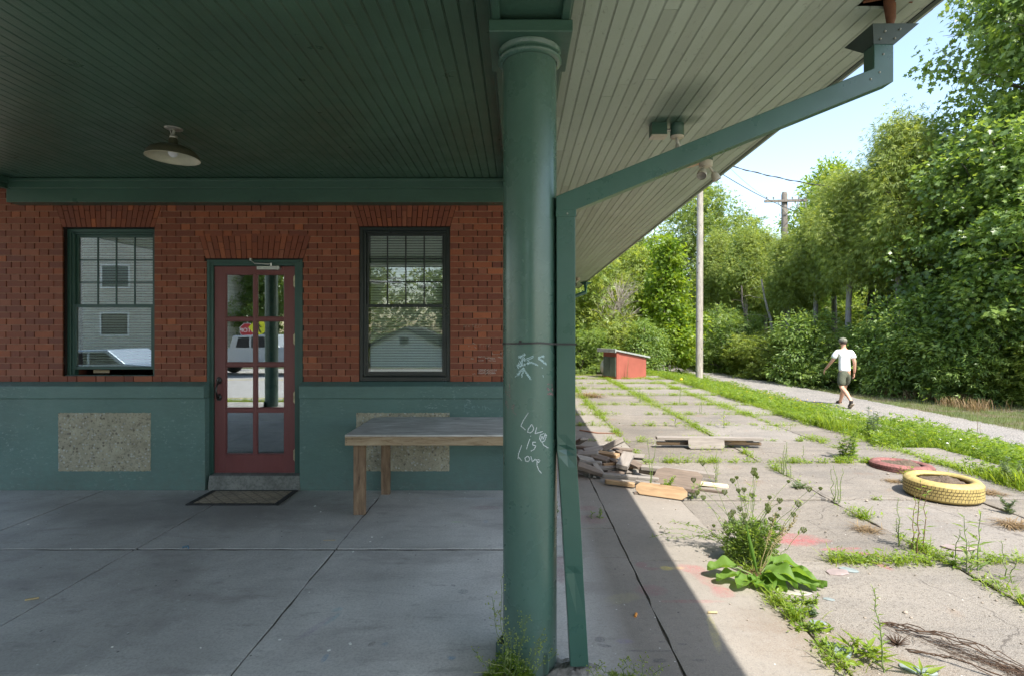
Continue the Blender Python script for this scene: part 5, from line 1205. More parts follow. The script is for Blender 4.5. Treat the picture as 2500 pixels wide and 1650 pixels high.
m = MB(); m.prism([(0,1.95),(-.52,2.5),(0,3.05),(.52,2.5)], -.005, .005, 0, 'y'); m.box(-.26,.26,-.005,.005,1.55,1.88); m.build('plate', yl_, r_)
m = MB(); m.ball((-.02,.012,2.78),.055,10,6,sc=(1,.1,1)); m.tube([(-.02,.012,2.70),(0,.012,2.45)],.045,6); m.tube([(0,.012,2.45),(.12,.012,2.22)],.03,6); m.tube([(0,.012,2.45),(-.12,.012,2.22)],.03,6); m.tube([(-.02,.012,2.65),(.13,.012,2.50)],.022,6); m.tube([(-.02,.012,2.65),(-.15,.012,2.52)],.022,6); m.tube([(-.15,.012,1.80),(.12,.012,1.65)],.02,6); m.build('pictogram', bk, r_)
m = MB(); m.tube([(0,-.04,0),(0,-.04,3.0)], .03, 8); m.build('post', galv, r_)
def house(name, loc, w_, d_, h_, rh, wallm, label, gable_front=True, wins=()):
    r_ = empty(name, loc, label=label, cat='house'); m = MB()
    m.prism([(-w_/2,0),(w_/2,0),(w_/2,h_),(0,h_+rh),(-w_/2,h_)], -d_, 0, 0, 'y'); m.build('wall', wallm, r_)
    m = MB()
    for s in (-1,1): m.add([(s*(w_/2+.3),.3,h_-.3*rh/(w_/2)),(0,.3,h_+rh),(0,-d_-.3,h_+rh),(s*(w_/2+.3),-d_-.3,h_-.3*rh/(w_/2)),(s*(w_/2+.3),.3,h_+.15-.3*rh/(w_/2)),(0,.3,h_+rh+.15),(0,-d_-.3,h_+rh+.15),(s*(w_/2+.3),-d_-.3,h_+.15-.3*rh/(w_/2))], [(0,1,2,3),(4,7,6,5),(0,4,5,1),(2,6,7,3),(0,3,7,4)])
    m.build('roof', MT['roof'], r_)
    for a, b_, c_, e_ in wins:
        m = MB(); frame_rect(m, a-.08, b_+.08, c_-.08, e_+.08, .08, .001, .05); f_ = m.build('window', M('white_trim',(.8,.8,.78),.6,.03), r_); m = MB(); m.box(a,b_,.002,.012,c_,e_); m.build('pane', M('dark_pane',(.04,.05,.06),.1), f_)
    return r_
whs = M('white_siding',(.88,.88,.86),.6,.06,2)
def block_mat():
    mm, nt, b, out = new_mat('pale_block_wall'); n = N(nt); br = nt.nodes.new('ShaderNodeTexBrick'); br.inputs['Scale'].default_value = 1; br.inputs['Brick Width'].default_value = .4; br.inputs['Row Height'].default_value = .2; br.inputs['Mortar Size'].default_value = .012
    br.inputs[1].default_value = (.50,.47,.40,1); br.inputs[2].default_value = (.62,.59,.52,1); br.inputs[3].default_value = (.30,.28,.25,1); nt.links.new(n.map((1,1,1), rot=(rad(-90),0,0)), br.inputs[0]); nt.links.new(br.outputs[0], b.inputs['Base Color']); b.inputs['Roughness'].default_value = .85
    nt.links.new(n.bump(n.noise(9,5,.7), .9, .05), b.inputs['Normal']); return mm
house('white_house', (-7.6,-25.5,-1.3), 4.8, 7, 1.8, 1.15, whs, 'small white gabled house behind the viewer', wins=((-.4,.2,1.9,2.4),))
house('block_building', (-24,-19.5,-1.0), 13, 9, 6.6, 2.6, block_mat(), 'pale rock faced block building across the road behind the viewer', wins=((-3.5,-1.9,2.3,3.5),(.4,1.9,2.3,3.5),(-3.5,-1.9,5.0,6.2),(.4,1.9,5.0,6.2),(3.4,4.9,5.0,6.2)))
# ================================================================== VEGETATION
def leaf_mat(name, dark, light, trans=.35, rough=.45, tcol=None, spec=.45):
    m = bpy.data.materials.new(name); m.use_nodes = True; nt = m.node_tree; nt.nodes.clear(); n = N(nt)
    out = nt.nodes.new('ShaderNodeOutputMaterial'); b = nt.nodes.new('ShaderNodeBsdfPrincipled'); t = nt.nodes.new('ShaderNodeBsdfTranslucent'); mx = nt.nodes.new('ShaderNodeMixShader')
    f = n.attr('rnd'); c = n.mix(f, dark, light)
    c = n.mix(n.math('MULTIPLY', n.objrand(), .35), c, tuple(x*.72 for x in light))
    nt.links.new(c, b.inputs['Base Color']); b.inputs['Roughness'].default_value = rough; b.inputs['Specular IOR Level'].default_value = spec
    tc = n.mix(f, tuple(min(1, x*y) for x, y in zip(dark, (2.6,2.3,1.2))), tuple(min(1, x*y) for x, y in zip(light, (2.4,2.1,1.1))))
    nt.links.new(tc, t.inputs[0]); mx.inputs[0].default_value = trans
    nt.links.new(b.outputs[0], mx.inputs[1]); nt.links.new(t.outputs[0], mx.inputs[2]); nt.links.new(mx.outputs[0], out.inputs[0]); return m
LM = dict(
 maple=leaf_mat('maple_leaf', (.070,.135,.032), (.200,.285,.070), .42, .38, spec=.6),
 cedar=leaf_mat('cedar_spray', (.100,.160,.034), (.300,.360,.085), .44, .6),
 ash=leaf_mat('ash_leaf', (.095,.160,.036), (.240,.310,.075), .44, .45),
 bright=leaf_mat('young_maple_leaf', (.090,.175,.016), (.220,.300,.034), .48, .45),
 shrub=leaf_mat('shrub_leaf', (.095,.170,.042), (.230,.320,.085), .44, .42),
 yellowgreen=leaf_mat('box_elder_leaf', (.120,.185,.038), (.280,.340,.080), .44, .45),
 grass=leaf_mat('grass_blade', (.090,.165,.014), (.250,.330,.036), .46, .5),
 drygrass=leaf_mat('verge_grass', (.060,.085,.018), (.150,.165,.055), .35, .6),
 weed=leaf_mat('weed_leaf', (.080,.160,.016), (.220,.310,.036), .44, .42),
 bluegreen=leaf_mat('grey_green_leaf', (.050,.085,.040), (.120,.165,.080), .30, .5),
 dock=leaf_mat('dock_leaf', (.095,.185,.030), (.160,.270,.050), .42, .55, spec=.25),
 seed=leaf_mat('green_seed_head', (.190,.250,.070), (.320,.380,.120), .3, .6),
 dead=leaf_mat('dead_grass', (.14,.09,.045), (.30,.22,.12), .2, .8))
BARK = M('bark', (.13,.11,.095), .9, .35, 5, .8, 22, .02, stretch=(2,2,.5)); BARKP = M('pale_cedar_bark', (.30,.27,.24), .9, .3, 6, .7, 30, .015, stretch=(3,3,.4)); STEM = M('green_stem', (.12,.17,.05), .6, .25, 20); STEMB = M('brown_stem', (.16,.10,.055), .7, .25, 20)
FLW = M('white_petal', (.80,.80,.76), .7, .04); FLY = M('yellow_petal', (.75,.50,.02), .6, .06)
SH = dict(
 oval=([(0,0,0),(.33,.21,.05),(.72,.17,.03),(1,0,-.09),(.72,-.17,.03),(.33,-.21,.05)], [(0,1,2,3),(0,3,4,5)]),
 lance=([(0,0,0),(.35,.10,.03),(1,0,-.14),(.35,-.10,.03)], [(0,1,2),(0,2,3)]),
 maple=([(0,0,0),(.08,.42,.06),(.30,.26,.02),(.52,.56,.08),(.58,.22,.02),(1,0,-.05),(.58,-.22,.02),(.52,-.56,.08),(.30,-.26,.02),(.08,-.42,.06)], [(0,1,2,3,4,5),(0,5,6,7,8,9)]),
 spray=([(0,0,0),(.42,.09,.02),(1,0,-.06),(.42,-.09,.02),(.12,.05,0),(.40,.34,.05),(.72,.42,0),(.38,.20,0),(.12,-.05,0),(.38,-.20,0),(.70,-.44,0),(.40,-.34,.05)], [(0,1,2,3),(4,7,6,5),(8,11,10,9)]),
 trio=([(0,0,0),(.45,.13,.03),(1,0,-.08),(.45,-.13,.03),(.30,.12,.02),(.55,.52,.03),(.30,.40,0),(.30,-.12,.02),(.30,-.40,0),(.55,-.52,.03)], [(0,1,2,3),(0,4,5,6),(0,8,9,7)]),
 blade=([(0,.020,0),(0,-.020,0),(.45,-.018,.05),(.45,.018,.05),(.8,.011,-.05),(.8,-.011,-.05),(1,0,-.16)], [(0,1,2,3),(3,2,5,4),(4,5,6)]),
)
def unit(a): return a/np.maximum(1e-9, np.linalg.norm(a, axis=-1, keepdims=True))
def leaves(name, P_, T, Nn, S, shape, mat, parent=None, rnd=None, kind=None, rng=None):
    vs_, fs = SH[shape]; vs_ = np.array(vs_, np.float32); k = len(vs_); n_ = len(P_)
    T = unit(T); B = unit(np.cross(Nn, T)); Nn = np.cross(T, B); S = np.asarray(S).reshape(-1,1,1)
    V = P_[:,None,:] + S*(vs_[None,:,0:1]*T[:,None,:] + vs_[None,:,1:2]*B[:,None,:] + vs_[None,:,2:3]*Nn[:,None,:])
    fl = np.array([i for f in fs for i in f]); loops = (fl[None,:] + (np.arange(n_)*k)[:,None]).ravel()
    sizes = np.tile(np.array([len(f) for f in fs]), n_)
    r_ = np.repeat(rnd if rnd is not None else np.random.default_rng(1).random(n_), k)
    return npmesh(name, V.reshape(-1,3), sizes, loops, mat, parent, r_, kind=kind)
def crown_pts(clumps, nsub, nleaf, rs, rng, droop=.35, shell=.55, flat=.7):
    """clumps: (cx,cy,cz,rx,ry,rz). Leaf clusters sit through each lobe's outer volume, leaving gaps."""
    P_, T, Nn, R_ = [], [], [], []
    area = np.array([(c[3]*c[4]+c[4]*c[5]+c[3]*c[5]) for c in clumps]); area /= area.sum()
    for c, a in zip(clumps, area):
        m_ = max(4, int(nsub*a)); d = unit(rng.normal(size=(m_,3))); rr_ = rng.uniform(shell, 1.05, (m_,1))**.8
        cen = np.array(c[:3]) + d*np.array(c[3:6])*rr_
        sz = rs*rng.uniform(.6, 1.35, (m_,1)); val = np.clip(rng.normal(.45,.30,m_), 0, 1)
        nl = rng.poisson(nleaf, m_)
        idx_ = np.repeat(np.arange(m_), nl)
        off = rng.normal(size=(len(idx_),3))*np.array([1,1,flat])*sz[idx_]*.55
        p_ = cen[idx_] + off; P_.append(p_)
        out_ = unit(off + d[idx_]*sz[idx_]*.8); T.append(out_*.8 + rng.normal(size=p_.shape)*.35 + np.array([0,0,-droop]))
        Nn.append(np.array([0,0,.65]) + rng.normal(size=p_.shape)*.60 + d[idx_]*.55)
        R_.append(np.clip(val[idx_] + rng.normal(0,.13,len(idx_)), 0, 1))
    return np.concatenate(P_), np.concatenate(T), np.concatenate(Nn), np.concatenate(R_)
def limb(mb, a, b_, r0, r1, rng, n_=7, wob=.06, seg=8):
    a, b_ = np.array(a, float), np.array(b_, float); L = np.linalg.norm(b_-a); pts = []
    for i in range(n_):
        t = i/(n_-1); pts.append(a + (b_-a)*t + (rng.normal(0, wob*L*.3, 3) if 0 < i < n_-1 else 0) + np.array([0,0,.08*L*math.sin(t*PI)]))
    mb.tube([Vector(p_) for p_ in pts], [r0+(r1-r0)*(i/(n_-1)) for i in range(n_)], seg)
    return pts
def plant_mesh(seed, clumps, shape, mat, size, nsub, nleaf, rs, trunk=None, bark=None, droop=.35, limbs=True, lr=.05, shell=.55, flat=.7):
    """returns meshes (trunk, crown) built at the origin"""
    rng = np.random.default_rng(seed)
    P_, T, Nn, R_ = crown_pts(clumps, nsub, nleaf, rs, rng, droop, shell, flat)
    ok = P_[:,2] > .03; P_, T, Nn, R_ = P_[ok], T[ok], Nn[ok], R_[ok]
    S = size*rng.uniform(.6, 1.25, len(P_))
    cr = leaves('crown', P_, T, Nn, S, shape, mat, None, R_)
    mb = MB(); tk = trunk or [(0,0,0,.05),(0,0,1,.03)]
    mb.tube([Vector(t[:3]) for t in tk], [t[3] for t in tk], 12)
    if limbs:
        tz_ = [t[2] for t in tk]
        for c in clumps:
            h_ = min(tz_[-1]*.97, max(tz_[0], c[2]-.55*c[5]-.25*math.hypot(c[0],c[1]))); i = max(0, min(len(tk)-2, sum(1 for z in tz_ if z <= h_)-1)); t0, t1 = tk[i], tk[i+1]; u = 0 if t1[2] == t0[2] else (h_-t0[2])/(t1[2]-t0[2])
            st = tuple(t0[j]+(t1[j]-t0[j])*u for j in range(3)); rr_ = max(.012, (t0[3]+(t1[3]-t0[3])*u)*.5)
            pts = limb(mb, st, c[:3], min(lr, rr_), .012, rng)
            for _ in range(3):
                d = rng.normal(size=3); d /= np.linalg.norm(d); limb(mb, pts[4], np.array(c[:3])+d*np.array(c[3:6])*.8, .018, .006, rng, 4, .05, 5)
    tr = mb.build('trunk', bark or BARK)
    return tr, cr
def place(name, proto, loc, rz=0, sc=(1,1,1), **k):
    """a tree or shrub: Empty > trunk, crown. first use takes the built meshes, later uses copy them"""
    root = empty(name, loc, rz, **k); root.scale = sc
    for o in proto['parts']:
        c = o if not proto['used'] else o.copy()
        if proto['used']: COL.objects.link(c)
        c.parent = root
    proto['used'] = True; return root
def proto(*a, **k): return dict(parts=plant_mesh(*a, **k), used=False)
def lobes(seed, H, h0, R, n_, top=.35, prof=None, lump=.42):
    r_ = np.random.default_rng(seed); out = []
    for i in range(n_):
        t = (i+.5)/n_; z = h0 + (H-h0)*t; pr = (math.sin(PI*min(1, .12+.88*t))**.7) if prof is None else prof(t)
        a = i*2.4 + r_.uniform(-.5,.5); rad_ = R*pr*r_.uniform(.35,.75); s = R*lump*r_.uniform(.75,1.25)*(.55+.6*pr)
        out.append((rad_*math.cos(a), rad_*math.sin(a), z, s, s, s*r_.uniform(.7,1.0)))
    out.append((0,0,H-.25*R, R*top, R*top, R*top*1.1)); return out
cone = lambda t: (1-t)**.55*.95+.08
# prototypes
pc = []
for sd, H in ((1,7.6),(2,7.2),(3,7.9)):
    lb = lobes(sd, H, 4.1, 1.35, 17, .40, cone, .36)
    tk = [(0,0,0,.14),(.05*sd-.1,.05,2,.11),(.02,0,4.5,.08),(0,0,H-.6,.03)]
    pc.append(proto(sd, lb, 'spray', LM['cedar'], .18, 640, 26, .34, tk, BARKP, .9, True, .03, .5, 1.7))
maple_cl = lobes(21, 12.5, 3.2, 4.0, 26, .4, lambda t: math.sin(PI*(.15+.72*t))**.8, .36)
p_maple = proto(21, maple_cl, 'maple', LM['maple'], .17, 1650, 22, .40, [(0,0,0,.26),(.1,0,2,.22),(0,.1,5,.17),(0,0,10.5,.06)], BARK, .45, True, .09)
maple_lo = lobes(22, 8.4, .5, 3.0, 24, .45, lambda t: math.sin(PI*(.25+.55*t))**.6, .38)
p_maple2 = proto(22, maple_lo, 'maple', LM['maple'], .16, 1500, 22, .36, [(0,0,0,.16),(.1,0,2,.14),(0,.1,5,.10),(0,0,7.4,.04)], BARK, .5, True, .06)
p_ash = proto(31, lobes(31, 12.0, 3.0, 4.2, 26, .4, None, .34), 'trio', LM['ash'], .24, 1200, 20, .42, [(0,0,0,.28),(0,.1,3,.22),(.1,0,7,.15),(0,0,11,.05)], BARK, .35, True, .09)
p_young = proto(41, lobes(41, 5.9, .9, 1.75, 18, .32, lambda t: (1-t)**.75*.95+.10, .36), 'maple', LM['bright'], .15, 800, 17, .30, [(0,0,0,.07),(0,.02,1.5,.06),(0,0,4.8,.02)], BARK, .4, True, .03)
p_box = proto(51, lobes(51, 5.4, .3, 2.0, 17, .4, lambda t: math.sin(PI*(.28+.5*t))**.6, .42), 'trio', LM['yellowgreen'], .21, 760, 17, .34, [(0,0,0,.09),(.1,.02,1.5,.07),(0,0,4.4,.02)], BARK, .45, True, .04)
p_sh = []
for sd, lm, sp_ in ((61,'shrub','trio'),(62,'shrub','oval'),(63,'yellowgreen','trio')):
    p_sh.append(proto(sd, lobes(sd, 2.5, .1, 1.25, 12, .4, lambda t: math.sin(PI*(.3+.45*t))**.5, .46), sp_, LM[lm], .15 if sp_ == 'trio' else .13, 720, 12, .24, [(0,0,0,.04),(.05,0,.8,.03),(0,0,2.0,.012)], BARK, .4, True, .02))
p_tall = proto(71, lobes(71, 9.8, 3.5, 2.4, 17, .35, None, .34), 'oval', LM['bright'], .20, 1100, 12, .36, [(0,0,0,.20),(0,.1,3,.16),(.1,0,6,.1),(0,0,9,.03)], BARK, .3, True, .06)

def TR(px, Y, z=None):
    x = (px-VX)*Y/F; return (x, Y, gzf(x, Y)-.05 if z is None else z)
# cedar row along the path (photo order, left to right)
gC = 'row of cedars beyond the path'
row = [(1752,29,0,.92,'pale topped cedar nearest the young maple, leftmost of the row'),(1822,26.7,1,.94,'cedar with bare trunk left of the old pole'),(1868,28,2,.86,'slender cedar just behind the left of the old pole'),(1925,23.5,0,.78,'yellow green cedar standing right under the crossarm pole'),(1993,22.2,1,.93,'cedar with a straight bare grey trunk right of the old pole'),(2036,24.5,2,1.07,'cedar in the second rank with trunk half hidden'),(2073,19.6,0,.98,'cedar whose pale trunk rises behind the walking man'),(2130,22,1,1.12,'tall cedar behind the bare trunk in the middle of the row'),(2196,18.0,2,1.10,'cedar with the most prominent tall bare trunk of the row'),(2262,19.5,0,1.15,'dark tall cedar beside the big maple, rightmost of the row')]
for i, (px, Y, k_, s, lb) in enumerate(row):
    place('cedar_tree', pc[k_], TR(px, Y), rz=i*1.9+.4, sc=(s,s,s), label=lb, cat='tree', group=gC)
place('maple_tree', p_maple, TR(2575, 16.5), rz=.6, sc=(1.08,1.08,1.12), label='tallest dark green maple cut off by the right edge', cat='tree')
place('maple_tree', p_maple2, TR(2470, 15.8), rz=1.2, sc=(.92,.92,.90), label='broad maple with glossy leaves reaching down to the grass at far right', cat='tree')
place('maple_tree', p_maple2, TR(2620, 14.0), rz=3.0, sc=(.9,.9,.8), label='lower maple at the right edge in front of the tallest one', cat='tree')
place('maple_tree', p_maple2, TR(2300, 19.5), rz=4.2, sc=(.78,.78,.92), label='maple between the last cedar and the broad maple', cat='tree')
place('ash_tree', p_ash, TR(1715, 37), rz=.5, sc=(.98,.98,.96), label='large ash tree behind the pale utility pole', cat='tree')
place('ash_tree', p_ash, TR(1530, 40), rz=2.5, sc=(.9,.9,.8), label='ash tree farther left, half hidden by the eave', cat='tree')
place('poplar_tree', p_tall, TR(2028, 30), rz=.3, sc=(1.0,1.0,1.12), label='bright tall tree rising above the cedars right of the old pole', cat='tree')
place('poplar_tree', p_tall, TR(1845, 36), rz=2.3, sc=(.8,.8,.86), label='thin tree top peeking above the cedars left of the old pole', cat='tree')
place('young_maple', p_young, TR(1628, 23.5), rz=.2, sc=(1.0,1.0,1.0), label='bright yellow green young maple behind the red shed', cat='tree')
for px, Y, s, rz, lb in ((1442,24.5,1.0,.3,'yellow green box elder left of the young maple'),(1545,28,1.15,1.7,'box elder filling the gap behind the young maple'),(1385,22,1.05,2.9,'box elder beside the downspout, leftmost of its group'),(1500,32,1.2,4.0,'taller box elder in the second rank behind the shed')):
    place('box_elder', p_box, TR(px, Y), rz=rz, sc=(s,s,s*.98), label=lb, cat='tree', group='box elders behind the shed')
gS = 'shrubs under the trees'
shr = [(1420,20.5,0,1.0,'dark shrub left of the silver tank'),(1480,22.5,2,1.1,'yellow green shrub behind the silver tank'),(1575,21.5,1,.75,'low shrub at the right end of the red shed'),(1700,31,0,1.3,'shrub behind the base of the pale pole'),(1740,27.5,1,1.15,'shrub at the far bend of the path'),(1790,25,0,1.1,'dark shrub below the leftmost cedars'),(1850,23.5,2,1.25,'light green shrub spreading below the cedars left of the old pole'),(1905,21.5,2,1.0,'light shrub at the foot of the old pole'),(1965,19.8,1,1.05,'rounded grey green shrub left of the walking man'),(2030,20.5,0,1.2,'shrub right behind the walking man'),(2088,18.2,0,1.15,'dark shrub just right of the walking man'),(2150,17.2,1,.92,'low fine leaved shrub right of the walking man'),(2225,16.4,1,1.05,'shrub below the prominent bare trunk'),(2290,15.9,0,1.1,'dark shrub at the foot of the broad maple'),(2365,15.2,1,1.1,'shrub on the verge before the broad maple'),(2445,14.6,0,1.15,'shrub near the right edge of the verge'),(2530,13.8,2,1.1,'shrub cut by the right edge'),
  (2120,26.5,2,1.75,'tall light shrub between two bare trunks'),(2020,28.5,0,1.9,'tall shrub behind the walking man'),(2215,24.5,0,1.9,'tall dark shrub behind the prominent trunk'),(2330,21.0,2,1.7,'tall shrub under the maples'),(1905,30.5,0,1.9,'tall dark shrub behind the old pole'),(1810,34,0,2.1,'tall shrub in the shade behind the cedars')]
for i, (px, Y, k_, s, lb) in enumerate(shr): place('shrub', p_sh[k_], TR(px, Y), rz=i*1.3, sc=(s*(.85+.3*((i*37)%10)/10),s*.95,s*(.48+.62*((i*73+3)%10)/10)), label=lb, cat='shrub', group=gS)
# far wood behind everything: one mass
rng = np.random.default_rng(99); cl = []
for i in range(60):
    t = i/59; 
    if t < .55: x = -6 + 34*t/.55*.9; y = 47 + rng.uniform(-2,3); h_ = rng.uniform(3,6.5)
    else: u = (t-.55)/.45; x = 17 + 3*u + rng.uniform(-1,1)+ (1-u)*5; y = 42 - 30*u; h_ = rng.uniform(3,6.0)
    cl.append((x, y, h_*.5, 2.2, 2.2, h_*.55))
P_, T, Nn, R_ = crown_pts(cl, 3600, 9, .7, rng, .4, .6)
tag(leaves('woodland', P_, T, Nn, .42*rng.uniform(.6,1.2,len(P_)), 'trio', LM['maple'], None, R_, kind='stuff'), 'dark mass of woodland behind the tree rows', 'woodland')
# bare dead branches in front of the box elders
mb = MB(); rng = np.random.default_rng(8)
def twigs(mb, a, d, L, r, dep):
    b_ = a + d*L; limb(mb, a, b_, r, r*.55, rng, 5, .10, 5)
    if dep:
        for _ in range(4): 
            q = d + rng.normal(size=3)*.42; q[2] = abs(q[2])*.9+.15; twigs(mb, a+(b_-a)*rng.uniform(.35,1), q/np.linalg.norm(q), L*.62, r*.5, dep-1)
for k_ in range(4): q = np.array([rng.normal()*.18, rng.normal()*.18, 1.0]); twigs(mb, np.zeros(3), q/np.linalg.norm(q), 2.3, .05, 3)
o = mb.build('dead_tree', M('bare_grey_branch',(.33,.29,.25),.9,.2,9)); o.location = TR(1508, 22.6); tag(o, 'leafless grey dead tree standing among the box elders', 'tree')
for i, (px, Y, H_, lx_, r0, lb) in enumerate(((1828,24.0,5.2,-.35,.075,'thin grey trunk leaning left in the gap left of the old pole'),(1900,22.6,5.4,-.75,.085,'pale trunk leaning left just beside the old pole'),(1938,22.4,5.0,.15,.06,'slim dark trunk right of the old pole'),(1962,23.2,5.5,.10,.06,'slim trunk second from the old pole'),(2118,19.3,5.2,.12,.055,'slim grey trunk right of the walking man'),(2170,18.2,5.6,-.05,.060,'slim trunk left of the prominent pale cedar trunk'),(1780,26.2,5.0,.1,.06,'slim trunk under the leftmost cedars'),(2232,17.6,5.4,.2,.05,'slim dark trunk before the last cedar'))):
    rng = np.random.default_rng(200+i); m = MB(); pts = limb(m, (0,0,0), (lx_,0,H_), r0, r0*.45, rng, 9, .02, 8)
    for k_ in range(9):
        q = np.array(pts[rng.integers(2,8)]); d = np.array([rng.normal(), rng.normal(), rng.uniform(-.1,.5)]); d /= np.linalg.norm(d); limb(m, q, q+d*rng.uniform(.5,1.4), .012, .004, rng, 5, .12, 4)
    o = m.build('bare_tree', BARKP if i % 2 else BARK); o.location = TR(px, Y+1.3); o.scale = (1,1,.80 if px < 1930 else 1.2); tag(o, lb, 'tree', 'slim bare trunks among the cedars')
# trees behind the viewer, reflected in the glass
place('ash_tree', p_ash, (-14,-30,-1.3), rz=1, label='tree behind the white house on the viewer side', cat='tree')
place('maple_tree', p_maple, (-17.5,-24,-1.3), rz=2, sc=(.8,.8,.8), label='maple beyond the pickup trucks on the viewer side', cat='tree')
place('maple_tree', p_maple2, (-3,-30,-1.3), rz=2, sc=(1.1,1.1,1.1), label='low maple right of the white house on the viewer side', cat='tree')
place('ash_tree', p_ash, (5,-34,-1.3), rz=3, label='ash tree far behind the viewer at the right', cat='tree')

rng = np.random.default_rng(98); cl = [(-46 + i*1.5, -38 + rng.uniform(-2,2), 2.2 + rng.uniform(0,1.5), 2.4, 2.4, 4.2) for i in range(40)]
P_, T, Nn, R_ = crown_pts(cl, 2600, 9, .8, rng, .4, .6)
tag(leaves('woodland', P_, T, Nn, .5*rng.uniform(.6,1.2,len(P_)), 'trio', LM['ash'], None, R_, kind='stuff'), 'mass of woodland behind the street on the viewer side', 'woodland')
# ---------------- grasses and ground weeds (uncountable)
def blades(name, XY, Z, hmin, hmax, mat, width, rng, label, cat, lean=.45, clump=None, shape='blade'):
    n_ = len(XY); h_ = rng.uniform(hmin, hmax, n_); a = rng.uniform(0, 2*PI, n_)
    T = np.stack([np.cos(a)*lean*rng.uniform(.2,1.6,n_), np.sin(a)*lean*rng.uniform(.2,1.6,n_), np.ones(n_)], -1)
    Nn = np.stack([-np.cos(a), -np.sin(a), np.full(n_, .35)], -1)
    P_ = np.stack([XY[:,0], XY[:,1], Z], -1)
    o = leaves(name, P_, T, Nn, h_, shape, mat, None, np.clip(rng.normal(.5,.25,n_),0,1), kind='stuff'); return tag(o, label, cat)
def patch_filter(x, y, rng, s=1.3, thr=.45):
    v = np.sin(x*2.1*s+1.3)*np.cos(y*1.7*s+.4)+.5*np.sin(x*5.3*s+y*3.1*s)+.35*np.sin(y*7.7*s-x*2.9*s); return (v*.28+.5 + rng.normal(0,.12,len(x))) > thr
rng = np.random.default_rng(12)
# weed strip between platform and path
n_ = 130000; y = 2.2 + (rng.random(n_)**1.6)*24; x = 4.85 + rng.random(n_)*(7.75-4.85) ; 
edge = 4.78 + .28*np.sin(y*1.9)+.22*np.sin(y*4.3+1)+.12*np.sin(y*9.1) - np.where(y > 12, .35, 0); ok = (x > edge) & patch_filter(x, y, rng, 1.2, .30) & ~((x < 5.6) & (y > 5.9) & (y < 7.1)); x, y = x[ok], y[ok]

blades('grass', np.stack([x,y],-1), gz(x,y)-.01, .06, np.where(y < 9, .30, .20)*np.where(x > 6.9, .6, 1)*(.65+.6*np.abs(np.sin(x*2.3+y*1.1)*np.cos(y*1.7-x))), LM['grass'], 1, rng, 'bright long grass in the strip between pavement and path', 'grass')
n_ = 80000; y = 2.6 + (rng.random(n_)**1.7)*22; x = 4.75 + rng.random(n_)*3.0; ok = (x > 4.85+.25*np.sin(y*2.3+2)) & patch_filter(x, y, rng, .8, .22) & ~((x < 5.6) & (y > 5.9) & (y < 7.1)); x, y = x[ok], y[ok]; n_ = len(x)
hh = rng.random(n_)*(.09+.12*(np.sin(x*3.1)*np.cos(y*2.2)+1)/2 + np.where((y < 12) & (x > 5.3), .26*np.clip((11-y)/3,0,1)*np.where(x > 7.2, .5, 1), 0))
P_ = np.stack([x, y, gz(x,y)+.02+hh], -1); a = rng.uniform(0,2*PI,n_)
T = np.stack([np.cos(a), np.sin(a), rng.normal(.15,.35,n_)], -1); Nn = np.array([0,0,1.0]) + rng.normal(0,.35,(n_,3))
tag(leaves('ground_weeds', P_, T, Nn, rng.uniform(.04,.085,n_), 'trio', LM['weed'], None, np.clip(rng.normal(.5,.28,n_),0,1), kind='stuff'), 'leafy green weeds mixed into the grass strip', 'weeds')
# verge beyond the path, sparse edges by the path
n_ = 60000; y = 8 + (rng.random(n_)**1.4)*26; x = 9.95 + rng.random(n_)*4.2; ok = patch_filter(x, y, rng, .7, .05); x, y = x[ok], y[ok]
blades('verge_grass', np.stack([x,y],-1), gz(x,y)-.01, .05, .14, LM['drygrass'], 1, rng, 'mown shaded grass verge between the path and the trees', 'grass')
n_ = 14000; y = 13 + (rng.random(n_)**1.2)*14; x = 11.2 + rng.random(n_)*1.2; ok = patch_filter(x, y, rng, 1.1, .62); x, y = x[ok], y[ok]; blades('verge_grass', np.stack([x,y],-1), gz(x,y), .12, .34, LM['dead'], 1, rng, 'long straw coloured grass at the foot of the shrubs', 'grass', .3)
n_ = 30000; x = rng.uniform(-4,10,n_); y = rng.uniform(29,46,n_); blades('lawn', np.stack([x,y],-1), gz(x,y)-.01, .06, .2, LM['grass'], 1, rng, 'sunlit lawn at the far bend of the path', 'grass')
n_ = 22000; x = rng.uniform(-14,4,n_); y = rng.uniform(-4.1,-1.3,n_); blades('roadside_grass', np.stack([x,y],-1), gz(x,y)-.01, .05, .16, LM['grass'], 1, rng, 'grass strip between the porch and the road behind the viewer', 'grass')
# grass and weeds in the pavement joints
JX, JY, JH_ = [], [], []
def joint(x0,y0,x1,y1,n_,w=.03,cl=24):
    if (y0+y1)/2 > 8.5: w = .07; cl = 34; n_ = int(n_*1.2)
    else: n_ = int(n_*.85); cl = 36
    nc_ = max(1,int(n_/cl)); 
    for _ in range(nc_):
        t = rng.random(); k_ = rng.poisson(cl); s = rng.uniform(.01,w*1.6)
        JX.extend(x0+(x1-x0)*t+rng.normal(0,s,k_)); JY.extend(y0+(y1-y0)*t+rng.normal(0,s,k_)); JH_.extend([rng.uniform(.4,1.3)]*k_)
for ys_, xa, xb, n_ in ((3.58,2.05,2.75,900),(3.58,3.0,3.6,350),(4.92,1.5,2.3,120),(4.92,2.7,3.6,60),(6.28,1.5,3.3,1000),(6.28,3.3,4.9,900),(7.52,1.0,3.0,500),(7.52,3.0,4.9,500),(8.74,.9,2.2,450),(8.74,2.2,4.8,500),(9.85,.9,4.8,1100),(11.15,.9,4.8,1500),(12.8,.6,4.8,2000),(14.15,.6,4.8,2000),(15.6,.6,4.8,2200),(17.1,.6,4.8,2200),(18.4,.6,5,1800)): joint(xa,ys_,xb,ys_,n_)
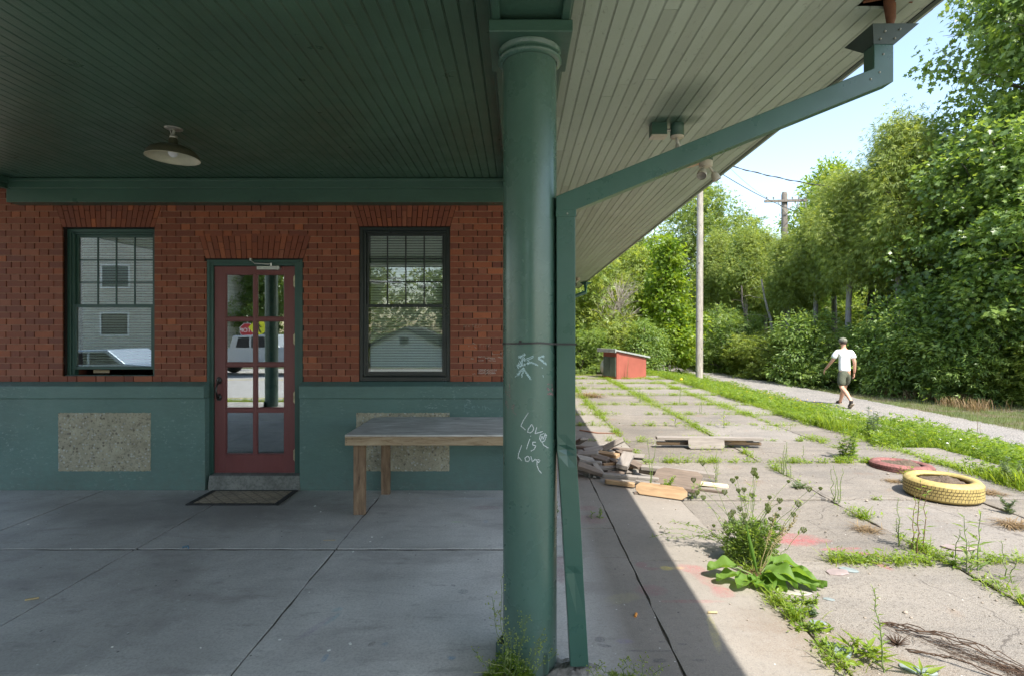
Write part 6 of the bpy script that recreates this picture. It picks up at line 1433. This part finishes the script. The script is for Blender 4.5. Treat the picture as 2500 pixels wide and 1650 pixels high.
for xx, ya, yb, n_ in ((1.5,2.15,3.5,900),(1.5,6.2,9,500),(1.5,9,18,3500),(2.88,2.5,3.9,900),(2.88,3.9,6.5,450),(2.88,6.5,10,1400),(2.88,10,18,3500),(4.22,4.5,9,600),(4.22,9,18,3500),(.757,12,18,900),(.757,8,12,200),(4.95,5.2,18,7000)): joint(xx,ya,xx,yb,n_)
for _ in range(34):
    xx, yy, k_ = rng.uniform(.9,4.8), 5.4+rng.random()**.8*13, rng.poisson(46); JX.extend(xx+rng.normal(0,.11,k_)); JY.extend(yy+rng.normal(0,.08,k_)); JH_.extend([rng.uniform(.5,1.4)]*k_)
JX, JY, JH_ = map(np.array, (JX, JY, JH_)); n_ = len(JX); a = rng.uniform(0,2*PI,n_); ln = rng.uniform(.3,1.5,n_)
T = np.stack([np.cos(a)*ln, np.sin(a)*ln, np.ones(n_)], -1); Nn = np.stack([-np.cos(a), -np.sin(a), np.full(n_,.6)], -1)
tag(leaves('joint_grass', np.stack([JX,JY,np.full(n_,-.015)],-1), T, Nn, rng.uniform(.045,.12,n_)*JH_, 'blade', LM['grass'], None, np.clip(rng.normal(.55,.25,n_),0,1), kind='stuff'), 'short grass growing in the joints of the old concrete', 'grass')
k_ = rng.random(n_) < .55; m_ = k_.sum(); a = rng.uniform(0,2*PI,m_)
P_ = np.stack([JX[k_]+rng.normal(0,.02,m_), JY[k_]+rng.normal(0,.02,m_), rng.uniform(.005,.06,m_)*JH_[k_]], -1)
tag(leaves('joint_weeds', P_, np.stack([np.cos(a),np.sin(a),rng.normal(.3,.3,m_)],-1), np.array([0,0,1.0])+rng.normal(0,.3,(m_,3)), rng.uniform(.018,.04,m_), 'oval', LM['weed'], None, np.clip(rng.normal(.55,.25,m_),0,1), kind='stuff'), 'tiny leafy weeds in the joints of the old concrete', 'weeds')

# ---------------- individual weeds
def stems_plant(name, loc, stems, leafspec, mat, label, cat='weed', group=None, seed=0, stem_mat=None, heads=None):
    """stems: list of (dx,dy,h,leanx,leany,r). leafspec: (n per m, size, shape, droop)"""
    r_ = np.random.default_rng(seed); root = empty(name, loc, label=label, cat=cat, group=group); mb = MB(); P_, T = [], []; tips = []
    for (dx,dy,h_,lx_,ly_,rr_) in stems:
        pts = []
        for i in range(8):
            t = i/7; pts.append(np.array([dx+lx_*h_*t*(.5+.5*t), dy+ly_*h_*t*(.5+.5*t), h_*t]) + (r_.normal(0,.006,3) if 0 < i < 7 else 0))
        mb.tube([Vector(p_) for p_ in pts], [rr_*(1-.6*i/7) for i in range(8)], 5); tips.append(pts[-1])
        if leafspec:
            nl = int(leafspec[0]*h_)
            for j in range(nl):
                t = (j+.5)/nl*.98 + .02; f_ = t*7; i = min(6, int(f_)); p_ = pts[i] + (pts[i+1]-pts[i])*(f_-i); a = j*2.4 + r_.uniform(-.3,.3)
                P_.append(p_); T.append((math.cos(a), math.sin(a), leafspec[3] + r_.normal(0,.15)))
    mb.build('stem', stem_mat or STEM, root)
    if P_:
        P_ = np.array(P_); T = np.array(T); n_ = len(P_); S = leafspec[1]*r_.uniform(.55,1.15,n_)*(1.1-.45*P_[:,2]/max(1e-3, P_[:,2].max()))
        leaves('foliage', P_, T, np.array([0,0,1.0])+r_.normal(0,.2,(n_,3)), S, leafspec[2], mat, root, np.clip(r_.normal(.5,.22,n_),0,1))
    if heads:
        hb = MB(); 
        for tp in tips: heads(hb, tp, r_)
        hb.build('seed_heads', [LM['seed'], FLW, STEM], root)
    return root
gW = 'tall thin weeds in the pavement joints'
def tall(px, py, hs, sd, label, leafn=70, ls=.045, sm=None, z=0.0, shape='lance', mat='weed', lean=.12, droop=.55, sp=.05):
    r_ = random.Random(sd); L = G(px, py, z); st = [(r_.uniform(-sp,sp), r_.uniform(-sp,sp)*.8, h_, r_.uniform(-lean,lean), r_.uniform(-lean,lean), .0032+.002*h_) for h_ in hs]
    return stems_plant('tall_weed', L, st, (leafn, ls, shape, droop), LM[mat], label, group=gW, seed=sd, stem_mat=sm)
tall(1920,1160,[.33,.36,.22,.20,.30],1,'cluster of upright thin weeds in the joint above the wild carrot',90,.035)
tall(1958,1128,[.20],2,'single thin weed right of the upright cluster')
tall(2040,1225,[.30,.34,.24,.32],3,'upright thin weeds over a tuft at the middle joint',90,.032)
tall(2240,1345,[.52,.40,.44],4,'tall dark stemmed weed at the joint crossing right of the red marks',34,.075,STEMB)
tall(2195,1335,[.34,.20],5,'thin pale weed left of the tall dark stemmed one')
tall(2385,1400,[.40,.36,.20],6,'lance leaved weed with a white flower at lower right',34,.11,None,0,'lance','shrub')
tall(2330,1370,[.24],7,'small weed left of the lance leaved one',40,.06)
tall(2480,1420,[.24,.18],8,'low thin weed at the right edge')
tall(2158,1640,[.38],9,'single feathery weed standing in the foreground joint',110,.050)
tall(1745,1178,[.33,.24,.28],10,'thin stalks growing through the nearer timber stack')
tall(1590,1205,[.50,.52],11,'two long stalks rising in front of the nearer timber stack',40,.035)
tall(1660,985,[.50],12,'tall yellow flowered weed on the far pavement',60,.07,None,0,'lance','shrub')
tall(1565,982,[.35,.30,.26],13,'grey green weed cluster left of the yellow flowered one',80,.05,None,0,'lance','bluegreen')
tall(1715,1010,[.22,.30],14,'small upright weeds behind the farther timber stack')
tall(1640,1040,[.24,.22],15,'reedy weed left behind the farther timber stack',20,.12,None,0,'lance','grass')
tall(1770,1045,[.28,.18],16,'reedy weed above the farther timber stack',16,.14,None,0,'lance','grass')
tall(1530,925,[.75,.55],17,'tall seedy weed in front of the red shed',60,.05,None,0,'lance','bluegreen')
tall(2085,1120,[.42,.36,.4,.3,.25,.34,.28,.22,.3,.38],18,'bushy weed clump at the pavement edge left of the red tyre',60,.085,None,0,'trio','weed',.35,.3,.17)
tall(2140,1075,[.4,.5,.45,.3,.35,.42],19,'tall weed clump in the strip beyond the pavement edge',55,.085,None,-.05,'trio','bluegreen',.3,.3,.16)
tall(2390,1115,[.42,.55],20,'thin dark stalks standing out of the bright weed strip',30,.05,STEMB,-.1)
tall(1370,1253,[.10],21,'tiny green sprout in the shaded joint right of the downspout',80,.03,None,0,'oval'); 
tall(1452,1262,[.07,.05,.09],22,'small green sprout in the dark joint beyond the downspout',140,.035,None,0,'oval')
tall(2290,1218,[.06,.09],23,'small rosette at the foot of the yellow tyre',200,.07,None,0,'lance','bluegreen')
tall(2375,1220,[.06,.1],24,'grass tuft at the right foot of the yellow tyre',120,.13,None,0,'lance','grass')
tall(2225,1180,[.13,.16,.1,.12],25,'leafy weed between the two tyres',160,.05,None,0,'oval','weed')
tall(2112,1608,[.05,.08,.06],26,'bright grass tuft beside the large blue slate',200,.11,None,0,'lance','grass')
tall(2250,1660,[.05],27,'pointed grass blade at the bottom edge',120,.16,None,0,'lance','grass')
tall(1995,1500,[.03,.04,.05,.04],28,'low grey green mat of weeds below the dock plant',500,.030,None,0,'oval','bluegreen',.9)
tall(1965,1475,[.05,.06,.05,.07],29,'soft low weed cushion in the joint below the dock plant',500,.030,None,0,'oval','weed',.9)
tall(2000,1540,[.03,.05,.02],30,'small broad leaved rosette with brown spikes in the foreground joint',260,.055,None,0,'oval','weed',.5)
tall(2470,1250,[.10,.14,.12],31,'grey green weed mound at the right edge of the pavement',300,.045,None,0,'oval','bluegreen',.8)
tall(2475,1190,[.22,.26,.24,.3,.28],32,'large grey green bush of weeds at the right edge above the pavement',160,.06,None,-.03,'trio','bluegreen',.5)
tall(1625,1205,[.15,.18,.12,.16,.14],33,'leafy green weed in front of the tan plate of the nearer stack',190,.042,None,0,'oval','weed',.5)
tall(1690,1215,[.12,.16,.1],34,'small leafy weed at the right end of the tan plate',170,.045,None,0,'oval','shrub',.4)
tall(1955,1195,[.03,.04,.03],35,'flat rosette below the upright thin weeds',500,.085,None,0,'lance','bluegreen',.6)

# wild carrot with umbels
def umbel(hb, tp, r_):
    c_ = np.array(tp); kind_ = r_.random()
    if kind_ < .045:     # open white flower
        for i in range(60):
            a = r_.uniform(0,2*PI); q = math.sqrt(r_.random())*.040; hb.ball(tuple(c_+np.array([q*math.cos(a), q*math.sin(a), .016-.1*q])), .0042, 5, 3, mi=1, sc=(1,1,.4))
        for i in range(10): a = i*.628; hb.tube([Vector(c_-np.array([0,0,.02])), Vector(c_+np.array([.03*math.cos(a),.03*math.sin(a),.012]))], .0008, 3, mi=2)
    else:               # closed green nest
        s = r_.uniform(.5,.95)
        for i in range(22):
            a = i*.2856*2; w_ = .020*s
            hb.tube([Vector(c_-np.array([0,0,.018*s])), Vector(c_+np.array([w_*math.cos(a), w_*math.sin(a), .006*s])), Vector(c_+np.array([w_*.75*math.cos(a), w_*.75*math.sin(a), .022*s]))], [.0010,.0022,.0028], 4, mi=0)
r_ = random.Random(15); base = G(1838,1372); st = []
for i in range(42):
    a = r_.uniform(-1,1); h_ = r_.uniform(.24,.74)*(1-.30*abs(a)); st.append((r_.uniform(-.12,.10), r_.uniform(-.10,.10), h_, a*.75, r_.uniform(-.35,.35), .0026))
wc = stems_plant('wild_carrot', base, st, (16,.06,'lance',.7), LM['weed'], 'tall wild carrot clump with green seed nests and white umbels in the sunlit foreground', cat='plant', seed=4, heads=umbel)
# feathery lower foliage of the clump
rng = np.random.default_rng(44); n_ = 1300; a = rng.uniform(0,2*PI,n_); q = rng.random(n_)**.6*.17; h_ = rng.random(n_)**1.1*.26
P_ = np.stack([q*np.cos(a)-.02, q*np.sin(a)*.7, h_], -1); leaves('lower_foliage', P_, np.stack([np.cos(a),np.sin(a),rng.normal(.6,.4,n_)],-1), np.array([0,0,1.])+rng.normal(0,.5,(n_,3)), rng.uniform(.02,.055,n_), 'trio', LM['shrub'], wc, np.clip(rng.normal(.45,.25,n_),0,1))
# dock plant: big broad leaves, each a curved ribbed blade
def bigleaf(mb, base_, az, reach, width, lift, droop, petiole, rng, roll=0.0):
    d = np.array([math.cos(az), math.sin(az), 0]); s_ = np.array([-math.sin(az), math.cos(az), 0]); nU, nV = 14, 8; V = []; mid = []
    for i in range(nU+1):
        t = i/nU; L = petiole + reach*t; z = lift*math.sin(min(1, (petiole+reach*t)/(petiole+reach)*1.25)*PI*.62) - droop*t*t
        c_ = base_ + d*L + np.array([0,0,max(.006, z)]); mid.append(c_)
        w_ = width*(math.sin(PI*min(1, t**.75*.97+.02))**.75)*(1 if t < .99 else .1)
        for j in range(nV+1):
            v = (j/nV-.5)*2; wave = .10*width*math.sin(t*11+v*2)*abs(v) ; zz_ = .22*width*abs(v)**1.4 + wave + .03*width*math.sin(t*26)*(1-abs(v)) 
            p_ = c_ + s_*v*w_/2 + np.array([0,0,zz_ + v*roll*w_]); p_[2] = max(.004, p_[2]); V.append(tuple(p_))
    mb.add(V, [(i*(nV+1)+j, i*(nV+1)+j+1, (i+1)*(nV+1)+j+1, (i+1)*(nV+1)+j) for i in range(nU) for j in range(nV)], 0, True)
    mb.tube([Vector(base_)] + [Vector(m_ - np.array([0,0,.002])) for m_ in mid[::3]], [.006]+[.0045*(1-.15*k_) for k_ in range(len(mid[::3]))], 6, mi=1)
gx_, gy_, _ = G(1850, 1412); dk = empty('dock_plant', (gx_, gy_, 0), label='broad leaved dock plant with big glossy leaves spreading over the concrete', cat='plant')
rng = np.random.default_rng(3)
big = [(178,.19,.13,.10,.03,.14,0),(196,.17,.12,.05,.02,.15,.1),(222,.20,.12,.04,.01,.09,0),(262,.17,.15,.03,.02,.06,0),(243,.14,.10,.025,.01,.05,0),(305,.21,.14,.13,.07,.05,.1),(322,.22,.14,.09,.06,.12,0),(338,.24,.14,.11,.09,.16,-.1),(350,.18,.12,.16,.05,.10,0),(292,.16,.11,.06,.05,.07,0),(20,.15,.09,.12,.05,.08,0),(330,.16,.11,.05,.02,.22,.2)]
for i, (az, re_, wd, li, dr_, pe, ro) in enumerate(big):
    m = MB(); bigleaf(m, np.array([0,0,.01]), rad(az), re_*.98, wd*1.0, li*.72, dr_, pe*.92, rng, ro); o = m.build('leaf', [LM['dock'], STEM], dk)
    a_ = o.data.attributes.new('rnd','FLOAT','POINT'); a_.data.foreach_set('value', np.clip(np.random.default_rng(i).normal(.5,.12,len(o.data.vertices)),0,1).astype(np.float32))
m = MB(); m.tube([(0,0,.02),(-.03,.02,.18),(-.06,.03,.33)], [.005,.014,.003], 4); m.build('young_leaf', LM['dock'], dk)
for k_, (x1,y1,z1) in enumerate(((.30,.10,.34),(.20,.05,.30),(.16,.1,.36))):
    m = MB(); a0 = np.array([.02,.02,.03]); b0 = np.array([x1,y1,z1]); pts = limb(m, a0, b0, .003, .002, rng, 7, .03, 5)
    for i in range(70):
        t = rng.uniform(.45,1); q = a0+(b0-a0)*t+np.array([0,0,.02])+rng.normal(0,.006,3); m.ball(tuple(q), .0042, 5, 3)
    m.build('seed_spike', M('dock_seed',(.20,.17,.07),.8,.3,40), dk)
m = MB()
for i in range(60): a = rng.uniform(0,2*PI); limb(m, np.array([rng.normal(0,.03),rng.normal(0,.03),.01]), np.array([.09*math.cos(a)*rng.random(),.09*math.sin(a)*rng.random(),rng.uniform(.005,.05)]), .002, .001, rng, 4, .1, 4)
m.build('dead_stalks', M('purple_brown_stalk',(.16,.07,.05),.8), dk)
# sprawling sprig with long shadow, left of the clump
st = []
gx_, gy_, _ = G(1790, 1335)
sp_r = empty('sprawling_weed', (gx_, gy_, 0), label='sprawling thin weed reaching left over the pale concrete from the clump', cat='weed'); m = MB(); P_, T = [], []
for k_, (dx,dy,dz) in enumerate(((-.52,.05,.12),(-.42,.10,.15),(-.50,-.03,.07),(-.34,.02,.17),(-.26,-.05,.10),(-.60,.02,.06))):
    pts = limb(m, np.array([0,0,.01]), np.array([dx,dy,dz]), .0022, .0012, rng, 9, .05, 4); pts = np.array(pts)
    for j in range(34): t = rng.uniform(.15,1)*8; i = min(7,int(t)); p_ = pts[i]+(pts[i+1]-pts[i])*(t-i); a = rng.uniform(0,2*PI); P_.append(p_); T.append((math.cos(a), math.sin(a), rng.normal(.2,.4)))
m.build('stem', STEM, sp_r); leaves('foliage', np.array(P_), np.array(T), np.array([0,0,1.])+rng.normal(0,.4,(len(P_),3)), rng.uniform(.02,.038,len(P_)), 'lance', LM['weed'], sp_r)
# tangle at the foot of the column: fine stems with round seed pods
def cress(name, base_, stems, seed, label, mat_n='shrub', pods=26, lf=900, rad_=.12, hh_=.16):
    r_ = np.random.default_rng(seed); root = empty(name, base_, label=label, cat='plant'); m = MB(); hb = MB()
    for (dx,dy,h_,lx_,ly_) in stems:
        pts = []
        for i in range(9): t = i/8; pts.append(np.array([dx+lx_*t, dy+ly_*t, h_*t]) + r_.normal(0,.006,3)*(i > 0))
        m.tube([Vector(p_) for p_ in pts], [.0022*(1-.5*i/8) for i in range(9)], 5)
        for j in range(pods):
            t = r_.uniform(.30,1)*8; i = min(7,int(t)); p_ = pts[i]+(pts[i+1]-pts[i])*(t-i); a = r_.uniform(0,2*PI); e_ = p_ + np.array([math.cos(a)*.022, math.sin(a)*.022, .010])
            m.tube([Vector(p_), Vector(e_)], .0006, 3); hb.ball(tuple(e_), r_.uniform(.0026,.0042), 6, 4, sc=(1,1,.7))
            if r_.random() < .25:
                for q_ in range(3): hb.ball(tuple(e_ + r_.normal(0,.006,3)), .003, 5, 3)
    m.build('stem', STEM, root); o = hb.build('seed_pods', LM['seed'], root)
    a_ = o.data.attributes.new('rnd','FLOAT','POINT'); a_.data.foreach_set('value', r_.random(len(o.data.vertices)).astype(np.float32))
    a = r_.uniform(0,2*PI,lf); q = r_.random(lf)**.5*rad_; P_ = np.stack([q*np.cos(a), q*np.sin(a), r_.random(lf)**1.3*hh_*(1.1-q/rad_)], -1)
    leaves('foliage', P_, np.stack([np.cos(a),np.sin(a),r_.normal(.5,.4,lf)],-1), np.array([0,0,1.])+r_.normal(0,.5,(lf,3)), r_.uniform(.010,.028,lf), 'trio', LM[mat_n], root, np.clip(r_.normal(.4,.25,lf),0,1)); return root
cress('pepperweed', (-.045, 2.30, 0), [(0,0,.50,-.03,-.02),(.01,0,.40,-.08,0),(.02,0,.36,.07,-.02),(.04,0,.34,.03,0),(.03,0,.26,.12,-.02),(0,0,.30,-.02,.02),(.05,0,.22,.10,0),(0,0,.28,.02,-.04),(.05,0,.18,.16,-.02),(-.02,0,.2,-.12,-.02)], 5, 'light green pepperweed climbing up the left foot of the column', 'weed', 22, 1500, .13, .20)
cress('pepperweed', (.43, 2.27, 0), [(0,0,.14,-.08,0),(.02,0,.17,.0,0),(.04,0,.15,.08,0),(.0,0,.12,-.12,-.02),(.05,0,.13,.14,0),(.02,0,.16,.04,-.04)], 6, 'yellow green weed with tiny pods right of the downspout foot', 'yellowgreen', 26, 500, .14, .08)
m = MB(); rng = np.random.default_rng(6)
for i in range(3): limb(m, np.array([0,0,.02]), np.array([-.16-.05*i, -.03, .14-.05*i]), .0022, .0015, rng, 6, .08, 4)
o = m.build('dry_stalk', M('pale_stalk',(.35,.36,.16),.7)); o.location = (.02, 2.32, 0); tag(o, 'bent pale stalks leaning left from the foot of the column', 'stalk')
lump('dirt_pile', (-.06,2.30,0), .17,.12,.03, M('dark_soil',(.07,.055,.04),.95,.4,30,.9,60,.02), 12, label='dark soil heaped at the left foot of the column', cat='soil')
lump('dirt_pile', (.20,2.42,0), .10,.16,.02, mortm, 13, label='grit and mortar heaped between column and downspout', cat='soil')
# dry roots and dead tufts
m = MB(); rng = np.random.default_rng(16)
A0 = np.array(G(2150,1522)); B0 = np.array(G(2520,1660)); o0 = A0.copy()
for k_ in range(5): limb(m, A0-o0+rng.normal(0,.01,3)*[1,1,0]+[0,0,.006], B0-o0+rng.normal(0,.05,3)*[1,1,0]+[0,0,.006], .0032, .002, rng, 14, .05, 5)
C0 = np.array(G(2220,1590)); 
for k_ in range(3): limb(m, C0-o0+rng.normal(0,.01,3)*[1,1,0]+[0,0,.006], np.array(G(2470,1668))-o0+[0,0,.006], .003, .002, rng, 12, .05, 5)
for k_ in range(150):
    t = rng.random()**.6; c_ = A0+(B0-A0)*t - o0; d = (B0-A0)/np.linalg.norm(B0-A0)*rng.uniform(.03,.12) + rng.normal(0,.035,3); s_ = c_+rng.normal(0,.025,3); s_[2] = .004; e_ = s_+d; e_[2] = rng.uniform(.004,.02); m.tube([Vector(s_), Vector((s_+e_)/2+np.array([0,0,.008])), Vector(e_)], .0011, 3)
for k_ in range(90):
    a = rng.uniform(0,2*PI); c_ = np.array(G(2190,1575))-o0; m.tube([Vector(c_+[0,0,.004]), Vector(c_+np.array([.07*math.cos(a)*rng.random(), .05*math.sin(a)*rng.random(), rng.uniform(.01,.05)]))], .0012, 3)
o = m.build('dry_roots', M('dry_brown_root',(.075,.045,.028),.9,.4,30)); o.location = tuple(o0); tag(o, 'tangle of dry brown vine roots lying across the concrete at lower right', 'roots')
def tuft(px, py, s, n_, label):
    rg_ = np.random.default_rng(int(px)); x_, y_, _ = G(px, py); a = rg_.uniform(0,2*PI,n_); root = leaves('dead_tuft', np.stack([rg_.normal(0,s*.4,n_), rg_.normal(0,s*.3,n_), np.full(n_,.002)],-1), np.stack([np.cos(a),np.sin(a),rg_.uniform(.05,.5,n_)],-1), np.stack([-np.cos(a)*.3,-np.sin(a)*.3,np.ones(n_)],-1), rg_.uniform(.5,1.2,n_)*s, 'blade', LM['dead'], None, rg_.random(n_)); root.location = (x_,y_,0); tag(root, label, 'dead grass')
tuft(2115,1293,.11,160,'tuft of dead brown grass by the middle joint'); tuft(2480,1285,.14,220,'tuft of dead grass at the right edge'); tuft(2420,1205,.12,180,'dead grass patch right of the yellow tyre'); tuft(1440,968,.3,260,'dead grass patch on the far pavement left'); tuft(2180,1175,.10,150,'dead weed tuft at the foot of the red tyre')
# small flowers in the strip
fb = MB(); rng = np.random.default_rng(31)
for i in range(90):
    y_ = rng.uniform(5,14); x_ = rng.uniform(5.2,7.4); z_ = float(gz(x_,y_))+rng.uniform(.2,.36); wht = rng.random() < .45 and y_ < 9; fb.tube([(x_,y_,z_-.2),(x_,y_,z_)], .002, 3, mi=2); fb.ball((x_,y_,z_), .016 if wht else .013, 6, 4, mi=1 if wht else 0, sc=(1,1,.4))
tag(fb.build('wild_flowers', [FLY, FLW, STEM], kind='stuff'), 'tiny yellow and white flowers scattered in the weed strip', 'flowers')
fy = MB(); x_, y_, z_ = G(1660,985); fy.ball((0,0,0), .035, 8, 5, sc=(1,1,.6)); o = fy.build('yellow_flower', FLY); o.location = (x_+.03,y_,.52); tag(o, 'orange yellow flower head on top of the tall far weed', 'flower')
# ================================================================== PERSON
def skin_obj(name, verts, edges, root_i, mat, parent, sub=2):
    me = bpy.data.meshes.new(name+'_cage'); bm = bmesh.new(); lay = bm.verts.layers.skin.verify(); vv = []
    for i, (co, r_) in enumerate(verts):
        v = bm.verts.new(co); v[lay].radius = r_ if isinstance(r_, tuple) else (r_, r_); v[lay].use_root = (i == root_i); vv.append(v)
    for a, b_ in edges: bm.edges.new((vv[a], vv[b_]))
    bm.to_mesh(me); bm.free(); o = bpy.data.objects.new(name, me); COL.objects.link(o)
    s = o.modifiers.new('skin','SKIN'); s.use_smooth_shade = True; s.branch_smoothing = .6
    u = o.modifiers.new('sub','SUBSURF'); u.levels = sub; u.render_levels = sub
    dg = bpy.context.evaluated_depsgraph_get(); m2 = bpy.data.meshes.new_from_object(o.evaluated_get(dg)); bpy.data.objects.remove(o)
    m2.name = name; m2.materials.clear(); m2.materials.append(mat)
    r_ = bpy.data.objects.new(name, m2); COL.objects.link(r_); r_.parent = parent; return r_
PXc, PYc, _ = G(2062, 992, -.43); pz = gzf(PXc, PYc) + .035
man = empty('person', (PXc, PYc, pz), rz=rad(-5), label='man in white t-shirt, green shorts and cap walking away along the path', cat='person')
skin = M('skin', (.56,.30,.20), .55, .06, 6); shirt = M('white_cotton', (.80,.80,.80), .85, .03, 5, .5, 9, .02); shorts = M('olive_cotton', (.085,.092,.062), .9, .2, 8, .6, 14, .02)
Vb = [((0,0,.94),(.135,.10)), ((0,.01,1.08),(.125,.09)), ((0,.02,1.24),(.150,.10)), ((0,.03,1.40),(.145,.095)), ((0,.045,1.50),.055), ((0,.06,1.56),.055), ((0,.075,1.63),(.072,.085)), ((0,.078,1.70),(.070,.082)),
 ((-.17,.02,1.42),.062),((-.265,.09,1.17),.043),((-.325,.25,.99),.032),((-.345,.31,.93),.026),
 ((.17,.02,1.42),.062),((.235,-.03,1.15),.043),((.262,.03,.92),.033),((.268,.06,.85),.026),
 ((.09,.0,.88),.095),((.095,.20,.50),.062),((.095,.30,.30),.056),((.095,.40,.10),.038),((.095,.44,.055),.040),((.100,.57,.035),.032),
 ((-.09,.0,.88),.095),((-.09,-.03,.49),.062),((-.09,-.27,.37),.058),((-.09,-.48,.21),.038),((-.09,-.50,.15),.040),((-.09,-.415,.045),.033)]
Eb = [(0,1),(1,2),(2,3),(3,4),(4,5),(5,6),(6,7),(3,8),(8,9),(9,10),(10,11),(3,12),(12,13),(13,14),(14,15),(0,16),(16,17),(17,18),(18,19),(19,20),(20,21),(0,22),(22,23),(23,24),(24,25),(25,26),(26,27)]
skin_obj('body', Vb, Eb, 0, skin, man)
for s, base, dr in ((-1, Vector((-.345,.31,.93)), Vector((-.16,.42,-.9))), (1, Vector((.268,.06,.85)), Vector((.02,.15,-1)))):
    dr.normalize(); side = Vector((0,1,0)).cross(dr).normalized() if s > 0 else Vector((.3,1,0)).cross(dr).normalized(); fw = dr.cross(side).normalized()
    V = [(base, .024), (base+dr*.05, (.030,.018))]; E = [(0,1)]
    for k_, off in enumerate((-.024,-.008,.008,.024)):
        L = (.062,.075,.078,.068)[k_]; a = base+dr*.075+fw*off; i0 = len(V); V += [(a,.0085),(a+dr*L*.5+side*.010*s,.008),(a+dr*L*.8+side*.032*s,.007)]; E += [(1,i0),(i0,i0+1),(i0+1,i0+2)]
    i0 = len(V); a = base+dr*.035+fw*.030; V += [(a,.010),(a+dr*.03+fw*.018,.009),(a+dr*.055+fw*.015,.008)]; E += [(1,i0),(i0,i0+1),(i0+1,i0+2)]
    skin_obj('hand', [(tuple(c_), r_) for c_, r_ in V], E, 0, skin, man, 1)
hv = MB()
for s in (-1,1): hv.ball((s*.078,.075,1.645), .026, 10, 8, sc=(.35,.7,1.1))
hv.ball((0,.165,1.635), .014, 8, 6, sc=(.7,1,1.4)); hv.build('ears_and_nose', skin, man)
Vs = [((0,0,.90),(.158,.118)), ((0,.01,1.06),(.150,.110)), ((0,.02,1.22),(.168,.118)), ((0,.03,1.38),(.165,.112)), ((0,.04,1.475),(.080,.070)), ((-.175,.02,1.425),.080),((-.225,.05,1.30),.078),((-.248,.075,1.235),.076),((.175,.02,1.425),.080),((.212,.0,1.30),.078),((.226,-.01,1.225),.076)]
skin_obj('t_shirt', Vs, [(0,1),(1,2),(2,3),(3,4),(3,5),(5,6),(6,7),(3,8),(8,9),(9,10)], 1, shirt, man)
Vh = [((0,0,.97),(.150,.112)), ((0,0,.90),(.152,.118)), ((.088,.02,.80),.118),((.094,.11,.66),.108),((.096,.185,.53),.102),((-.088,-.0,.80),.118),((-.09,-.02,.66),.108),((-.09,-.035,.51),.102)]
skin_obj('shorts', Vh, [(0,1),(1,2),(2,3),(3,4),(1,5),(5,6),(6,7)], 0, shorts, man)
m = MB(); m.ball((0,.075,1.665), .098, 20, 12, sc=(.90,1.05,.80)); m.build('hair', M('brown_hair',(.06,.04,.03),.8,.3,60), man)
m = MB(); m.ball((0,.08,1.700), .106, 24, 14, sc=(.90,1.05,.78)); m.prism([(-.075,.15),(.075,.15),(.06,.235),(0,.25),(-.06,.235)], 1.695, 1.705); m.build('cap', M('faded_camo_cap',(.15,.15,.11),.85,.5,30), man)
for (a, h_, t_, name_) in (((.095,.42,.085),(.095,.38,.05),(.10,.60,.032),'shoe'), ((-.09,-.485,.20),(-.09,-.525,.135),(-.09,-.40,.030),'shoe')):
    blk = M('dark_leather',(.018,.016,.015),.6,.2,20); sole = M('tan_sole',(.30,.24,.17),.8)
    skin_obj(name_, [(a,.052),(h_,.048),(tuple((h_[i]+t_[i])/2+(0,0,.01)[i] for i in range(3)),(.050,.042)),(t_,(.046,.030))], [(0,1),(1,2),(2,3)], 1, blk, man, 2)
    s_ = MB(); hv_ = Vector(h_); tv = Vector(t_); d = (tv-hv_); up = Vector((1,0,0)).cross(d).normalized(); up = up if up.z > 0 else -up
    p0 = hv_ - d.normalized()*.05 - up*.050; p1 = tv + d.normalized()*.04 - up*.030; w_ = .042
    V = []; 
    for k_ in (0, .018):
        for p_ in (p0, p1):
            for sx in (-1,1): V.append(p_ + Vector((sx*w_,0,0)) + up*k_)
    s_.add(V, [(0,1,3,2),(4,6,7,5),(0,4,5,1),(2,3,7,6),(0,2,6,4),(1,5,7,3)]); s_.build('sole', sole, man, bevel=.006)
